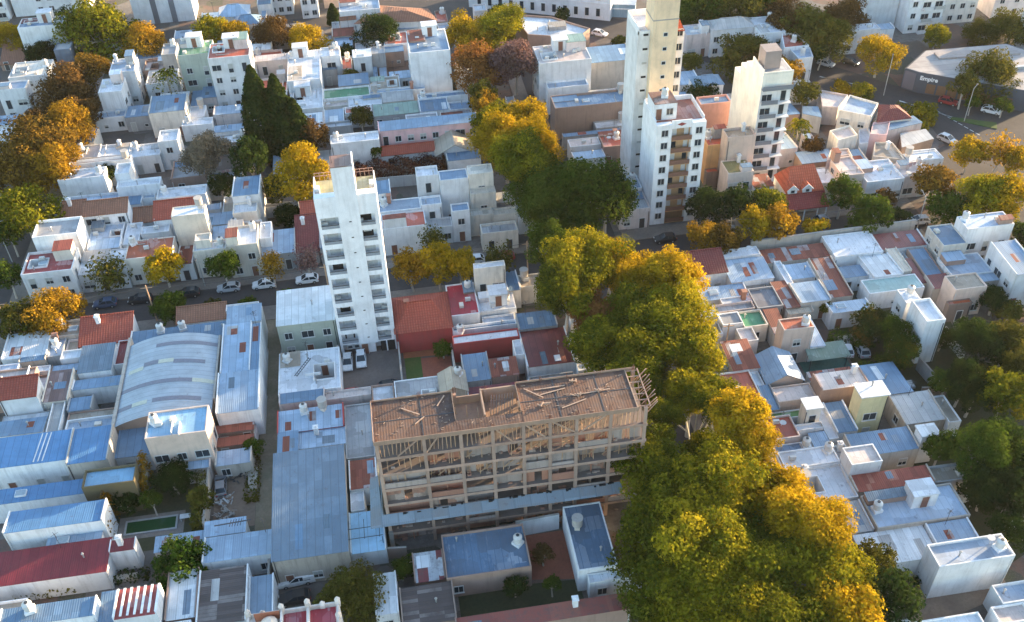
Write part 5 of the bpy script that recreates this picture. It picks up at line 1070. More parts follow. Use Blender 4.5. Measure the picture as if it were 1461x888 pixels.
    if 'w' not in opt and cx>20 and d>4 and rng.random()<.6: window(t,rng.choice(('small','win')),(X0-.002,Y0+d*rng.uniform(.3,.7),max(.9,z-2.3)),-math.pi/2)
    if 'w' in opt: facade(t,w,zw,0,(X0,Y0-.002),rng)
    if 's' in opt: facade(t,d,zw,-math.pi/2,(X0-.002,Y1),rng)
    if 'e' in opt: facade(t,d,zw,math.pi/2,(X1+.002,Y0),rng)
    if wall=='ivy':
        pass
    return t
def quadhouse(label,P,z,roof,wall,opt):
    rng=random.Random(label); cat='house'
    if 'cat:' in opt: opt,cat=opt.split('cat:'); opt=opt.strip()
    area=sum(P[i][0]*P[(i+1)%len(P)][1]-P[(i+1)%len(P)][0]*P[i][1] for i in range(len(P)))
    if area<0: P=P[::-1]
    cx=sum(p[0] for p in P)/len(P); cy=sum(p[1] for p in P)/len(P)
    Q=[(x-cx,y-cy) for x,y in P]; n=len(Q)
    t=thing('building' if cat=='building' else 'house',label,cat,(cx,cy,0)); wm=wallmat(wall); rm=roofmat(roof)
    kind=roof[0]
    if kind=='F':
        ph=.45; I=[]
        for i,(x,y) in enumerate(Q):
            a=Vector(Q[i-1])-Vector((x,y)); b=Vector(Q[(i+1)%n])-Vector((x,y)); a.normalize(); b.normalize(); s=max(.3,abs(a.x*b.y-a.y*b.x))
            v=(a+b)*(.2/s); I.append((x+v.x,y+v.y))
        m=MB()
        for i in range(n):
            j=(i+1)%n; m.poly([(*Q[i],0),(*Q[j],0),(*Q[j],z),(*Q[i],z)]); m.poly([(*Q[i],z),(*Q[j],z),(*I[j],z),(*I[i],z)]); m.poly([(*I[i],z),(*I[j],z),(*I[j],z-ph-.02),(*I[i],z-ph-.02)])
        part('wall',m,wm,t); part('roof',MB().poly([(x,y,z-ph) for x,y in I]),rm,t); zr=z-ph
        xs=sorted(p[0] for p in I); ys=sorted(p[1] for p in I); a,b=xs[1]*.7,xs[-2]*.7; c,d=ys[1]*.6,ys[-2]*.6
        if b-a>1 and d-c>1: clutter(t,a,c,b,d,zr,rng,opt)
    else:
        m=MB().prism(Q,0,z-1 if kind=='T' else z-.1); part('wall',m,wm,t)
        a=MB(); 
        if kind=='T':
            E=[(x*1.06,y*1.06,z-1) for x,y in Q]; k=[(x*.25,y*.25,z+.4) for x,y in Q]
            for i in range(n): j=(i+1)%n; a.poly([E[i],E[j],k[j],k[i]])
            a.poly(k)
        else: a.prism([(x*1.02,y*1.02) for x,y in Q],z-.1,z)
        part('roof',a,rm,t)
    for i in range(n):
        x,y=Q[i]; X,Y=Q[(i+1)%n]; L=math.hypot(X-x,Y-y); nx,ny=(Y-y)/L,-(X-x)/L
        if ny<-.35 and 'w' in opt or (nx<-.6 and 's' in opt): facade(t,L,z-.5,math.atan2(Y-y,X-x),(x+nx*.004,y+ny*.004),rng)
for h in HOUSES: house(*h)
for q in QUADS: quadhouse(*q)
# ------------------------------------------------------------ ground, roads
def groundmat():
    m,t,b=nt('ground_earth'); n1=noise(t,pos(t),.12,5,.6); n2=noise(t,pos(t),.9,5,.7); n3=noise(t,pos(t),5,3)
    v=t.nodes.new('ShaderNodeTexVoronoi'); v.distance='CHEBYCHEV'; v.inputs['Scale'].default_value=.16; t.links.new(pos(t),v.inputs['Vector'])
    sp=t.nodes.new('ShaderNodeSeparateColor'); t.links.new(v.outputs['Color'],sp.inputs[0])
    cr=t.nodes.new('ShaderNodeValToRGB'); cr.color_ramp.interpolation='CONSTANT'; cols=[(.13,.10,.085),(.16,.145,.135),(.17,.09,.065),(.05,.06,.028),(.19,.175,.165),(.11,.09,.075)]
    while len(cr.color_ramp.elements)<6: cr.color_ramp.elements.new(.5)
    for i,c in enumerate(cols): cr.color_ramp.elements[i].position=i/6; cr.color_ramp.elements[i].color=(*c,1)
    t.links.new(sp.outputs[0],cr.inputs[0])
    c=mixc(t,ramp(t,n2,.35,.75),cr.outputs[0],(.075,.065,.058)); c=mixc(t,ramp(t,n3,.4,.9),c,(.14,.12,.105))
    t.links.new(c,b.inputs['Base Color']); b.inputs['Roughness'].default_value=.95; bump(t,b,n2,.3,.1); return m
def mottled(key,col,col2,s=1.0,rough=.9):
    if key in MATS: return MATS[key]
    m,t,b=nt(key); n1=noise(t,pos(t),.35*s,5,.65); n2=noise(t,pos(t),2.4*s,4,.7)
    c=mixc(t,ramp(t,n1,.35,.7),col,col2); c=mixc(t,ramp(t,n2,.45,.85),c,dk(col,.6)); t.links.new(c,b.inputs['Base Color']); b.inputs['Roughness'].default_value=rough
    bump(t,b,n2,.2,.04); MATS[key]=m; return m
ASPH=mottled('asphalt',(.072,.06,.056),(.05,.043,.042)); PAVE=mottled('pavement_slabs',(.24,.2,.17),(.17,.145,.125))
LAWN=mottled('lawn_grass',(.055,.10,.02),(.09,.11,.03),1.5); DIRT=mottled('dirt',(.25,.18,.13),(.16,.11,.085))
REDP=mottled('red_paving',(.30,.10,.06),(.22,.075,.05)); PATIO=mottled('patio_tiles',(.28,.24,.21),(.2,.17,.15))
struct('ground',MB().poly([(-900,-300,0),(900,-300,0),(900,1500,0),(-900,1500,0)]),groundmat())
def sheetpoly(name,pts,z,mat): return struct(name,MB().poly([(x,y,z) for x,y in pts]),mat)
rz=.008
sheetpoly('road',[(-130,139.8),(99,139.8),(99,146.6),(-130,146.6)],rz,ASPH)
sheetpoly('road',[(-77,30),(-70,30),(-70,320),(-77,320)],rz*1.5,ASPH)
sheetpoly('road',[(33.3,40),(40.3,40),(40.3,262),(33.3,262)],rz*2,ASPH)
sheetpoly('road',[(-130,253),(6,253),(6,260),(-130,260)],rz*2.5,ASPH)
AV=[(-8,282),(-8,262),(20,250),(58,231.5),(78,214),(99.5,194.5),(112,185),(116.5,177),(115,160),(108,140),(108,134),(119,134),(125,160),(132,166),(150,150),(162,152),(140,176.8),(124,187.5),(117,193.5),(107,205.5),(92,222),(66,240),(40,257),(12,272)]
sheetpoly('avenue',AV,rz*3,ASPH)
def slab(name,pts,h,mat): return struct(name,MB().prism(pts,0,h),mat)
for pts in ([(-67.6,136),(30,136),(30,139.8),(-67.6,139.8)],[(-69.8,146.6),(32,146.6),(32,149.6),(-69.8,149.6)],[(-69.8,149.61),(-66.4,149.61),(-66.4,252.8),(-69.8,252.8)],
            [(-69.8,60),(-67.61,60),(-67.61,139.8),(-69.8,139.8)],[(30.01,50),(33.3,50),(33.3,139.8),(30.01,139.8)],[(40.3,50),(43.6,50),(43.6,137),(40.3,137)],
            [(40.3,137.01),(97,137.01),(97,139.8),(40.3,139.8)],[(41.6,146.6),(99,146.6),(99,150),(41.6,150)],[(30,149.61),(33.3,149.61),(33.3,236),(30,236)],[(40.3,150.01),(43,150.01),(43,232),(40.3,232)],
            [(-66.39,249),(4,249),(4,252.8),(-66.39,252.8)],[(-80,60),(-77.2,60),(-77.2,138),(-80,138)],[(-80,149),(-77.2,149),(-77.2,252),(-80,252)]):
    slab('pavement',pts,.13,PAVE)
sheetpoly('road',[(108,134),(150,134),(170,150),(150,164.9),(125,172),(112,165)],rz*3.5,ASPH)
sheetpoly('garden_ground',[(69.5,66),(79.1,70),(79.1,95.9),(69.5,95.9)],.02,mottled('garden_lawn',(.03,.04,.012),(.055,.045,.022)))
slab('median',[(121.6,176.6),(122.6,177.4),(130.6,173.2),(129.4,170.8)],.14,LAWN)
mk_=MB()
for k in range(9):
    a=Vector((114.6+k*.95,186.5-k*1.1)); mk_.poly([(a.x,a.y,.03),(a.x+1.8,a.y-2.0,.03),(a.x+2.1,a.y-1.8,.03),(a.x+.3,a.y+.2,.03)])
for k in range(7):
    a=Vector((101.8+k*.75,201.0-k*.6)); mk_.poly([(a.x,a.y,.03),(a.x+1.9,a.y-1.6,.03),(a.x+2.15,a.y-1.35,.03),(a.x+.25,a.y+.25,.03)])
for k in range(10):
    a=Vector((117.6+k*.5,184.8-k*1.5)); mk_.poly([(a.x+2,a.y-1,.034),(a.x+2.4,a.y-2,.034),(a.x+2.6,a.y-2,.034),(a.x+2.2,a.y-1,.034)])
for k in range(8): mk_.poly([(26.6,140.4+k*.8,.03),(29.2,140.4+k*.8,.03),(29.2,140.8+k*.8,.03),(26.6,140.8+k*.8,.03)])
struct('road_markings',mk_,plain('road_paint',(.6,.6,.58),.7))
sheetpoly('courtyard_paving',[(-11.8,113.7),(-2.4,113.9),(-2.5,124.8),(-11.8,124.8)],.03,mottled('court_pavers',(.19,.15,.13),(.13,.105,.095)))
sheetpoly('lawn',[(-1.5,116.2),(1.15,116.2),(1.15,122),(-1.5,122)],.03,LAWN)
sheetpoly('paving',[(1.16,114.5),(6,115),(6,121.2),(1.16,121.6)],.034,REDP)
sheetpoly('paving',[(-1.6,122.01),(6.4,121.8),(6.4,127),(-1.6,127)],.03,mottled('terracotta_floor',(.36,.13,.06),(.28,.1,.05)))
sheetpoly('lane_ground',[(-24.6,85),(-21.6,85),(-21.8,136),(-24.4,136)],.02,mottled('grassy_dirt',(.27,.21,.15),(.15,.13,.075)))
sheetpoly('lot_ground',[(-30.4,91.8),(-24.61,91.8),(-24.61,106),(-30.6,106)],.026,DIRT)
sheetpoly('yard_paving',[(-21.8,72),(-11.9,72),(-11.9,85.6),(-21.8,85.6)],.03,mottled('yard_concrete',(.17,.145,.13),(.11,.095,.088)))
sheetpoly('garden_ground',[(-47,90),(-31.6,90),(-31.6,102.5),(-40,102.5),(-40,98),(-47,98)],.03,mottled('garden_soil',(.05,.055,.025),(.085,.075,.04)))
sheetpoly('paving',[(-43.4,92.3),(-34.4,92.3),(-34.4,96.3),(-43.4,96.3)],.036,PATIO)
sheetpoly('paving',[(11,76.5),(17.6,75.5),(17.6,83.5),(11,83.5)],.03,REDP)
sheetpoly('lawn',[(2,71.5),(18,71.5),(17.8,75.4),(2,76.4)],.026,mottled('dark_lawn',(.03,.04,.015),(.05,.05,.02)))
sheetpoly('court_floor',[(61.2,106.9),(69,106.9),(69.4,113.2),(61.2,113.4)],.03,mottled('teal_court',(.055,.14,.12),(.08,.15,.12)))
sheetpoly('lawn',[(69.5,96),(79,97.6),(88,105),(90,116),(69.5,116)],.02,mottled('garden_lawn',(.03,.04,.012),(.055,.045,.022)))
sheetpoly('lawn',[(79.1,70),(106,70),(106,112),(88,105),(79.1,97)],.02,MATS['garden_lawn'])
sheetpoly('yard_paving',[(56,60.2),(72,64),(72,68),(60,66)],.03,DIRT)

# ------------------------------------------------------------ leaves
def leafmat(key,c1,c2,c3):
    m,t,b=nt('leaf_'+key); at=t.nodes.new('ShaderNodeAttribute'); at.attribute_name='tint'
    oi=t.nodes.new('ShaderNodeObjectInfo')
    cr=t.nodes.new('ShaderNodeValToRGB'); cr.color_ramp.elements[0].color=(*c1,1); cr.color_ramp.elements[1].color=(*c3,1); e=cr.color_ramp.elements.new(.5); e.color=(*c2,1)
    n=noise(t,pos(t),.22,2); a=node(t,'ShaderNodeMath',operation='MULTIPLY_ADD'); t.links.new(n,a.inputs[0]); a.inputs[1].default_value=.9; a.inputs[2].default_value=-.45
    s=node(t,'ShaderNodeMath',operation='ADD'); t.links.new(at.outputs['Fac'],s.inputs[0]); t.links.new(a.outputs[0],s.inputs[1]); t.links.new(s.outputs[0],cr.inputs[0])
    c=objvar(t,cr.outputs[0],.18)
    tr=t.nodes.new('ShaderNodeBsdfTranslucent'); df=t.nodes.new('ShaderNodeBsdfDiffuse'); mx=t.nodes.new('ShaderNodeMixShader'); mx.inputs[0].default_value=.33
    t.links.new(c,df.inputs[0]); t.links.new(c,tr.inputs[0]); t.links.new(df.outputs[0],mx.inputs[1]); t.links.new(tr.outputs[0],mx.inputs[2])
    t.links.new(mx.outputs[0],t.nodes['Material Output'].inputs[0]); return m
LEAF={'gy':((.045,.065,.008),(.135,.14,.011),(.32,.265,.015)),'ylg':((.07,.085,.008),(.225,.20,.012),(.44,.325,.016)),'yel':((.17,.13,.008),(.39,.255,.012),(.58,.36,.018)),
 'or':((.14,.085,.012),(.33,.185,.016),(.5,.29,.022)),'orb':((.075,.055,.014),(.17,.10,.018),(.33,.19,.025)),'br':((.13,.06,.018),(.22,.10,.03),(.30,.14,.04)),
 'brd':((.07,.045,.018),(.11,.065,.022),(.17,.09,.028)),'gr':((.03,.055,.008),(.06,.09,.011),(.11,.13,.018)),'dg':((.016,.032,.008),(.03,.05,.011),(.05,.065,.016)),
 'ol':((.055,.06,.011),(.10,.095,.016),(.16,.13,.022)),'mv':((.13,.075,.07),(.19,.11,.10),(.25,.15,.13)),'gry':((.15,.125,.085),(.21,.17,.12),(.26,.2,.14)),
 'grd':((.016,.04,.007),(.04,.075,.010),(.12,.15,.02)),'olg':((.05,.05,.011),(.10,.095,.018),(.2,.14,.025)),'dgo':((.025,.045,.01),(.05,.06,.015),(.17,.09,.02)),'gro':((.03,.06,.01),(.06,.09,.012),(.2,.12,.018)),
 'vine':((.07,.025,.02),(.11,.045,.03),(.15,.07,.04)),'ivyo':((.32,.12,.012),(.30,.16,.018),(.12,.11,.02))}
LM={k:leafmat(k,*v) for k,v in LEAF.items()}
def barkmat():
    return plaster('tree_bark',WALL['tan'],.6)
BARK=barkmat()
def leafmesh(name,P,N,sz,tint,rs):
    """P centres, N outward normals, one bent quad per leaf clump"""
    n=len(P); rv=rs.normal(size=(n,3)); nn=N+rv*.62; nn/=np.linalg.norm(nn,axis=1)[:,None]
    a=np.cross(nn,rs.normal(size=(n,3))); a/=np.linalg.norm(a,axis=1)[:,None]; b=np.cross(nn,a)
    s=(sz*(.45+1.2*rs.random(n)**1.6))[:,None]; asp=(.5+.5*rs.random(n))[:,None]
    V=np.stack([P-a*s*.5,P-b*s*asp*.45+nn*s*.12,P+a*s*.5,P+b*s*asp*.45+nn*s*.12],1).reshape(-1,3)
    me=bpy.data.meshes.new(name); me.vertices.add(4*n); me.vertices.foreach_set('co',V.astype('f').ravel())
    me.loops.add(4*n); me.loops.foreach_set('vertex_index',np.arange(4*n,dtype='i')); me.polygons.add(n)
    me.polygons.foreach_set('loop_start',np.arange(0,4*n,4,dtype='i')); 
    me.update(calc_edges=True)
    at=me.attributes.new('tint','FLOAT','FACE'); at.data.foreach_set('value',tint.astype('f'))
    return me
def lobes(cs,rs_,n_per_m2,rs,sz,squash=.85):
    P=[];N=[];T=[]
    for c,r in zip(cs,rs_):
        n=int(n_per_m2*4*math.pi*r*r); d=rs.normal(size=(n,3)); d/=np.linalg.norm(d,axis=1)[:,None]
        rad=r*(.62+.5*rs.random(n)**.8); p=d*rad[:,None]+rs.normal(size=(n,3))*.10*r; p[:,2]*=squash
        P.append(p+c); N.append(d+np.array([0,0,.35])); T.append(np.full(n,rs.random()*.55)+rs.random(n)*.4)
    return np.concatenate(P),np.concatenate(N),np.concatenate(T)
def crown(shape,R_,rs):
    if shape=='plane':
        cs=[];rr=[]
        for i in range(34):
            d=rs.normal(size=3); d/=np.linalg.norm(d); 
            if d[2]<-.45: d[2]*=-.5
            k=(.5+.42*rs.random()); r=R_*(.19+.17*rs.random())
            cs.append(d*[1,1,.82]*(R_*k)); rr.append(r)
        for i in range(8):
            d=rs.normal(size=3)*.3*R_; cs.append(d); rr.append(R_*.3)
        return leafmesh('crown',*_pn(lobes(cs,rr,16,rs,.5),.33),rs=rs)
    if shape=='round':
        cs=[];rr=[]
        for i in range(34):
            d=rs.normal(size=3); d/=np.linalg.norm(d); 
            if d[2]<-.5: d[2]*=-.6
            cs.append(d*[1,1,.88]*(R_*(.5+.36*rs.random()))); rr.append(R_*(.16+.18*rs.random()))
        cs.append(np.zeros(3)); rr.append(R_*.45)
        return leafmesh('crown',*_pn(lobes(cs,rr,15,rs,.4),.33),rs=rs)
    if shape=='sparse':
        n=1500; d=rs.normal(size=(n,3)); d/=np.linalg.norm(d,axis=1)[:,None]; rad=R_*(.25+.75*rs.random(n)**.5); p=d*rad[:,None]*[1,1,.9]
        # gather towards twigs
        tw=rs.normal(size=(46,3)); tw/=np.linalg.norm(tw,axis=1)[:,None]; i=rs.integers(0,46,n); p=p*.35+tw[i]*rad[:,None]*.65
        return leafmesh('crown',p,d+[0,0,.4],np.full(n,.34),rs.random(n),rs)
    if shape=='cypress':
        n=14000; h=rs.random(n); ang=rs.random(n)*6.283; prof=np.minimum(1,(h*6+.25))*np.clip((1-h)**.62,0,1); lump=.82+.18*np.sin(ang*3+h*19)*np.cos(h*27+ang)
        rad=R_*prof*lump*(.7+.3*rs.random(n)); p=np.stack([rad*np.cos(ang),rad*np.sin(ang),h],1)
        N=np.stack([np.cos(ang),np.sin(ang),np.full(n,.5)],1); return p,N,rs
def _pn(x,sz=.46): P,N,T=x; return P,N,np.full(len(P),sz),T
def mkcrowns():
    D={}
    for shape,bases in (('plane',(4.6,5.8)),('round',(1.8,3.2,5.2)),('sparse',(3.0,5.5))):
        for bR in bases:
            L=[]
            for v in range(4 if shape=='plane' else 3): L.append((bR,crown(shape,bR,np.random.default_rng(hash((len(shape),bR,v))%99991))))
            D[(shape,bR)]=L
    return D
CR=mkcrowns()
for k,L in CR.items():
    for b,me in L: me.materials.append(LM['gr'])
def trunkmesh(h,r,limbs,spread,rs):
    m=MB()
    pts=[Vector((0,0,0))]
    lean=Vector((rs.normal()*.06,rs.normal()*.06,1)); top=lean*h*.55
    m.cyl(0,0,0,top.z,r,8,r*.62,top.x,top.y)
    for k in range(limbs):
        a=k*6.283/limbs+rs.random()*.7; e=Vector((math.cos(a)*spread*(.5+.4*rs.random()),math.sin(a)*spread*(.5+.4*rs.random()),h*(.82+.2*rs.random())))
        m.bar(top*(.75+.25*rs.random()),top.lerp(e,.55)+Vector((0,0,.25)),r*.7); m.bar(top.lerp(e,.53)+Vector((0,0,.24)),e,r*.38)
        for q in range(2):
            f=top.lerp(e,.6); g=f+Vector((rs.normal()*.25*spread,rs.normal()*.25*spread,h*.14)); m.bar(f,g,r*.22)
    return m
def palm(root,h,R_,rs):
    m=MB().cyl(0,0,0,h-.6,.28,9,.2); part('trunk',m,BARK,root)
    P=[];N=[];S_=[]
    for k in range(34):
        a=k*2.4; el=1.2-k*.055; L=R_*(.85+.25*rs.random())
        for q in range(16):
            u=(q+1)/16; r=L*u*math.cos(el*.7); z=h-.6+L*(math.sin(el)*u-1.0*u*u)*.8
            for sgn in(-1,1):
                off=.18*math.sin(u*3)
                P.append((r*math.cos(a)-sgn*off*math.sin(a),r*math.sin(a)+sgn*off*math.cos(a),z)); N.append((math.cos(a)*.3,math.sin(a)*.3,1)); S_.append(.42)
    P=np.array(P);return leafmesh('crown',P,np.array(N),np.array(S_),rs.random(len(P)),rs)
for y_ in range(74,134,6): TREES.append((107+(y_*13%5),y_,4.2,7.5,'round','dg','unseen low tree added beyond the right edge to shade the gardens'))  # row out of view, added to cast shade on the garden ground
for (x,y,R_,h,shape,colr,label) in TREES:
    rs=np.random.default_rng(abs(hash(round(x*1000+y)))%10**6)
    kinds={'palm':'palm_tree','cypress':'cypress_tree'}; nm=kinds.get(shape,'plane_tree' if shape=='plane' else 'tree')
    cat='palm' if shape=='palm' else 'tree'
    if 139.6<y<143.5 and shape!='plane' : y=139.2
    t=thing(nm,label,cat,(x,y,0),0)
    if shape=='palm':
        me=palm(t,h,R_,rs); me.materials.append(LM[colr]); link('crown',me,t); continue
    if shape=='cypress':
        p,N,_=crown('cypress',R_*1.55,rs); p[:,2]=.5+p[:,2]*(h-.5)
        me=leafmesh('crown',p,N,np.full(len(p),.6),rs.random(len(p)),rs); me.materials.append(LM[colr]); link('crown',me,t)
        part('trunk',MB().cyl(0,0,0,h*.7,.3,7,.1),BARK,t); continue
    ks=[k for k in CR if k[0]==shape]; k=min(ks,key=lambda q:abs(q[1]-R_)); bR,me=CR[k][rs.integers(0,len(CR[k]))]
    R_*=1.06 if shape=='plane' else 1.12; h=h*(.9+.24*rs.random()) if shape=='plane' else h; zc=h-R_*.85 if h>=6 else max(h-R_*.9,h*.4); sc=R_/bR; zs=1.0 if (shape=='plane' or h<6) else max(1.0,min(1.35,(h-1.2)/(2*R_)))
    if zs>1: zc=h-R_*.88*zs
    o=link('crown',me,t,(0,0,zc),rs.random()*6.28); o.scale=(sc*(.94+.12*rs.random()),sc*(.94+.12*rs.random()),sc*zs*(.95+.1*rs.random()))
    o.material_slots[0].link='OBJECT'; o.material_slots[0].material=LM[colr]
    big=shape=='plane'
    part('trunk',trunkmesh(zc+R_*.2,.38 if big else .06+R_*.045,6 if big else 5,R_*.7,rs),BARK,t)
    if big:   # ragged lower skirt so that the crown is not a lifted ball
        o2=link('lower_branches',CR[('round',5.2)][rs.integers(0,3)][1],t,(rs.normal()*.8,rs.normal()*.8,zc-R_*.55),rs.random()*6.28)
        s2=R_/5.2*.6; o2.scale=(s2,s2,s2*.9); o2.material_slots[0].link='OBJECT'; o2.material_slots[0].material=LM[colr]
def hedge(label,x0,y0,x1,y1,h,colr,cat='hedge',nm='hedge',dens=16,group=None):
    rs=np.random.default_rng(int(abs(x0*91+y0*17))); t=thing(nm,label,cat,((x0+x1)/2,(y0+y1)/2,0),0,group)
    w,d=(x1-x0)/2,(y1-y0)/2; A=4*w*d+2*h*(2*w+2*d); n=int(A*dens)
    P=np.stack([rs.uniform(-w,w,n),rs.uniform(-d,d,n),rs.uniform(0,h,n)],1); f=rs.integers(0,3,n)
    top=f==0; P[top,2]=h*(.85+.25*rs.random(top.sum())); sx=f==1; P[sx,0]=np.sign(P[sx,0])*w; sy=f==2; P[sy,1]=np.sign(P[sy,1])*d
    P[:,2]*=.8+.3*np.sin(P[:,0]*1.3+P[:,1]*.9)*.5+.15
    P+=rs.normal(size=(n,3))*.13; P[:,2]=np.maximum(P[:,2],.02)
    N=P/np.array([max(w,.4),max(d,.4),h]); N[:,2]+=.2
    me=leafmesh('foliage',P,N,np.full(n,.36),rs.random(n)*.6+.3*np.sin(P[:,0]*.8)*.5+.2,rs); me.materials.append(LM[colr]); link('foliage',me,t)
    part('stems',MB().box(-w*.7,-d*.5,0,w*.7,d*.5,h*.6),BARK,t)
hedge('long band of dark reddish vine behind the street row right of the white tower top',-6.8,174.5,11,178.8,3.6,'vine','vine','vine_bank',46)
hedge('orange ivy covering the right wall of the flat-roofed house by the pool garden',-40.1,98.4,-39.2,102.6,5.6,'ivyo','ivy','ivy')
hedge('dark ivy hanging on the front of the flat-roofed house by the pool garden',-46.5,97.4,-40.2,98.2,4.6,'ol','ivy','ivy')
hedge('orange ivy on the end wall of the wide blue roof left of the pool',-44.7,92.0,-43.6,97.0,4.6,'ivyo','ivy','ivy')
hedge('tall olive hedge between the pool garden and the dirt lot',-32.6,91,-31.2,103,3.2,'ol')
hedge('low dark hedge in front of the long crimson house at bottom left',-55,84.6,-47.5,86.2,1.5,'ol')
hedge('scrubby bushes beside the white end of the long crimson house',-46,85.0,-38.4,86.6,1.1,'dg','bush','bush')
hedge('curved green hedge above the teal court on the right',67.5,111.5,77,113.2,2.6,'gr')
hedge('green hedge below the teal court on the right',69.2,104.4,76.8,105.6,2.4,'gr')
hedge('dark hedge under the right wall of the tall white-walled house',60.5,66.6,70,67.6,1.2,'dg')
hedge('bushes along the foot of the unfinished building near the patchwork roof',-4.6,79.6,-2.6,81.6,2.2,'gr','bush','bush')
hedge('weeds on the left of the dirt alley by the rusty sheds',-26,96,-24.2,104,1.0,'ol','weeds','bush')
hedge('clipped kerb hedge along the wedge block on the avenue',111.5,173,114.8,182,2.2,'ylg')
hedge('dark garden hedge under the yellow tree left of the white tower',-21,163,-14.5,166,2.4,'dg')

# ------------------------------------------------------------ walls
def gwall(label,a,b,h,wm='white',th=.2):
    dx,dy=b[0]-a[0],b[1]-a[1]; L=math.hypot(dx,dy); t=thing('boundary_wall',label,'wall',(a[0],a[1],0),math.atan2(dy,dx))
    part('wall_panel',MB().box(0,-th/2,0,L,th/2,h),wallmat(wm),t); part('coping',MB().box(-.02,-th/2-.04,h,L+.02,th/2+.04,h+.07),CONC,t)
gwall('white left wall of the parking court at the white tower',(-12.0,113.6),(-12.0,124.4),2.6)
gwall('white right wall of the parking court at the white tower',(-2.2,113.6),(-2.2,124.4),2.6)
gwall('brown front wall closing the parking court below the two white cars',(-11.8,113.4),(-2.3,113.5),2.2,'brown')
gwall('lit tan wall between pool garden and dirt lot',(-31.0,90.8),(-31.0,106),2.8,'tan')
gwall('long pale wall on the left side of the dirt alley',(-24.75,106.2),(-24.75,111.6),2.4,'white')
gwall('red and grey wall on the right side of the dirt alley',(-21.3,96),(-21.3,131),1.3,'brown')
gwall('tan left wall of the parking yard with the white pickup',(-21.9,72),(-21.9,83.8),3,'tan')
gwall('tan brick right wall of the parking yard with the white pickup',(-11.6,76),(-11.6,84),2.4,'tan')
gwall('brown back wall of the yard below the unfinished building',(-11.4,83.6),(-4.0,82.8),2.2,'brown')
gwall('cream wall along the far side of the lawn by the teal court',(78.8,104.6),(79.6,98.0),2.6,'grey')
gwall('white wall slanting down beside the dark garden',(86.4,110.8),(86.8,105.0),2.4)
gwall('brown wall between pink roofed house and lawn on the right',(76.2,98.4),(79.4,97.9),2.4,'brown')
gwall('pale painted garden wall right of the big blue-white house',(70.6,78.3),(77.0,78.6),2.6)
gwall('white garden wall at the right edge of the lower right corner',(76.5,73.2),(84,72.6),2.2)
gwall('white end wall of the red courtyard below the unfinished building',(10.9,83.6),(16.9,83.9),3.2)
gwall('red wall in front of the large flat blue-grey roof',(2.6,77.0),(11.0,76.6),2.4,'red')
gwall('brick street wall running behind the right block along the cross street',(62,136.4),(93.5,137.0),4.6,'tan',.3)
gwall('red right wall of the garden beside the weathered beige gable',(6.3,114.5),(6.3,121.5),2.4,'white')
gwall('grey garden wall behind the street row under the vine band',(-8,173.8),(11,173.2),2.4,'grey')
gwall('white wall between two gardens at the far right edge',(97,108),(104,111.5),2.2)

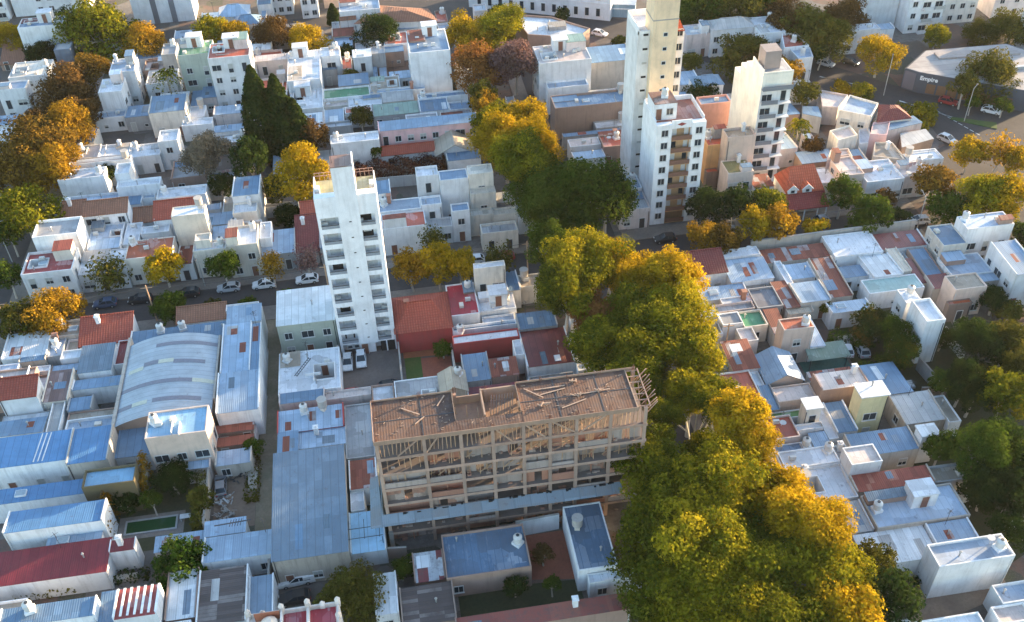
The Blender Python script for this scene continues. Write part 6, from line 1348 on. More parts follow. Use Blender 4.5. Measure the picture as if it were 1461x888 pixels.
# ------------------------------------------------------------ white tower
def white_tower():
    t=thing('apartment_tower','slim white apartment tower with two columns of recessed balconies and a central stair shaft','apartment tower',(-7.05,124.6,0))
    wm=plaster('tower_white',(.86,.86,.87),.16,.7)
    X0,X1,D,Z=-4.55,4.55,6.1,31.0
    bays=((-4.1,-1.45),(1.15,3.9)); fl=[2.45+2.87*k for k in range(9)]
    m=MB()
    # front built as piers and spandrels around the recesses, 1.3 deep
    xs=[X0,bays[0][0],bays[0][1],bays[1][0],bays[1][1],X1]
    for a,b in ((xs[0],xs[1]),(xs[2],xs[3]),(xs[4],xs[5])): m.box(a,0,0,b,1.3,Z)
    for a,b in bays:
        z=fl[0]; m.box(a,.001,2.2,b,1.3,z)
        for k,zz in enumerate(fl):
            top=zz+2.0; nxt=fl[k+1] if k<8 else Z
            m.box(a,.001,top,b,1.3,nxt)
    m.box(X0,1.3,0,X1,D,Z-.9)
    for a,b,c,d in ((X0,1.3,X0+.18,D),(X1-.18,1.3,X1,D),): m.box(a,b,Z-.9,c,d,Z)
    part('wall',m,wm,t)
    TER=membrane('tower_terrace',(.44,.38,.2))
    part('roof',MB().box(X0+.18,1.3,Z-.9,X1-.18,D,Z-.88),TER,t)
    sh=part('stair_shaft',MB().box(-1.45,-.25,2.2,1.75,2.9,36.0),wm,t)
    part('shaft_roof',MB().box(-1.5,-.3,36.0,1.8,2.95,36.12),membrane('roof_shaft',(.3,.17,.13)),sh)
    part('shaft_edge',MB().box(1.6,-.3,36.12,1.8,2.95,36.5),wm,sh)
    for k in range(9):
        part('vent_window',MB().box(.05,-.3,fl[k]+1.05,.4,-.252,fl[k]+1.2),DARK,sh)
    gl=plain('balcony_glass',(.30,.32,.35),.25); rng=random.Random(3)
    for bi,(a,b) in enumerate(bays):
        for k,zz in enumerate(fl):
            dr=part('balcony_door',MB().box(a+.5,1.27,zz+.02,b-.55,1.29,zz+1.95),DARK if rng.random()<.3 else FRAME,t)
            if rng.random()<.75: part('door_shutter',MB().box(a+.75,1.22,zz+(.05 if rng.random()<.6 else .9),b-.8,1.262,zz+1.9),plain('shutter_white',(.66,.66,.65),.7),dr)
            if rng.random()<.45: link('air_conditioner',ACM,t,(rng.choice((a+.5,b-.5)),.75,zz+.02))
            r=part('railing',MB().box(a,-.02,zz+.02,b,.02,zz+.55),gl,t); part('handrail',MB().box(a,-.04,zz+.56,b,.04,zz+.64),METAL,r)
    # roof terrace railings and boxes
    for a,b in ((X0+.18,-1.5),(1.8,X1-.18)):
        mm=MB()
        for zz in (Z+.05,Z+.55): mm.bar((a,D-.08,zz),(b,D-.08,zz),.06)
        for q in range(5): mm.bar((a+(b-a)*q/4,D-.08,Z-.9),(a+(b-a)*q/4,D-.08,Z+.55),.06)
        part('terrace_railing',mm,plain('rail_terracotta',(.5,.3,.24),.7),t)
    part('parapet',MB().box(X0+.18,1.0,Z-.9,-1.46,1.3,Z-.01).box(1.76,1.0,Z-.9,X1-.18,1.3,Z-.01),wm,t)
    part('terrace_box',MB().box(X0+.2,2.0,Z-.88,X0+.9,3.1,Z+.3).box(X1-.9,2.2,Z-.88,X1-.25,3.4,Z+.2),wm,t)
    part('garage_opening',MB().box(2.0,-.01,.02,4.35,.06,2.15),DARK,t)
    window(t,'door',(-.6,-.255,.02)); window(t,'small',(-3,-.005,1.4)); window(t,'small',(-1.9,-.005,1.4))
    part('garage_column',MB().box(2.9,-.15,0,3.1,.0,2.2),wm,t); part('antenna',MB().bar((-1.2,1,36.1),(-1.2,1,39),.06),METAL,t)
white_tower()

# ------------------------------------------------------------ tall yellow tower and balcony tower
def tall_tower():
    t=thing('apartment_tower','tallest tower, white with a cream yellow shaft cut by the top edge of the photo','apartment tower',(50.8,163,0))
    wm=plaster('tower_grimy_white',(.80,.80,.79),.3); ym=plaster('tower_cream_yellow',(.74,.57,.38),.25)
    part('wall',MB().box(-4.3,0,0,4.3,8,33.2),wm,t)
    part('parapet',MB().box(-4.3,0,33.2,-4.1,8,34.4).box(-4.3,7.8,33.2,4.3,8,34.4).box(-4.3,0,33.2,-2.1,.2,33.8),wm,t)
    part('roof',MB().box(-4.1,.2,33.2,4.1,7.8,33.22),roofmat('F:white'),t)
    sh=part('shaft',MB().box(-2.1,-1.6,0,2.5,3.4,44),ym,t); part('shaft_ledge',MB().box(-2.16,-1.66,36.2,2.56,3.4,36.4),CONC,sh)
    rt=part('red_roof',MB().poly([(2.6,-.2,33.2),(4.3,-.2,33.2),(4.3,4,33.2),(2.6,4,37)]).poly([(2.6,-.2,33.2),(2.6,4,37),(2.6,4,33.2)]).poly([(2.6,-.2,33.25),(4.3,-.2,33.25),(2.6,4,37)]).poly([(4.3,-.2,33.2),(4.3,4,33.2),(2.6,4,37)]),tiles('tile_tower',(.42,.09,.04)),t)
    for k in range(12):
        zz=2+2.75*k
        window(sh,'small',(.3,-1.602,zz+1)); window(t,'win',(3.4,-.002,zz)); part('louvre',MB().box(-3.3,-.05,zz+.6,-2.4,-.002,zz+1.0),DARK if k%3 else SHUT,t)
tall_tower()
def balcony_tower():
    t=thing('apartment_tower','white apartment tower with a centre column of brown balconies at the shaded crossing','apartment tower',(52.05,150.8,0))
    wm=plaster('tower_white2',(.82,.82,.83),.2); om=plaster('balcony_ochre',(.55,.33,.17),.3); W=4.55
    m=MB().box(-W,1.2,0,W,9.4,21,'t').box(-W,0,0,-1.7,1.2,21.4).box(2.0,0,0,W,1.2,21.4).box(-1.7,.4,20.3,2.0,.6,21.9)
    m.box(-W,1.2,21,-W+.2,9.4,21.9).box(W-.2,1.2,21,W,9.4,21.9).box(-W,9.2,21,W,9.4,21.9); part('wall',m,wm,t)
    part('roof',MB().box(-W+.2,1.2,20.9,W-.2,9.2,21.0),membrane('roof_brick',(.36,.13,.09)),t)
    part('emblem',MB().poly([(-.7,.39,21.1),(.15,.39,20.75),(1.0,.39,21.1),(.15,.39,21.45)]),plain('emblem_maroon',(.3,.06,.05),.8),t)
    h=part('stair_hut',MB().box(-W+.1,2.6,21,-.3,7.2,24.2),wm,t); part('hut_roof',MB().box(-W+.1,2.6,24.2,-.3,7.2,24.3),membrane('roof_hut',(.26,.14,.11)),h); tank(h,-2,5,24.3,random.Random(5))
    window(h,'door',(-3.6,2.59,21.1)); window(h,'win',(-1.6,2.59,22))
    for k in range(8):
        zz=.4+2.55*k
        b=part('balcony',MB().box(-1.7,-.25,zz-.12,2.0,1.2,zz).box(-1.7,-.25,zz,-1.62,1.0,zz+.2),om,t)
        part('back_wall',MB().box(-1.69,1.1,zz,1.99,1.19,zz+2.4),om,b); part('railing',MB().box(-1.7,-.27,zz+.02,2.0,-.2,zz+.85),plain('rail_brown',(.2,.1,.07),.7),b)
        for q,(a,c) in enumerate(((-1.4,-.5),(.9,1.7))): part('curtained_window',MB().box(a,1.05,zz+.3,c,1.095,zz+2.0),FRAME if (k+q)%3 else GLASS,b)
        for x in (-3.0,3.3): window(t,'win',(x,-.002,zz+.9),0,(k*3+int(x))%3>0)
    part('entrance',MB().box(-1.6,.6,.02,1.9,.9,2.2),plain('shop_front',(.2,.13,.08),.5),t)
balcony_tower()
def cream_tower():
    t=thing('apartment_tower','cream block with a blank side wall, dark front balconies and a cube on its roof','apartment tower',(73.2,162,0))
    cm=plaster('tower_cream',(.90,.84,.72),.06); wm=plaster('tower_cream_front',(.74,.73,.72),.2); gm=plaster('balcony_slate',(.17,.19,.22),.2)
    # footprint slightly skewed like its side street
    P=[(-2.9,-2.5),(3.0,-2.5),(3.0,7.5),(-2.9,7.5)]
    part('wall',MB().prism([(-2.9,-1.2),(3.0,-1.2),(3.0,4.6),(-2.9,4.6)],0,24).prism([(-2.9,4.6),(3,4.6),(3,7.4),(-2.9,7.4)],0,22.6).prism([(-2.9,7.4),(3,7.4),(3,10),(-2.9,10)],0,21.0).prism([(-2.9,10),(3,10),(3,13),(-2.9,13)],0,18.6),cm,t)
    part('roof',MB().box(-2.7,-1.0,24,2.8,4.4,24.05),roofmat('F:grey'),t)
    part('parapet',MB().box(-2.9,-1.2,24.05,-2.7,4.6,24.9).box(-2.7,-1.2,24.05,3,-1.0,24.35),cm,t)
    part('roof_cube',MB().box(-2.2,.6,24.05,.9,3.9,27.6),plaster('cube_tan',(.36,.30,.28),.3),t)
    part('front_wall',MB().box(-2.9,-1.26,0,3.0,-1.2,21.2),wm,t)
    part('penthouse_terrace',MB().box(-2.9,-2.2,21.0,3.0,-1.26,21.2).box(-2.9,-2.2,21.2,3.0,-2.12,21.9),gm,t)
    for k in range(7):
        zz=.6+2.9*k
        s=part('balcony',MB().box(-2.9 if k%2 else -.9,-2.3,zz,3.0 if k%2 else 3.0,-1.26,zz+.18),wm,t)
        part('railing',MB().box(-2.9 if k%2 else -2.9,-2.34,zz+.18,.3,-2.28,zz+1.0),gm,s)
        window(t,'wide',(-1.6,-1.262,zz+.5)); window(t,'tall',(1.6,-1.262,zz+.25))
cream_tower()

# ------------------------------------------------------------ unfinished building
def unfinished():
    t=thing('unfinished_building','unfinished concrete building with brick infill, timber props and a plywood roof deck','building',(11.2,84.9,0))
    X0,X1,D=-17.2,17.3,7.0; lv=[2.9,5.9,8.85,11.8,14.75,17.7]; TOP=20.8
    cx=[-17.0,-11.2,-6.6,-2.6,1.3,4.7,8.1,12.5,17.0]
    for x in cx:
        for y in (.2,D-.2): part('column',MB().box(x-.22,y-.2,0,x+.22,y+.2,TOP-.2),plaster('column_tan',(.42,.29,.225),.6),t)
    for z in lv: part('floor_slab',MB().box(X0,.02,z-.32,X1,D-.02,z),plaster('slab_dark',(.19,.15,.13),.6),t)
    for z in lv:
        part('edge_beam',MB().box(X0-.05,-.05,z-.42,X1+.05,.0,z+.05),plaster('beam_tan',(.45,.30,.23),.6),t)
    PLY=patchy('plywood_deck',[(.125,.06,.036),(.08,.04,.026),(.10,.05,.032),(.145,.075,.046),(.075,.04,.03)],.5)
    notch=(-7.0,1.4)
    d=MB().box(X0,0,TOP-.25,notch[0],D,TOP).box(notch[1],0,TOP-.25,X1-1.4,D,TOP).box(notch[0]+.001,0,TOP-.25,notch[1]-.001,1.9,TOP-.03)
    part('roof_deck',d,PLY,t)
    for q in ((X0+.1,3.3,notch[0],3.42,.03),(-11.2,.1,-11.08,6.9,.035),(6.1,.1,6.25,6.9,.03),(11.6,.1,11.75,6.9,.03),(notch[1],3.5,15.8,3.62,.036)): part('deck_seam',MB().box(q[0],q[1],TOP+.002,q[2],q[3],TOP+q[4]),METAL,t)
    LIT=plaster('lit_plywood',(.42,.28,.20),.5)  # plywood and timber with a sunlit tone put into the colour
    part('deck_edge_board',MB().box(X0-.08,-.12,TOP-.5,X1-1.3,-.06,TOP+.22).box(X0-.14,-.1,TOP-.4,X0-.08,D,TOP+.35).box(X0,D,TOP-.4,notch[0],D+.06,TOP+.25).box(notch[1],D,TOP-.4,X1,D+.06,TOP+.3).box(notch[0],1.9,TOP-.3,notch[0]+.06,D,TOP+.35).box(notch[1]-.06,1.9,TOP-.3,notch[1],D,TOP+.3),LIT,t)
    part('notch_floor',MB().box(notch[0]+.07,1.95,lv[5]+.9,notch[1]-.07,D-.05,lv[5]+1.0),LIT,t)
    part('notch_formwork',MB().box(-3.3,2.2,lv[5]+1.0,-3.1,D-.1,TOP+.1).box(-3.1,D-.3,lv[5]+1.0,1.2,D-.1,TOP).box(-6.8,D-.25,lv[5]+1.0,-3.3,D-.1,TOP-.8),LIT,t)
    rb=MB()
    for k in range(9): rb.bar((-2.4+k*.35,3.4,lv[5]+1.05),(-2.4+k*.35+.5,6.0,lv[5]+2.6),.09)
    part('stair_formwork',rb,plaster('wall_brown',WALL['brown'],.5),t)
    fr=MB()
    for k in range(7): fr.bar((X1-1.4,.3+k*1.08,TOP-.1),(X1+.2,.3+k*1.08,TOP-.1),.12)
    fr.bar((X1-1.4,0,TOP),(X1-1.4,D,TOP),.14).bar((X1+.25,0,TOP),(X1+.25,D,TOP),.14); part('edge_framework',fr,LIT,t)
    bm=plaster('infill_render',(.42,.34,.30),.8); RUB=patchy('rubble_infill',[(.38,.2,.14),(.33,.25,.21),(.26,.2,.17),(.42,.32,.27),(.36,.19,.13)],.9)
    rng=random.Random(11)
    for k in range(13):
        y=.2+k*.54; part('outrigger',MB().bar((X1-.2,y,TOP-1.0-rng.random()),(X1+.9+rng.random()*.5,y+rng.uniform(-.3,.1),TOP+.25+rng.random()*.4),.09),LIT,t)
    n=0
    for x in np.arange(X0+.5,X1-.3,.52):
        if min(abs(x-c) for c in cx)<.3 or n>=62: continue
        n+=1; o=rng.uniform(-.12,.12); part('prop',MB().bar((x+o,.25+rng.random()*.3,17.7),(x-o,.22,TOP-.25),.09),LIT if rng.random()<.6 else WOOD,t)
    for x in np.arange(X0+.7,X1,1.4):
        n+=1
        if n<=98: part('prop',MB().bar((x,2+rng.random()*4,17.7),(x+rng.uniform(-.1,.1),3+rng.random()*2,TOP-.25),.09),WOOD,t)
    ex=MB()
    for z0,z1 in ((14.75,17.4),(11.8,14.4)):
        for k in range(46):
            x=rng.uniform(X0+.5,X1-.4); ex.bar((x,rng.uniform(.3,1.2),z0),(x+rng.uniform(-.15,.15),.3+rng.random(),z1),.08)
        for k in range(9): x=rng.uniform(X0+.5,X1-3); ex.bar((x,.6,z0+rng.random()),(x+rng.uniform(1,2.6),1.2,z0+rng.uniform(.3,2.3)),.1)
    e_=part('spare_props',ex,WOOD,t); e_['kind']='stuff'
    rbm=MB()
    for k in range(60):
        x=rng.choice(cx)+rng.uniform(-.2,.2); y=rng.choice((.2,D-.2))+rng.uniform(-.2,.2); rbm.bar((x,y,TOP),(x+rng.uniform(-.1,.1),y,TOP+rng.uniform(.5,1.1)),.045)
    e_=part('rebar',rbm,SHUTB,t); e_['kind']='stuff'
    rub=MB()
    for z0 in [0]+lv[:-1]:
        for k in range(26): x=rng.uniform(X0+.4,X1-1); y=rng.uniform(.3,1.1); s_=rng.uniform(.12,.4); rub.box(x,y,z0,x+s_*rng.uniform(1,3),y+s_,z0+s_)
    e_=part('rubble',rub,RUB,t); e_['kind']='stuff'
    rd=MB()
    for k in range(110):
        x=rng.uniform(X0+.3,X1-2); y=rng.uniform(.2,D-.4)
        if notch[0]-.6<x<notch[1]+.2 and y>1.5: continue
        a=rng.random()*3.14; L=rng.uniform(.15,.6); rd.bar((x,y,TOP+.05),(x+L*math.cos(a),y+L*math.sin(a)*.5,TOP+.06),.05)
    e_=part('roof_debris',rd,plain('debris_pale',(.42,.30,.22),.9),t); e_['kind']='stuff'
    for a,b in ((-12.0,-14.6),(-9.5,-11.0),(-2.2,-.2),(1.6,4.0),(5.0,8.0),(11.8,8.6)): part('brace',MB().bar((a,-.1,TOP-.4),(b,-.08,17.9),.16),LIT,t)
    # brick infill at the back of each bay, with openings, and a few half walls in front
    for li,z in enumerate([0]+lv[:-1]):
        z1=(lv+[TOP])[li]-.42
        for k in range(8):
            a,b=cx[k]+.22,cx[k+1]-.22; r=rng.random(); yb=.5+rng.random()*.9 if r<.7 else D-3.6
            if r<.93:
                mm=MB()
                if rng.random()<.45: c=a+(b-a)*rng.uniform(.2,.6); mm.box(a,yb,z,c,yb+.15,z1).box(c+1.0,yb,z,b,yb+.15,z1).box(c,yb,z+2.1,c+1.0,yb+.15,z1)
                else: mm.box(a,yb,z,b,yb+.15,z1)
                part('infill_wall',mm,(BRICK,RUB,RUB,bm)[rng.randrange(4)],t)
            if rng.random()<.35: part('partition_wall',MB().box((a+b)/2,.8,z,(a+b)/2+.14,yb,z1),BRICK if rng.random()<.5 else bm,t)
            if rng.random()<.5: part('low_wall',MB().box(a,.12,z,b,.26,z+rng.choice((.5,.9,.9,1.3))),bm if rng.random()<.7 else BRICK,t)
    part('side_wall',MB().box(X0-.03,.4,0,X0+.1,D-.4,lv[3]-.42),bm,t)
    # protective tray round the first floors
    aw=MB(); b=0
    ys,ye=-.06,-1.45
    aw.v+=[(X0-2.2,ye,6.2),(X1-3.0,ye,6.2),(X1-3.0,ys,6.9),(X0-.4,ys,6.9),(X0-2.2,ye,6.28),(X1-3.0,ye,6.28),(X1-3.0,ys,6.98),(X0-.4,ys,6.98)]; aw.f+=[(3,2,1,0),(4,5,6,7),(0,1,5,4),(1,2,6,5),(2,3,7,6),(3,0,4,7)]
    AWM=sheet('tray_sheet',(.27,.32,.37),(.22,.22,.23),.3,pitch=2.2,rough=.6,rust=.3,contrast=.3)
    part('protective_tray',aw,AWM,t)
    ar=MB()
    ar.v+=[(X0-2.2,ye,6.2),(X0-.4,ys,6.9),(X0-.1,D,6.9),(X0-1.9,D,6.2)]; ar.f+=[(0,1,2,3)]
    b=len(ar.v); ar.v+=[(x,y,z+.08) for x,y,z in ar.v]; ar.f+=[(7,6,5,4),(0,3,7,4),(0,4,5,1)]
    part('side_tray',ar,AWM,t)
    part('safety_net',MB().poly([(X0-.5,0,7.0),(X0-.5,D-.5,7.0),(X0-.16,D-.5,16),(X0-.16,0,16)]).poly([(X0-.52,0,7.0),(X0-.18,0,16),(X0-.18,D-.5,16),(X0-.52,D-.5,7.0)]),plain('net_grey',(.38,.44,.46),.9),t)
    for k in range(13): part('tray_strut',MB().bar((X0+.3+k*2.6,-.05,5.2),(X0+.3+k*2.6,-1.35,6.15),.09),WOOD,t)
    jn=MB()
    for k in range(24): x=rng.uniform(X0,X1-3.2); y=rng.uniform(-.4,-.12); jn.box(x,y,6.9,x+rng.uniform(.2,.9),y+.25,6.92+rng.random()*.25)
    part('debris',jn,DARK,t)
    pl=MB()
    for (x,y,a,L) in ((-13.5,5.2,-.6,2.6),(2.3,5.9,-.75,3.0),(3.6,5.4,.02,4.0),(9.0,3.6,.06,4.2),(4.2,4.4,.18,3.4),(6.5,1.6,.3,3.5),(-9,4.8,1.0,2),(-12,2.2,.7,1.6)):
        pl.bar((x,y,TOP+.07),(x+L*math.cos(a),y+L*math.sin(a),TOP+.1),.15,.06)
    for (x0,y0) in ((8.8,5.9),(8.7,3.3),(11.6,3.6),(4.2,2.4)):
        for k in range(7): a=rng.random()*3; pl.bar((x0+rng.uniform(-.5,.5),y0+rng.uniform(-.3,.3),TOP+.08+.04*k),(x0+rng.uniform(-.5,.5)+.7*math.cos(a),y0+.5*math.sin(a),TOP+.1+.04*k),.1)
    part('loose_timber',pl,LIT,t)
    part('ground_column_base',MB().box(-17.3,-.3,0,-16.7,.0,3.3),CONC,t)
    tank(t,X0+31.0,.9,0,rng) if False else None
unfinished()

# ------------------------------------------------------------ arched shed
def arched():
    t=thing('arched_shed','big shed with an arched pale metal roof crossed by dark translucent strips','shed',(-37.75,110,0))
    W,D,Z,rise=7.0,17.6,4.8,1.6; n=18
    prof=[(-W+2*W*k/n, Z+rise*(1-(-1+2*k/n)**2)) for k in range(n+1)]
    m=MB().box(-W,0,0,W,D,Z,'t b')
    for y,rv in ((0,1),(D,-1)): m.poly([(x,y,z) for x,z in prof][::-rv])
    part('wall',m,plaster('arch_end_wall',(.32,.24,.19),.6),t)
    a=MB()
    for k in range(n):
        (x,z),(X,Zz)=prof[k],prof[k+1]; a.poly([(x,-.3,z+.06),(X,-.3,Zz+.06),(X,D+.1,Zz+.06),(x,D+.1,z+.06)]); a.poly([(x,-.3,z),(X,-.3,Zz),(X,-.3,Zz+.06),(x,-.3,z+.06)][::-1])
    part('roof',a,sheet('arch_sheet',(.40,.45,.50),pitch=1.0,axis='Y',contrast=.06,rust=.15,rough=.45),t)
    sm=plain('strip_dark',(.20,.2,.24),.5); sy=plain('strip_cream',(.52,.52,.42),.6)
    for y,k0,k1,mm in ((14.9,6,18,sm),(10.6,10,16,sm),(11.0,4,7,sm),(10.9,7,10,sy),(10.3,1,4,sy),(6.3,0,14,sm),(6.3,14,18,sy),(2.4,7,16,sm),(2.4,3,6,sy),(2.4,0,3,sm)):
        s=MB()
        for k in range(k0,k1):
            (x,z),(X,Zz)=prof[k],prof[k+1]; s.poly([(x,y,z+.1),(X,y,Zz+.1),(X,y+.85,Zz+.1),(x,y+.85,z+.1)])
        part('roof_strip',s,mm,t)
    part('gutter_wall',MB().box(-W-.5,0,0,-W-.02,D+2,Z+.3).box(W+.02,3,0,W+.3,D,Z+.3),wallmat('tan'),t)
arched()

# ------------------------------------------------------------ red dormer house, market, far flats
def dormer_house():
    t=thing('house','orange-red tiled house with two white-edged dormers above a lower red porch roof','house',(77,150.5,0)); rt=tiles('tile_orange',(.52,.11,.05)); rt2=tiles('tile_dred',(.34,.06,.05)); wm=wallmat('cream')
    part('wall',MB().box(-3.6,-1.2,0,3.6,5,5.2),wm,t)
    r=MB(); r.v+=[(-3.8,-1.6,5.0),(3.8,-1.6,5.0),(3.8,5.2,5.0),(-3.8,5.2,5.0),(-2.2,2.2,8.6),(2.6,2.2,8.6)]; r.f+=[(0,1,5,4),(1,2,5),(2,3,4,5),(3,0,4),(3,2,1,0)]; part('roof',r,rt,t)
    for x in (-2.6,.3):
        m=MB(); m.v+=[(x-.9,-1.7,5.0),(x+.9,-1.7,5.0),(x+.9,-1.7,5.9),(x-.9,-1.7,5.9),(x,-1.7,6.7),(x-.9,.6,5.9),(x+.9,.6,5.9),(x,1.0,6.7)]; m.f+=[(0,1,2,4,3),(1,6,2),(0,3,5)]
        d=part('dormer',m,wallmat('white'),t); part('dormer_roof',MB().poly([(x-1.1,-1.8,5.75),(x,-1.8,6.82),(x,1.1,6.82),(x-1.1,.6,5.75)]).poly([(x,-1.8,6.82),(x+1.1,-1.8,5.75),(x+1.1,.6,5.75),(x,1.1,6.82)]),rt,d)
        part('dormer_trim',MB().bar((x-1.1,-1.85,5.75),(x,-1.85,6.82),.16).bar((x,-1.85,6.82),(x+1.1,-1.85,5.75),.16),wallmat('white'),d); window(d,'small',(x,-1.72,5.15))
    pr=MB(); pr.v+=[(-4,-4.2,3.0),(4,-4.2,3.0),(4,-1.2,4.8),(-4,-1.2,4.8)]; pr.f+=[(0,1,2,3)]; pr.poly([(-4,-4.2,2.85),(4,-4.2,2.85),(4,-4.2,3.0),(-4,-4.2,3.0)]); part('porch_roof',pr,rt2,t)
    for x in (-3.6,-.6,2.0,3.7): part('porch_post',MB().box(x-.1,-4,0,x+.1,-3.8,2.95),wallmat('white'),t)
    part('garage_door',MB().box(-2.6,-1.25,.05,-.4,-1.2,2.3),SHUT,t); window(t,'win',(1.6,-1.2,1))
dormer_house()
def market():
    P=[(117.6,192.2),(119.6,189.8),(139,176.4),(151,192),(146,199),(126,199.6)]
    c=(132,190); t=thing('supermarket','large low shop with dark slate front, white sign and wide pale roof','shop',(c[0],c[1],0)); Q=[(x-c[0],y-c[1]) for x,y in P]
    sm=plaster('shop_slate',(.09,.095,.115),.2)
    part('wall',MB().prism(Q,0,4.9),sm,t); part('roof',MB().prism([(x*.97,y*.97) for x,y in Q],4.9,4.95),sheet('shop_roof',(.46,.42,.40),(.38,.34,.33),.3,axis='Y',pitch=2.4,contrast=.15,rust=.2,rough=.8),t)
    part('roof_ridge',MB().bar((-5,6,5.1),(14,4.5,5.1),3.0,.5),plaster('shop_roof_pale',(.42,.37,.35),.5),t); part('roof_duct',MB().bar((4,-3,5.2),(16,-3,5.2),.8,.6).box(2,-5,4.95,4,-3.6,5.8),plain('duct_zinc',(.5,.5,.5),.5,.4),t)
    a,b=Vector((*Q[1],0)),Vector((*Q[2],0)); dr=(b-a).normalized(); nm=Vector((dr.y,-dr.x,0)); ang=math.atan2(dr.y,dr.x)
    for k in range(8):
        p=a+dr*(3.4+k*2.3)+nm*.03; part('shop_window',MB().box(-.95,-.04,.3,.95,.0,2.6),plain('shop_glass_warm',(.22,.13,.08),.15),t,tuple(p),ang)
    part('corner_panel',MB().box(-1.3,-.05,.4,1.3,0,4.5),plaster('shop_mauve',(.16,.14,.16),.2),t,tuple((Vector((*Q[0],0))+Vector((*Q[1],0)))/2+Vector((-.05,-.05,0))),math.atan2(Q[1][1]-Q[0][1],Q[1][0]-Q[0][0]))
    cu=bpy.data.curves.new('sign_text','FONT'); cu.body='Empire'; cu.size=1.35; cu.extrude=.06; cu.align_x='CENTER'; cu.offset=.03
    tmp=bpy.data.objects.new('tmp',cu); me=bpy.data.meshes.new_from_object(tmp); bpy.data.objects.remove(tmp); me.materials.clear(); me.materials.append(plain('sign_white',(.85,.85,.85),.5))
    o=link('sign',me,t); p=a+dr*2.6+nm*.12; o.location=(p.x,p.y,3.3); o.rotation_euler=(math.pi/2,0,ang)
market()
def flats(label,x0,x1,y,d,h,wall='white',cols=None,rows=None,balc=(),blank=(),groove=()):
    t=thing('apartment_block',label,'apartments',((x0+x1)/2,y,0)); w=x1-x0; wm=plaster('flats_'+wall,mix3(WALL[wall],(.8,.8,.8),.35),.2)
    part('wall',MB().box(-w/2,0,0,w/2,d,h),wm,t); part('parapet',MB().box(-w/2,0,h,w/2,.2,h+.6).box(-w/2,d-.2,h,w/2,d,h+.6).box(-w/2,.2,h,-w/2+.2,d-.2,h+.6).box(w/2-.2,.2,h,w/2,d-.2,h+.6),wm,t)
    part('roof',MB().box(-w/2+.2,.2,h,w/2-.2,d-.2,h+.05),roofmat('F:white'),t)
    cols=cols or int(w/3); rows=rows or int(h/3)
    for k in range(cols):
        x=-w/2+(k+.5)*w/cols
        if k in blank: continue
        for r in range(rows):
            zz=r*3+.9
            if k in balc:
                b=part('balcony',MB().box(x-w/cols*.42,-1.1,zz-.9,x+w/cols*.42,0,zz-.75),wm,t); part('railing',MB().box(x-w/cols*.42,-1.12,zz-.75,x+w/cols*.42,-1.05,zz+.1),wm if (k+r)%2 else SHUT,b); window(t,'wide',(x,-.002,zz-.4))
            else: window(t,'win',(x,-.002,zz),0,(k+r)%4==0)
    for g in groove: part('facade_groove',MB().box(-w/2+g*w-.7,-.08,0,-w/2+g*w+.7,.002-.004,h),plaster('groove_grey',(.22,.22,.24),.3),t)
flats('white slab block with two dark vertical stripes at the upper left edge of the photo',-62.1,-46.6,265,9,24,cols=3,blank=(0,1,2),groove=(.36,.66))
flats('big white slab block with a few small windows near the top left corner',-95.5,-75.8,277.5,9,24,cols=7,blank=(0,1,4,5,6))
flats('grey-white balcony flats in the very top left corner',-108,-96.6,276.5,9,16,balc=(0,2))
flats('stepped white flats left of the orange wall at the top',-28.9,-20.6,263.3,8,13,cols=4)
flats('narrow white flats directly left of the orange wall at the top',-18.2,-13.8,259.5,7,12,cols=2)
flats('building with a plain orange side wall at the top',-12.4,-5,265,8,9,'orange',cols=2,blank=(0,1))
flats('white flats with continuous balconies at the upper right',130.7,140.0,218.4,9,24,balc=(1,2),cols=3)
flats('cream flats joined to the white balcony flats at the upper right',140.3,151,221.5,9,21,'cream',cols=4)
flats('blank white wing left of the balcony flats at the upper right',122.5,130.4,223,9,20,cols=2,blank=(0,1))
flats('pink and red houses at the top right corner of the photo',156,168,222,8,7,'pinkwash',cols=3)
flats('white tower cut by the right edge of the photo in the upper right',153.6,162,199,8,9,cols=2)
def colonial():
    a=Vector((36.9,252.5,0)); b=Vector((61.0,241.0,0)); L=(b-a).length; ang=math.atan2(b.y-a.y,b.x-a.x)
    t=thing('building','long white colonial building with two rows of tall windows at the top of the photo','building',tuple(a),ang); wm=plaster('colonial_white',(.72,.73,.75),.25)
    part('wall',MB().box(-12,0,0,L,11,9),wm,t); part('cornice',MB().box(-12.2,-.3,8.4,L+.3,-.001,8.8).box(-12.1,-.15,4.5,L+.1,-.001,4.75),wm,t); part('roof',MB().box(-12,0,9,L,11,9.05),roofmat('F:white'),t)
    for k in range(12):
        x=-9+k*2.95
        window(t,'tall',(x,-.002,1.0)); window(t,'tall',(x,-.002,5.4))
colonial()
def arcade():
    t=thing('house','low blue-walled building with arches at the avenue corner near the top','house',(62,243.4,0),-.32); part('wall',MB().box(0,0,0,6,4,3.4),plaster('arcade_blue',(.3,.42,.5),.3),t); part('roof',MB().box(-.1,-.1,3.4,6.1,4.1,3.55),roofmat('F:blue'),t); part('arch_band',MB().box(0,-.12,2.2,6,-.001,2.5),wallmat('white'),t)
arcade()

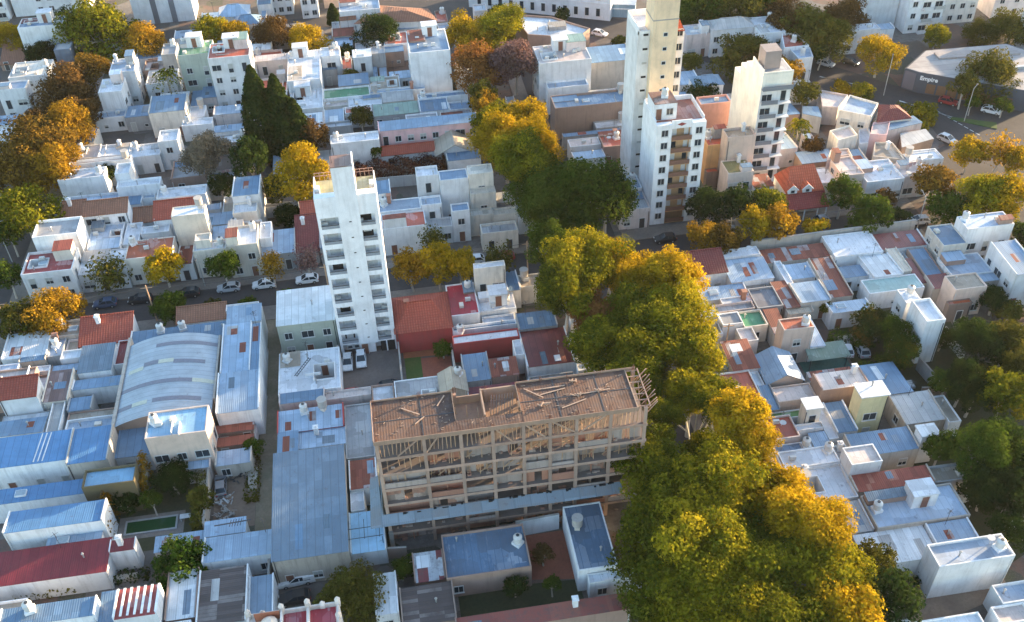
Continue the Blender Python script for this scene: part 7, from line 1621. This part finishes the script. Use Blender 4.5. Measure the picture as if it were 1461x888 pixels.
# ------------------------------------------------------------ cars
def carmeshes(kind='hatch'):
    L,W=(4.1,1.72) if kind!='pickup' else (4.9,1.78)
    if kind=='pickup': prof=[(-2.45,.45,.95),(-2.4,.35,1.05),(-.2,.35,1.08),(1.2,.35,1.05),(2.3,.38,.9),(2.45,.5,.7)]; cab=[(-1.9,1.05),(-1.75,1.62),(.1,1.66),(.95,1.06)]
    else: prof=[(-2.05,.5,.85),(-1.95,.32,1.0),(-.6,.3,.98),(.9,.3,.95),(1.85,.34,.8),(2.05,.5,.6)]; cab=[(-1.85,.98),(-1.35,1.46),(.15,1.5),(1.0,.96)]
    b=MB()
    for x,z0,z1 in prof:
        w=W/2*(.9 if abs(x)>L/2-.15 else 1); b.v+=[(x,-w,z0),(x,w,z0),(x,w*.99,(z0+z1)/2),(x,w*.93,z1),(x,-w*.93,z1),(x,-w*.99,(z0+z1)/2)]
    n=len(prof)
    for i in range(n-1):
        for k in range(6): j=(k+1)%6; b.f.append((i*6+k,i*6+j,i*6+6+j,i*6+6+k)[::-1])
    b.f.append((0,1,2,3,4,5)); b.f.append(tuple((n-1)*6+k for k in range(6))[::-1])
    g=MB(); w=W/2
    for x,z in cab: ww=w*(.9 if z<1.2 else .74); g.v+=[(x,-ww,z-.02),(x,ww,z-.02)]
    g.f+=[(0,1,3,2),(4,5,7,6),(0,2,4,6),(7,5,3,1)]
    r=MB(); (x0,z0),(x1,z1)=cab[1],cab[2]; ww=w*.72; r.box(x0+.03,-ww,min(z0,z1)-.03,x1-.02,ww,max(z0,z1)+.03)
    if kind=='pickup': r.box(-2.35,-.78,1.0,-.9,.78,1.62)
    for s in(-1,1): r.bar((cab[2][0],s*w*.74,cab[2][1]),(cab[3][0],s*w*.88,cab[3][1]),.08).bar((cab[1][0],s*w*.74,cab[1][1]),(cab[0][0],s*w*.88,cab[0][1]),.1).bar((-.4,s*w*.745,1.48),(-.4,s*w*.89,.97),.09)
    wh=MB(); n=14
    for k in range(n): a=6.283*k/n; wh.v+=[(.31*math.cos(a),-.1,.31*math.sin(a)),(.31*math.cos(a),.1,.31*math.sin(a))]
    for k in range(n): j=(k+1)%n; wh.f.append((2*k,2*j,2*j+1,2*k+1))
    wh.f.append(tuple(2*k for k in reversed(range(n)))); wh.f.append(tuple(2*k+1 for k in range(n)))
    hl=MB().box(-.06,-.17,-.07,.06,.17,.07)
    hub=MB()
    for k in range(10): a=6.283*k/10; hub.v+=[(.17*math.cos(a),-.115,.17*math.sin(a))]
    hub.f.append(tuple(reversed(range(10)))); hub.v+=[(x,.115,z) for x,y,z in hub.v[:10]]; hub.f.append(tuple(range(10,20)))
    tyre=plain('tyre',(.02,.02,.02),.9); lamp=plain('headlight',(.7,.7,.68),.15); tail=plain('taillight',(.4,.02,.02),.3)
    return b.mesh('body',None),g.mesh('windows',GLASS),r.mesh('cabin_roof',None),wh.mesh('wheel',tyre),hub.mesh('rim',plain('rim',(.5,.5,.5),.4,.6)),hl.mesh('headlight',lamp),hl.mesh('taillight',tail),L,W
CM={k:carmeshes(k) for k in('hatch','pickup')}
for k in CM:
    for i in(0,2): CM[k][i].materials.append(FRAME)
PAINT={'white':(.75,.75,.76),'silver':(.45,.47,.5),'black':(.025,.026,.03),'red':(.3,.03,.03),'blue':(.06,.09,.16),'grey':(.2,.21,.23)}
def paint(k):
    m=plain('car_paint_'+k,PAINT[k],.3,.0); m.node_tree.nodes['Principled BSDF'].inputs['Coat Weight'].default_value=.6; return m
def car(label,x,y,rz,col,kind='hatch',group=None,cat='car'):
    t=thing('parked_car' if kind=='hatch' else 'pickup_truck',label,cat,(x,y,.14 if False else .02),R(rz),group); b,g,r,wh,hub,hl,tl,L,W=CM[kind]
    for nm,me in (('body',b),('cabin_roof',r)):
        o=link(nm,me,t); o.material_slots[0].link='OBJECT'; o.material_slots[0].material=paint(col)
    link('windows',g,t)
    for sx in(-1.25,1.3):
        for sy in(-1,1): o=link('wheel',wh,t,(sx*(1.12 if kind=='pickup' else 1),sy*(W/2-.1),.31)); link('rim',hub,o)
    for sy in(-1,1): link('headlight',hl,t,(L/2-.05,sy*.55,.68)); link('taillight',tl,t,(-L/2+.03,sy*.6,.8))
g='cars parked along the cross street'
for q,(x,y,rz_,c_,l) in enumerate(((-63,145.4,180,'white','white car at the kerb right in front of the corner house'),(-38.2,145.5,180,'black','dark car at the kerb before the slim cream tower house'),(-11,140.9,0,'silver','silver car at the near kerb just behind the white tower'),(13,145.5,180,'white','white car at the kerb by the half-bare trees'),(18.5,145.4,180,'red','dark red car at the kerb by the half-bare trees'),(49,145.3,180,'black','black car at the foot of the balcony tower'),(61,145.2,180,'white','white car under the dark green trees by the peach house'),(71.5,145.3,180,'silver','silver car before the red dormer house'),(87.5,144.9,180,'white','pale car between the rounded green street trees'),(-70.8,176,90,'grey','grey car on the dark west street beside the big green tree'),(-76.2,158,90,'white','white car on the west street at the left edge'),(124.5,183.2,-40,'red','dark red car at the shop kerb on the avenue'))): car(l,x,y,rz_,c_)
car('white car parked by the near end of the tower court, left of the pair',-10.7,122.2,-92,'white')
car('white car parked in the tower court, right of the pair',-8.5,122.6,-90,'white')
car('dark car squeezed against the right wall of the tower court',-4.0,115.4,2,'black')
car('dark red car at the front wall of the tower court',-9.8,114.6,1,'red')
car('silver car parked at the kerb below the cream house with four dark doors',-31.1,145.7,180,'silver',group=g)
car('pale car parked at the kerb left of the white tower, farther from it',-24.9,145.5,180,'white',group=g)
car('silver-white car at the kerb nearest the white tower',-17.2,145.5,180,'white',group=g)
car('dark car in the shade of the bright yellow street tree',-46.5,145.4,180,'black',group=g)
car('black car on the street under the olive-orange street tree',-52.5,145.3,180,'blue',group=g)
car('white pickup truck with a covered bed in the yard at the bottom',-18.7,81.4,184,'white','pickup',cat='pickup')
car('dark car parked below the white pickup in the yard',-18.9,78.6,183,'black')
car('white car with dark window on the teal court',69.6,110.6,80,'white')
car('dark car with blue-white roof beside the teal court',72.0,110.0,85,'silver')
car('white car driving away on the avenue at the upper right',105.4,206,-45,'silver')
car('dark car at the kerb by the bright yellow avenue tree',111.4,205.6,-45,'black')
car('silver car parked on the avenue at the lower end of the wedge block',116.6,168.2,-60,'silver')
car('pale car on the far lane of the avenue by the small pavement trees',131.6,177.6,-40,'white')
car('white car on the avenue before the corner building with rounded roof',56.5,233.2,-38,'white')
car('wrecked pale car frame beside the wall of the dirt lot',-29.6,99.4,95,'grey')
car('dark wrecked car in front of the rusty sheds',-28.2,103.2,10,'blue')
car('white car at the right street corner below the red-brown tree',97.3,141.8,175,'white')
car('dark car parked by the long brick street wall under the green trees',79,145.3,180,'grey')

# ------------------------------------------------------------ street furniture and garden things
def lamp(label,x,y,h,rz):
    t=thing('street_lamp',label,'street lamp',(x,y,0),R(rz)); part('pole',MB().cyl(0,0,0,h,.1,8,.06),plain('pole_grey',(.45,.44,.42),.6,.3),t); part('arm',MB().bar((0,0,h-.05),(1.5,0,h+.25),.07),MATS['pole_grey'],t); part('lamp_head',MB().box(1.3,-.14,h+.15,2.0,.14,h+.32),METAL,t)
lamp('thin lamp post at the dark left edge crossing',-72.0,162,9,0)
lamp('white lamp post leaning over the avenue by the bright yellow tree',112.4,189.6,9,60)
lamp('lamp post on the grassy median of the avenue',124.2,175.2,8,40)
lamp('lamp post beside the cream corner house at the shaded crossing',29.6,149,9,0)
lamp('lamp post at the corner of the brick street wall',95.5,139,8,90)
lamp('lamp post on the pavement near the hedge-like kerb trees',-35.5,147.6,7,-90)
def pole(label,x,y,h):
    t=thing('utility_pole',label,'utility pole',(x,y,0)); part('post',MB().cyl(0,0,0,h,.14,8,.1),WOOD,t); part('crossarm',MB().box(-.9,-.06,h-.6,.9,.06,h-.48),WOOD,t)
CAB=[]
for i,(x,y,l) in enumerate(((-66.9,139.3,'timber utility pole at the left crossing'),(-43,139.3,'timber utility pole before the red-brown tiled house'),(-13.2,139.4,'timber utility pole behind the white tower'),(22,139.4,'timber utility pole beside the cluttered white roof'),(59,139.4,'timber utility pole by the orange street trees at right'),(49.5,112,'thin pole above the rust red ribbed roof'))): pole(l,x,y,8)
t=thing('swimming_pool','small dark green swimming pool in the shaded garden at lower left','pool',(-38.9,94.3,0))
part('pool_edge',MB().box(-3.6,-1.25,.04,3.6,-1.0,.22).box(-3.6,1.0,.04,3.6,1.25,.22).box(-3.6,-1,.04,-3.35,1,.22).box(3.35,-1,.04,3.6,1,.22),wallmat('grey'),t)
part('water',MB().box(-3.35,-1,.04,3.35,1,.12),plain('pool_water',(.02,.075,.03),.05),t)
t=thing('garden_table','white garden table beside the green pool','table',(-34.2,94.6,0)); part('tabletop',MB().box(-.7,-.4,.7,.7,.4,.76),wallmat('white'),t)
for a in(-.6,.6):
    for b in(-.3,.3): part('leg',MB().box(a-.04,b-.04,.03,a+.04,b+.04,.7),wallmat('white'),t)
t=thing('garden_table','small white patio table on the terracotta floor of the red house','table',(1.2,124.3,0)); part('tabletop',MB().cyl(0,0,.7,.76,.5,12),wallmat('white'),t); part('leg',MB().cyl(0,0,.03,.7,.06,8),wallmat('white'),t)
for i,(x,y,l) in enumerate(((.4,124.5,'white patio chair left of the small round table'),(2.1,124.2,'white patio chair right of the small round table'))):
    t=thing('garden_chair',l,'chair',(x,y,0)); part('seat',MB().box(-.25,-.25,.42,.25,.25,.47),wallmat('white'),t); part('backrest',MB().box(-.25,.2,.47,.25,.26,.95),wallmat('white'),t)
    for a in(-.2,.2):
        for b in(-.2,.2): part('leg',MB().box(a-.03,b-.03,.03,a+.03,b+.03,.42),wallmat('white'),t)
t=thing('above_ground_pool','blue covered garden pool at the end of the red house lawn','pool',(-.3,114.7,0)); part('pool_side',MB().box(-1.3,-.9,.03,1.3,.9,.95),plain('pool_blue',(.03,.12,.3),.5),t); part('cover',MB().box(-1.35,-.95,.95,1.35,.95,1.02),plain('cover_blue',(.035,.14,.36),.6),t)
t=thing('blue_tarpaulin','bright blue L-shaped tarpaulin fence in the yard beside the spiky olive tree','tarpaulin',(-6.4,76.4,0)); part('sheet',MB().box(-.06,-3,.0,.06,3.3,1.5).box(-1.6,3.2,.0,-.06,3.3,1.5),plain('tarp_blue',(.03,.3,.5),.5),t); part('edge_rope',MB().box(-.08,-3,1.5,.08,3.3,1.56),FRAME,t)
t=thing('pergola','steel pergola frame over the small bright blue roof','frame',(-9.2,84.3,0))
for x in(-2,0,2): part('bar',MB().bar((x,-1,4.6),(x,2.2,4.6),.07),METAL,t)
for y in(-.8,.8): part('crossbar',MB().bar((-2.4,y,4.62),(2.4,y,4.62),.07),METAL,t)
for x in(-2.3,2.3): part('post',MB().bar((x,-1,0),(x,-1,4.6),.08),METAL,t)
t=thing('garden_bed','pale rectangular garden bed on the lawn right of the yellow house','bed',(75.4,101.3,0)); part('frame',MB().box(-1.3,-.8,.02,1.3,.8,.45),wallmat('grey'),t); part('bed_surface',MB().box(-1.15,-.65,.45,1.15,.65,.5),wallmat('white'),t)
t=thing('carport','teal tilted canopy roof over the near half of the court on the right','canopy',(65,108.6,0)); part('canopy_sheet',MB().poly([(-3.3,-1.6,2.4),(3.6,-1.6,2.4),(3.4,1.6,3.0),(-3.2,1.6,3.0)]).poly([(-3.3,-1.6,2.35),(-3.2,1.6,2.95),(3.4,1.6,2.95),(3.6,-1.6,2.35)]),membrane('canopy_teal',(.16,.22,.17)),t)
for x in(-3,3):
    for y in(-1.4,1.4): part('post',MB().bar((x,y,0),(x,y,2.5),.1),METAL,t)
t=thing('antenna','fallen dark antenna mast lying on the pale blue roof before the dirt lot','antenna',(-26.2,88.4,5.1)); part('mast',MB().bar((-2.6,0,.1),(2.2,.2,.12),.12),METAL,t)
for k in range(5): part('element',MB().bar((-.6+k*.35,-.5,.12),(-.4+k*.35,.6,.14),.08),METAL,t)
t=thing('roof_ladder','metal ladder lying on the flat white roof with three dark windows below','ladder',(-17.3,118,4.5),R(60)); part('rail',MB().bar((-2.2,-.2,.1),(2.2,-.2,.1),.09),METAL,t); part('rail',MB().bar((-2.2,.2,.1),(2.2,.2,.1),.09),METAL,t)
for k in range(9): part('rung',MB().bar((-2+k*.5,-.2,.1),(-2+k*.5,.2,.1),.07),METAL,t)

def cable(label,pts,sag=.8):
    t=thing('overhead_cable',label,'cable',pts[0]); m=MB()
    for a,b in zip(pts,pts[1:]):
        a,b=Vector(a)-Vector(pts[0]),Vector(b)-Vector(pts[0]); p=a
        for k in range(1,7):
            u=k/6; q=a.lerp(b,u)-Vector((0,0,sag*4*u*(1-u))); m.bar(p,q,.05); p=q
    part('wire',m,METAL,t)
cable('overhead wire running along the cross street in front of the red-brown tiled house',[(-66.9,139.3,7.6),(-43,139.3,7.6),(-13.2,139.4,7.6)])
cable('overhead wire along the cross street right of the white tower',[(-13.2,139.4,7.6),(22,139.4,7.6)])
cable('overhead wire along the brick street wall on the right',[(59,139.4,7.6),(95.5,139,7.8)])

def turret():
    t=thing('house','rooftop with white turreted parapet, cream domed tank and crimson floor at the bottom edge','house',(-17.5,69.5,0)); wm=plaster('turret_cream',(.74,.66,.6),.4)
    part('wall',MB().box(-5.3,-4,0,5.3,1.2,9.3),wm,t); fl=membrane('roof_crimson',FL['crimson'])
    part('terrace_floor',MB().box(-1.2,-3.6,9.3,4.9,.9,9.34),fl,t)
    for q in ((-5.3,1.0,5.3,1.2,9.9),(-5.3,-4,-5.1,1.0,9.9),(5.1,-4,5.3,1.0,9.9),(-1.4,-4,-1.2,1.0,10.4),(1.6,-4,1.9,1.0,10.2)): part('parapet',MB().box(q[0],q[1],9.3,q[2],q[3],q[4]),wm,t)
    for x,y,h in ((-5.2,1.1,11),(-3.6,1.1,10.4),(-1.3,1.1,11.2),(1.75,1.1,11.4),(3.4,1.1,10.5),(5.2,1.1,10.9),(5.2,-.6,10.4)):
        p=part('turret_pier',MB().box(x-.28,y-.28,9.3,x+.28,y+.28,h-.5),wm,t); part('pier_cap',MB().cyl(x,y,h-.5,h,.36,8,.08),wm,p)
    part('dome_tank',MB().cyl(-2.7,-.6,9.3,10.2,1.0,14).cyl(-2.7,-.6,10.2,10.8,1.0,14,.35),plaster('dome_plaster',(.66,.55,.46),.5),t)
    part('timber_screen',MB().box(-4.4,.4,9.3,-1.5,.5,10.8),plain('screen_rust',(.38,.13,.07),.8),t)
turret()
rg=random.Random(21)
for i,(x,y,l,c) in enumerate(((-29.2,96.8,'heap of pale scrap metal by the wall of the dirt lot','grey'),(-27.4,101,'black scrap heap in front of the pale blue alley shed','black'),(-28.6,94.2,'small rubble heap at the near end of the dirt lot','tan'))):
    t=thing('scrap_heap',l,'scrap',(x,y,.03)); m=MB()
    for k in range(26): p=(rg.uniform(-1.3,1.3),rg.uniform(-1,1),rg.random()*.6); m.bar(p,(p[0]+rg.uniform(-.8,.8),p[1]+rg.uniform(-.8,.8),p[2]+rg.uniform(-.2,.4)+.1),rg.uniform(.06,.25))
    part('scrap',m,{'grey':MATS['duct_zinc'],'black':METAL,'tan':RUBX}[c] if False else {'grey':MATS['duct_zinc'],'black':METAL,'tan':CONC}[c],t); part('debris_base',MB().cyl(0,0,0,.25,1.4,9,.7),DIRT,t)

GR={'tree':None,'palm':'palms','house':'low houses filling the blocks','shed':'low sheds and annexes between the houses','wall':'boundary walls','car':'parked cars','street lamp':'street lamps','utility pole':'timber utility poles','apartments':'apartment blocks','apartment tower':'apartment towers','hedge':'garden and kerb hedges','bush':'bushes and weeds','ivy':'ivy on house walls','cable':'overhead wires','chair':'patio chairs','table':'garden tables','scrap':'heaps in the dirt lot','building':'larger old buildings'}
for o_ in C.objects:
    if o_.parent or 'category' not in o_ or 'group' in o_: continue
    c_=o_['category']; l_=o_['label']
    if c_=='tree': o_['group']='plane trees along the avenue' if o_.name.startswith('plane_tree') else 'cypresses' if o_.name.startswith('cypress') else 'garden trees' if 'garden' in l_ or 'yard' in l_ or 'shrub' in l_ else 'street trees'
    elif c_ in GR: o_['group']=GR[c_]
bx=(-420,-60,-1,420,420,150)
for o_ in list(bpy.data.objects):
    if o_.get('label')=='plane tree above the gap with bare white limbs':
        pb=plaster('pale_bark',(.66,.60,.50),.5)
        for k,(a,b) in enumerate((((-.3,-2.5,1),(-2.4,-4.2,9.5)),((0,-2.6,1),(-.8,-4.6,9.5)),((.3,-2.6,1.5),(.6,-4.6,9)),((.5,-2.4,1),(2.0,-4.0,8.6)),((-1.2,-3.2,4.5),(-3.6,-4.4,8)))): part('bare_limb',MB().bar(a,b,.2),pb,o_)
hz=struct('haze',MB().box(*bx),None,'stuff'); hm=bpy.data.materials.new('haze_air'); hm.use_nodes=True; ht=hm.node_tree; ht.nodes.remove(ht.nodes['Principled BSDF'])
pv=ht.nodes.new('ShaderNodeVolumePrincipled'); pv.inputs['Color'].default_value=(.92,.93,.96,1); pv.inputs['Density'].default_value=.000035; pv.inputs['Anisotropy'].default_value=.2
ht.links.new(pv.outputs[0],ht.nodes['Material Output'].inputs['Volume']); hz.data.materials.append(hm)

# ------------------------------------------------------------ camera, light, render
cam=bpy.data.cameras.new('camera'); co=bpy.data.objects.new('camera',cam); C.objects.link(co)
cam.sensor_fit='HORIZONTAL'; cam.sensor_width=36; cam.lens=36*1429.2/1461; cam.clip_end=4000; cam.clip_start=1
pitch,roll,yaw=R(40.346),R(-1.899),R(7.738)
fw=Vector((math.sin(yaw)*math.cos(pitch),math.cos(yaw)*math.cos(pitch),-math.sin(pitch)))
r0=Vector((math.cos(yaw),-math.sin(yaw),0)); u0=r0.cross(fw)
rr=r0*math.cos(roll)+u0*math.sin(roll); uu=-r0*math.sin(roll)+u0*math.cos(roll)
co.matrix_world=Matrix(((rr.x,uu.x,-fw.x,0),(rr.y,uu.y,-fw.y,0),(rr.z,uu.z,-fw.z,112),(0,0,0,1)))
S.camera=co
EL,AZ=8.2,66.0
w=bpy.data.worlds.new('World'); S.world=w; w.use_nodes=True
sky=w.node_tree.nodes.new('ShaderNodeTexSky'); sky.sky_type='NISHITA'; sky.sun_disc=False
sky.sun_elevation=R(EL); sky.sun_rotation=R(AZ); sky.air_density=1.0; sky.dust_density=.9; sky.ozone_density=1.5
bg=w.node_tree.nodes['Background']; bg.inputs['Strength'].default_value=.15
w.node_tree.links.new(sky.outputs[0],bg.inputs['Color'])
sl=bpy.data.lights.new('sun','SUN'); sl.energy=4.3; sl.angle=R(.6); sl.color=(1,.74,.44)
so=bpy.data.objects.new('sun',sl); C.objects.link(so)
d=Vector((math.sin(R(AZ))*math.cos(R(EL)),math.cos(R(AZ))*math.cos(R(EL)),math.sin(R(EL))))
so.rotation_euler=d.to_track_quat('Z','Y').to_euler(); so.location=d*400
S.view_settings.view_transform='Standard'; S.view_settings.look='None'; S.view_settings.gamma=1; S.view_settings.exposure=2.42
S.view_settings.use_curve_mapping=False
S.render.engine='CYCLES'
S.cycles.max_bounces=6; S.cycles.diffuse_bounces=3; S.cycles.transmission_bounces=4; S.cycles.transparent_max_bounces=4
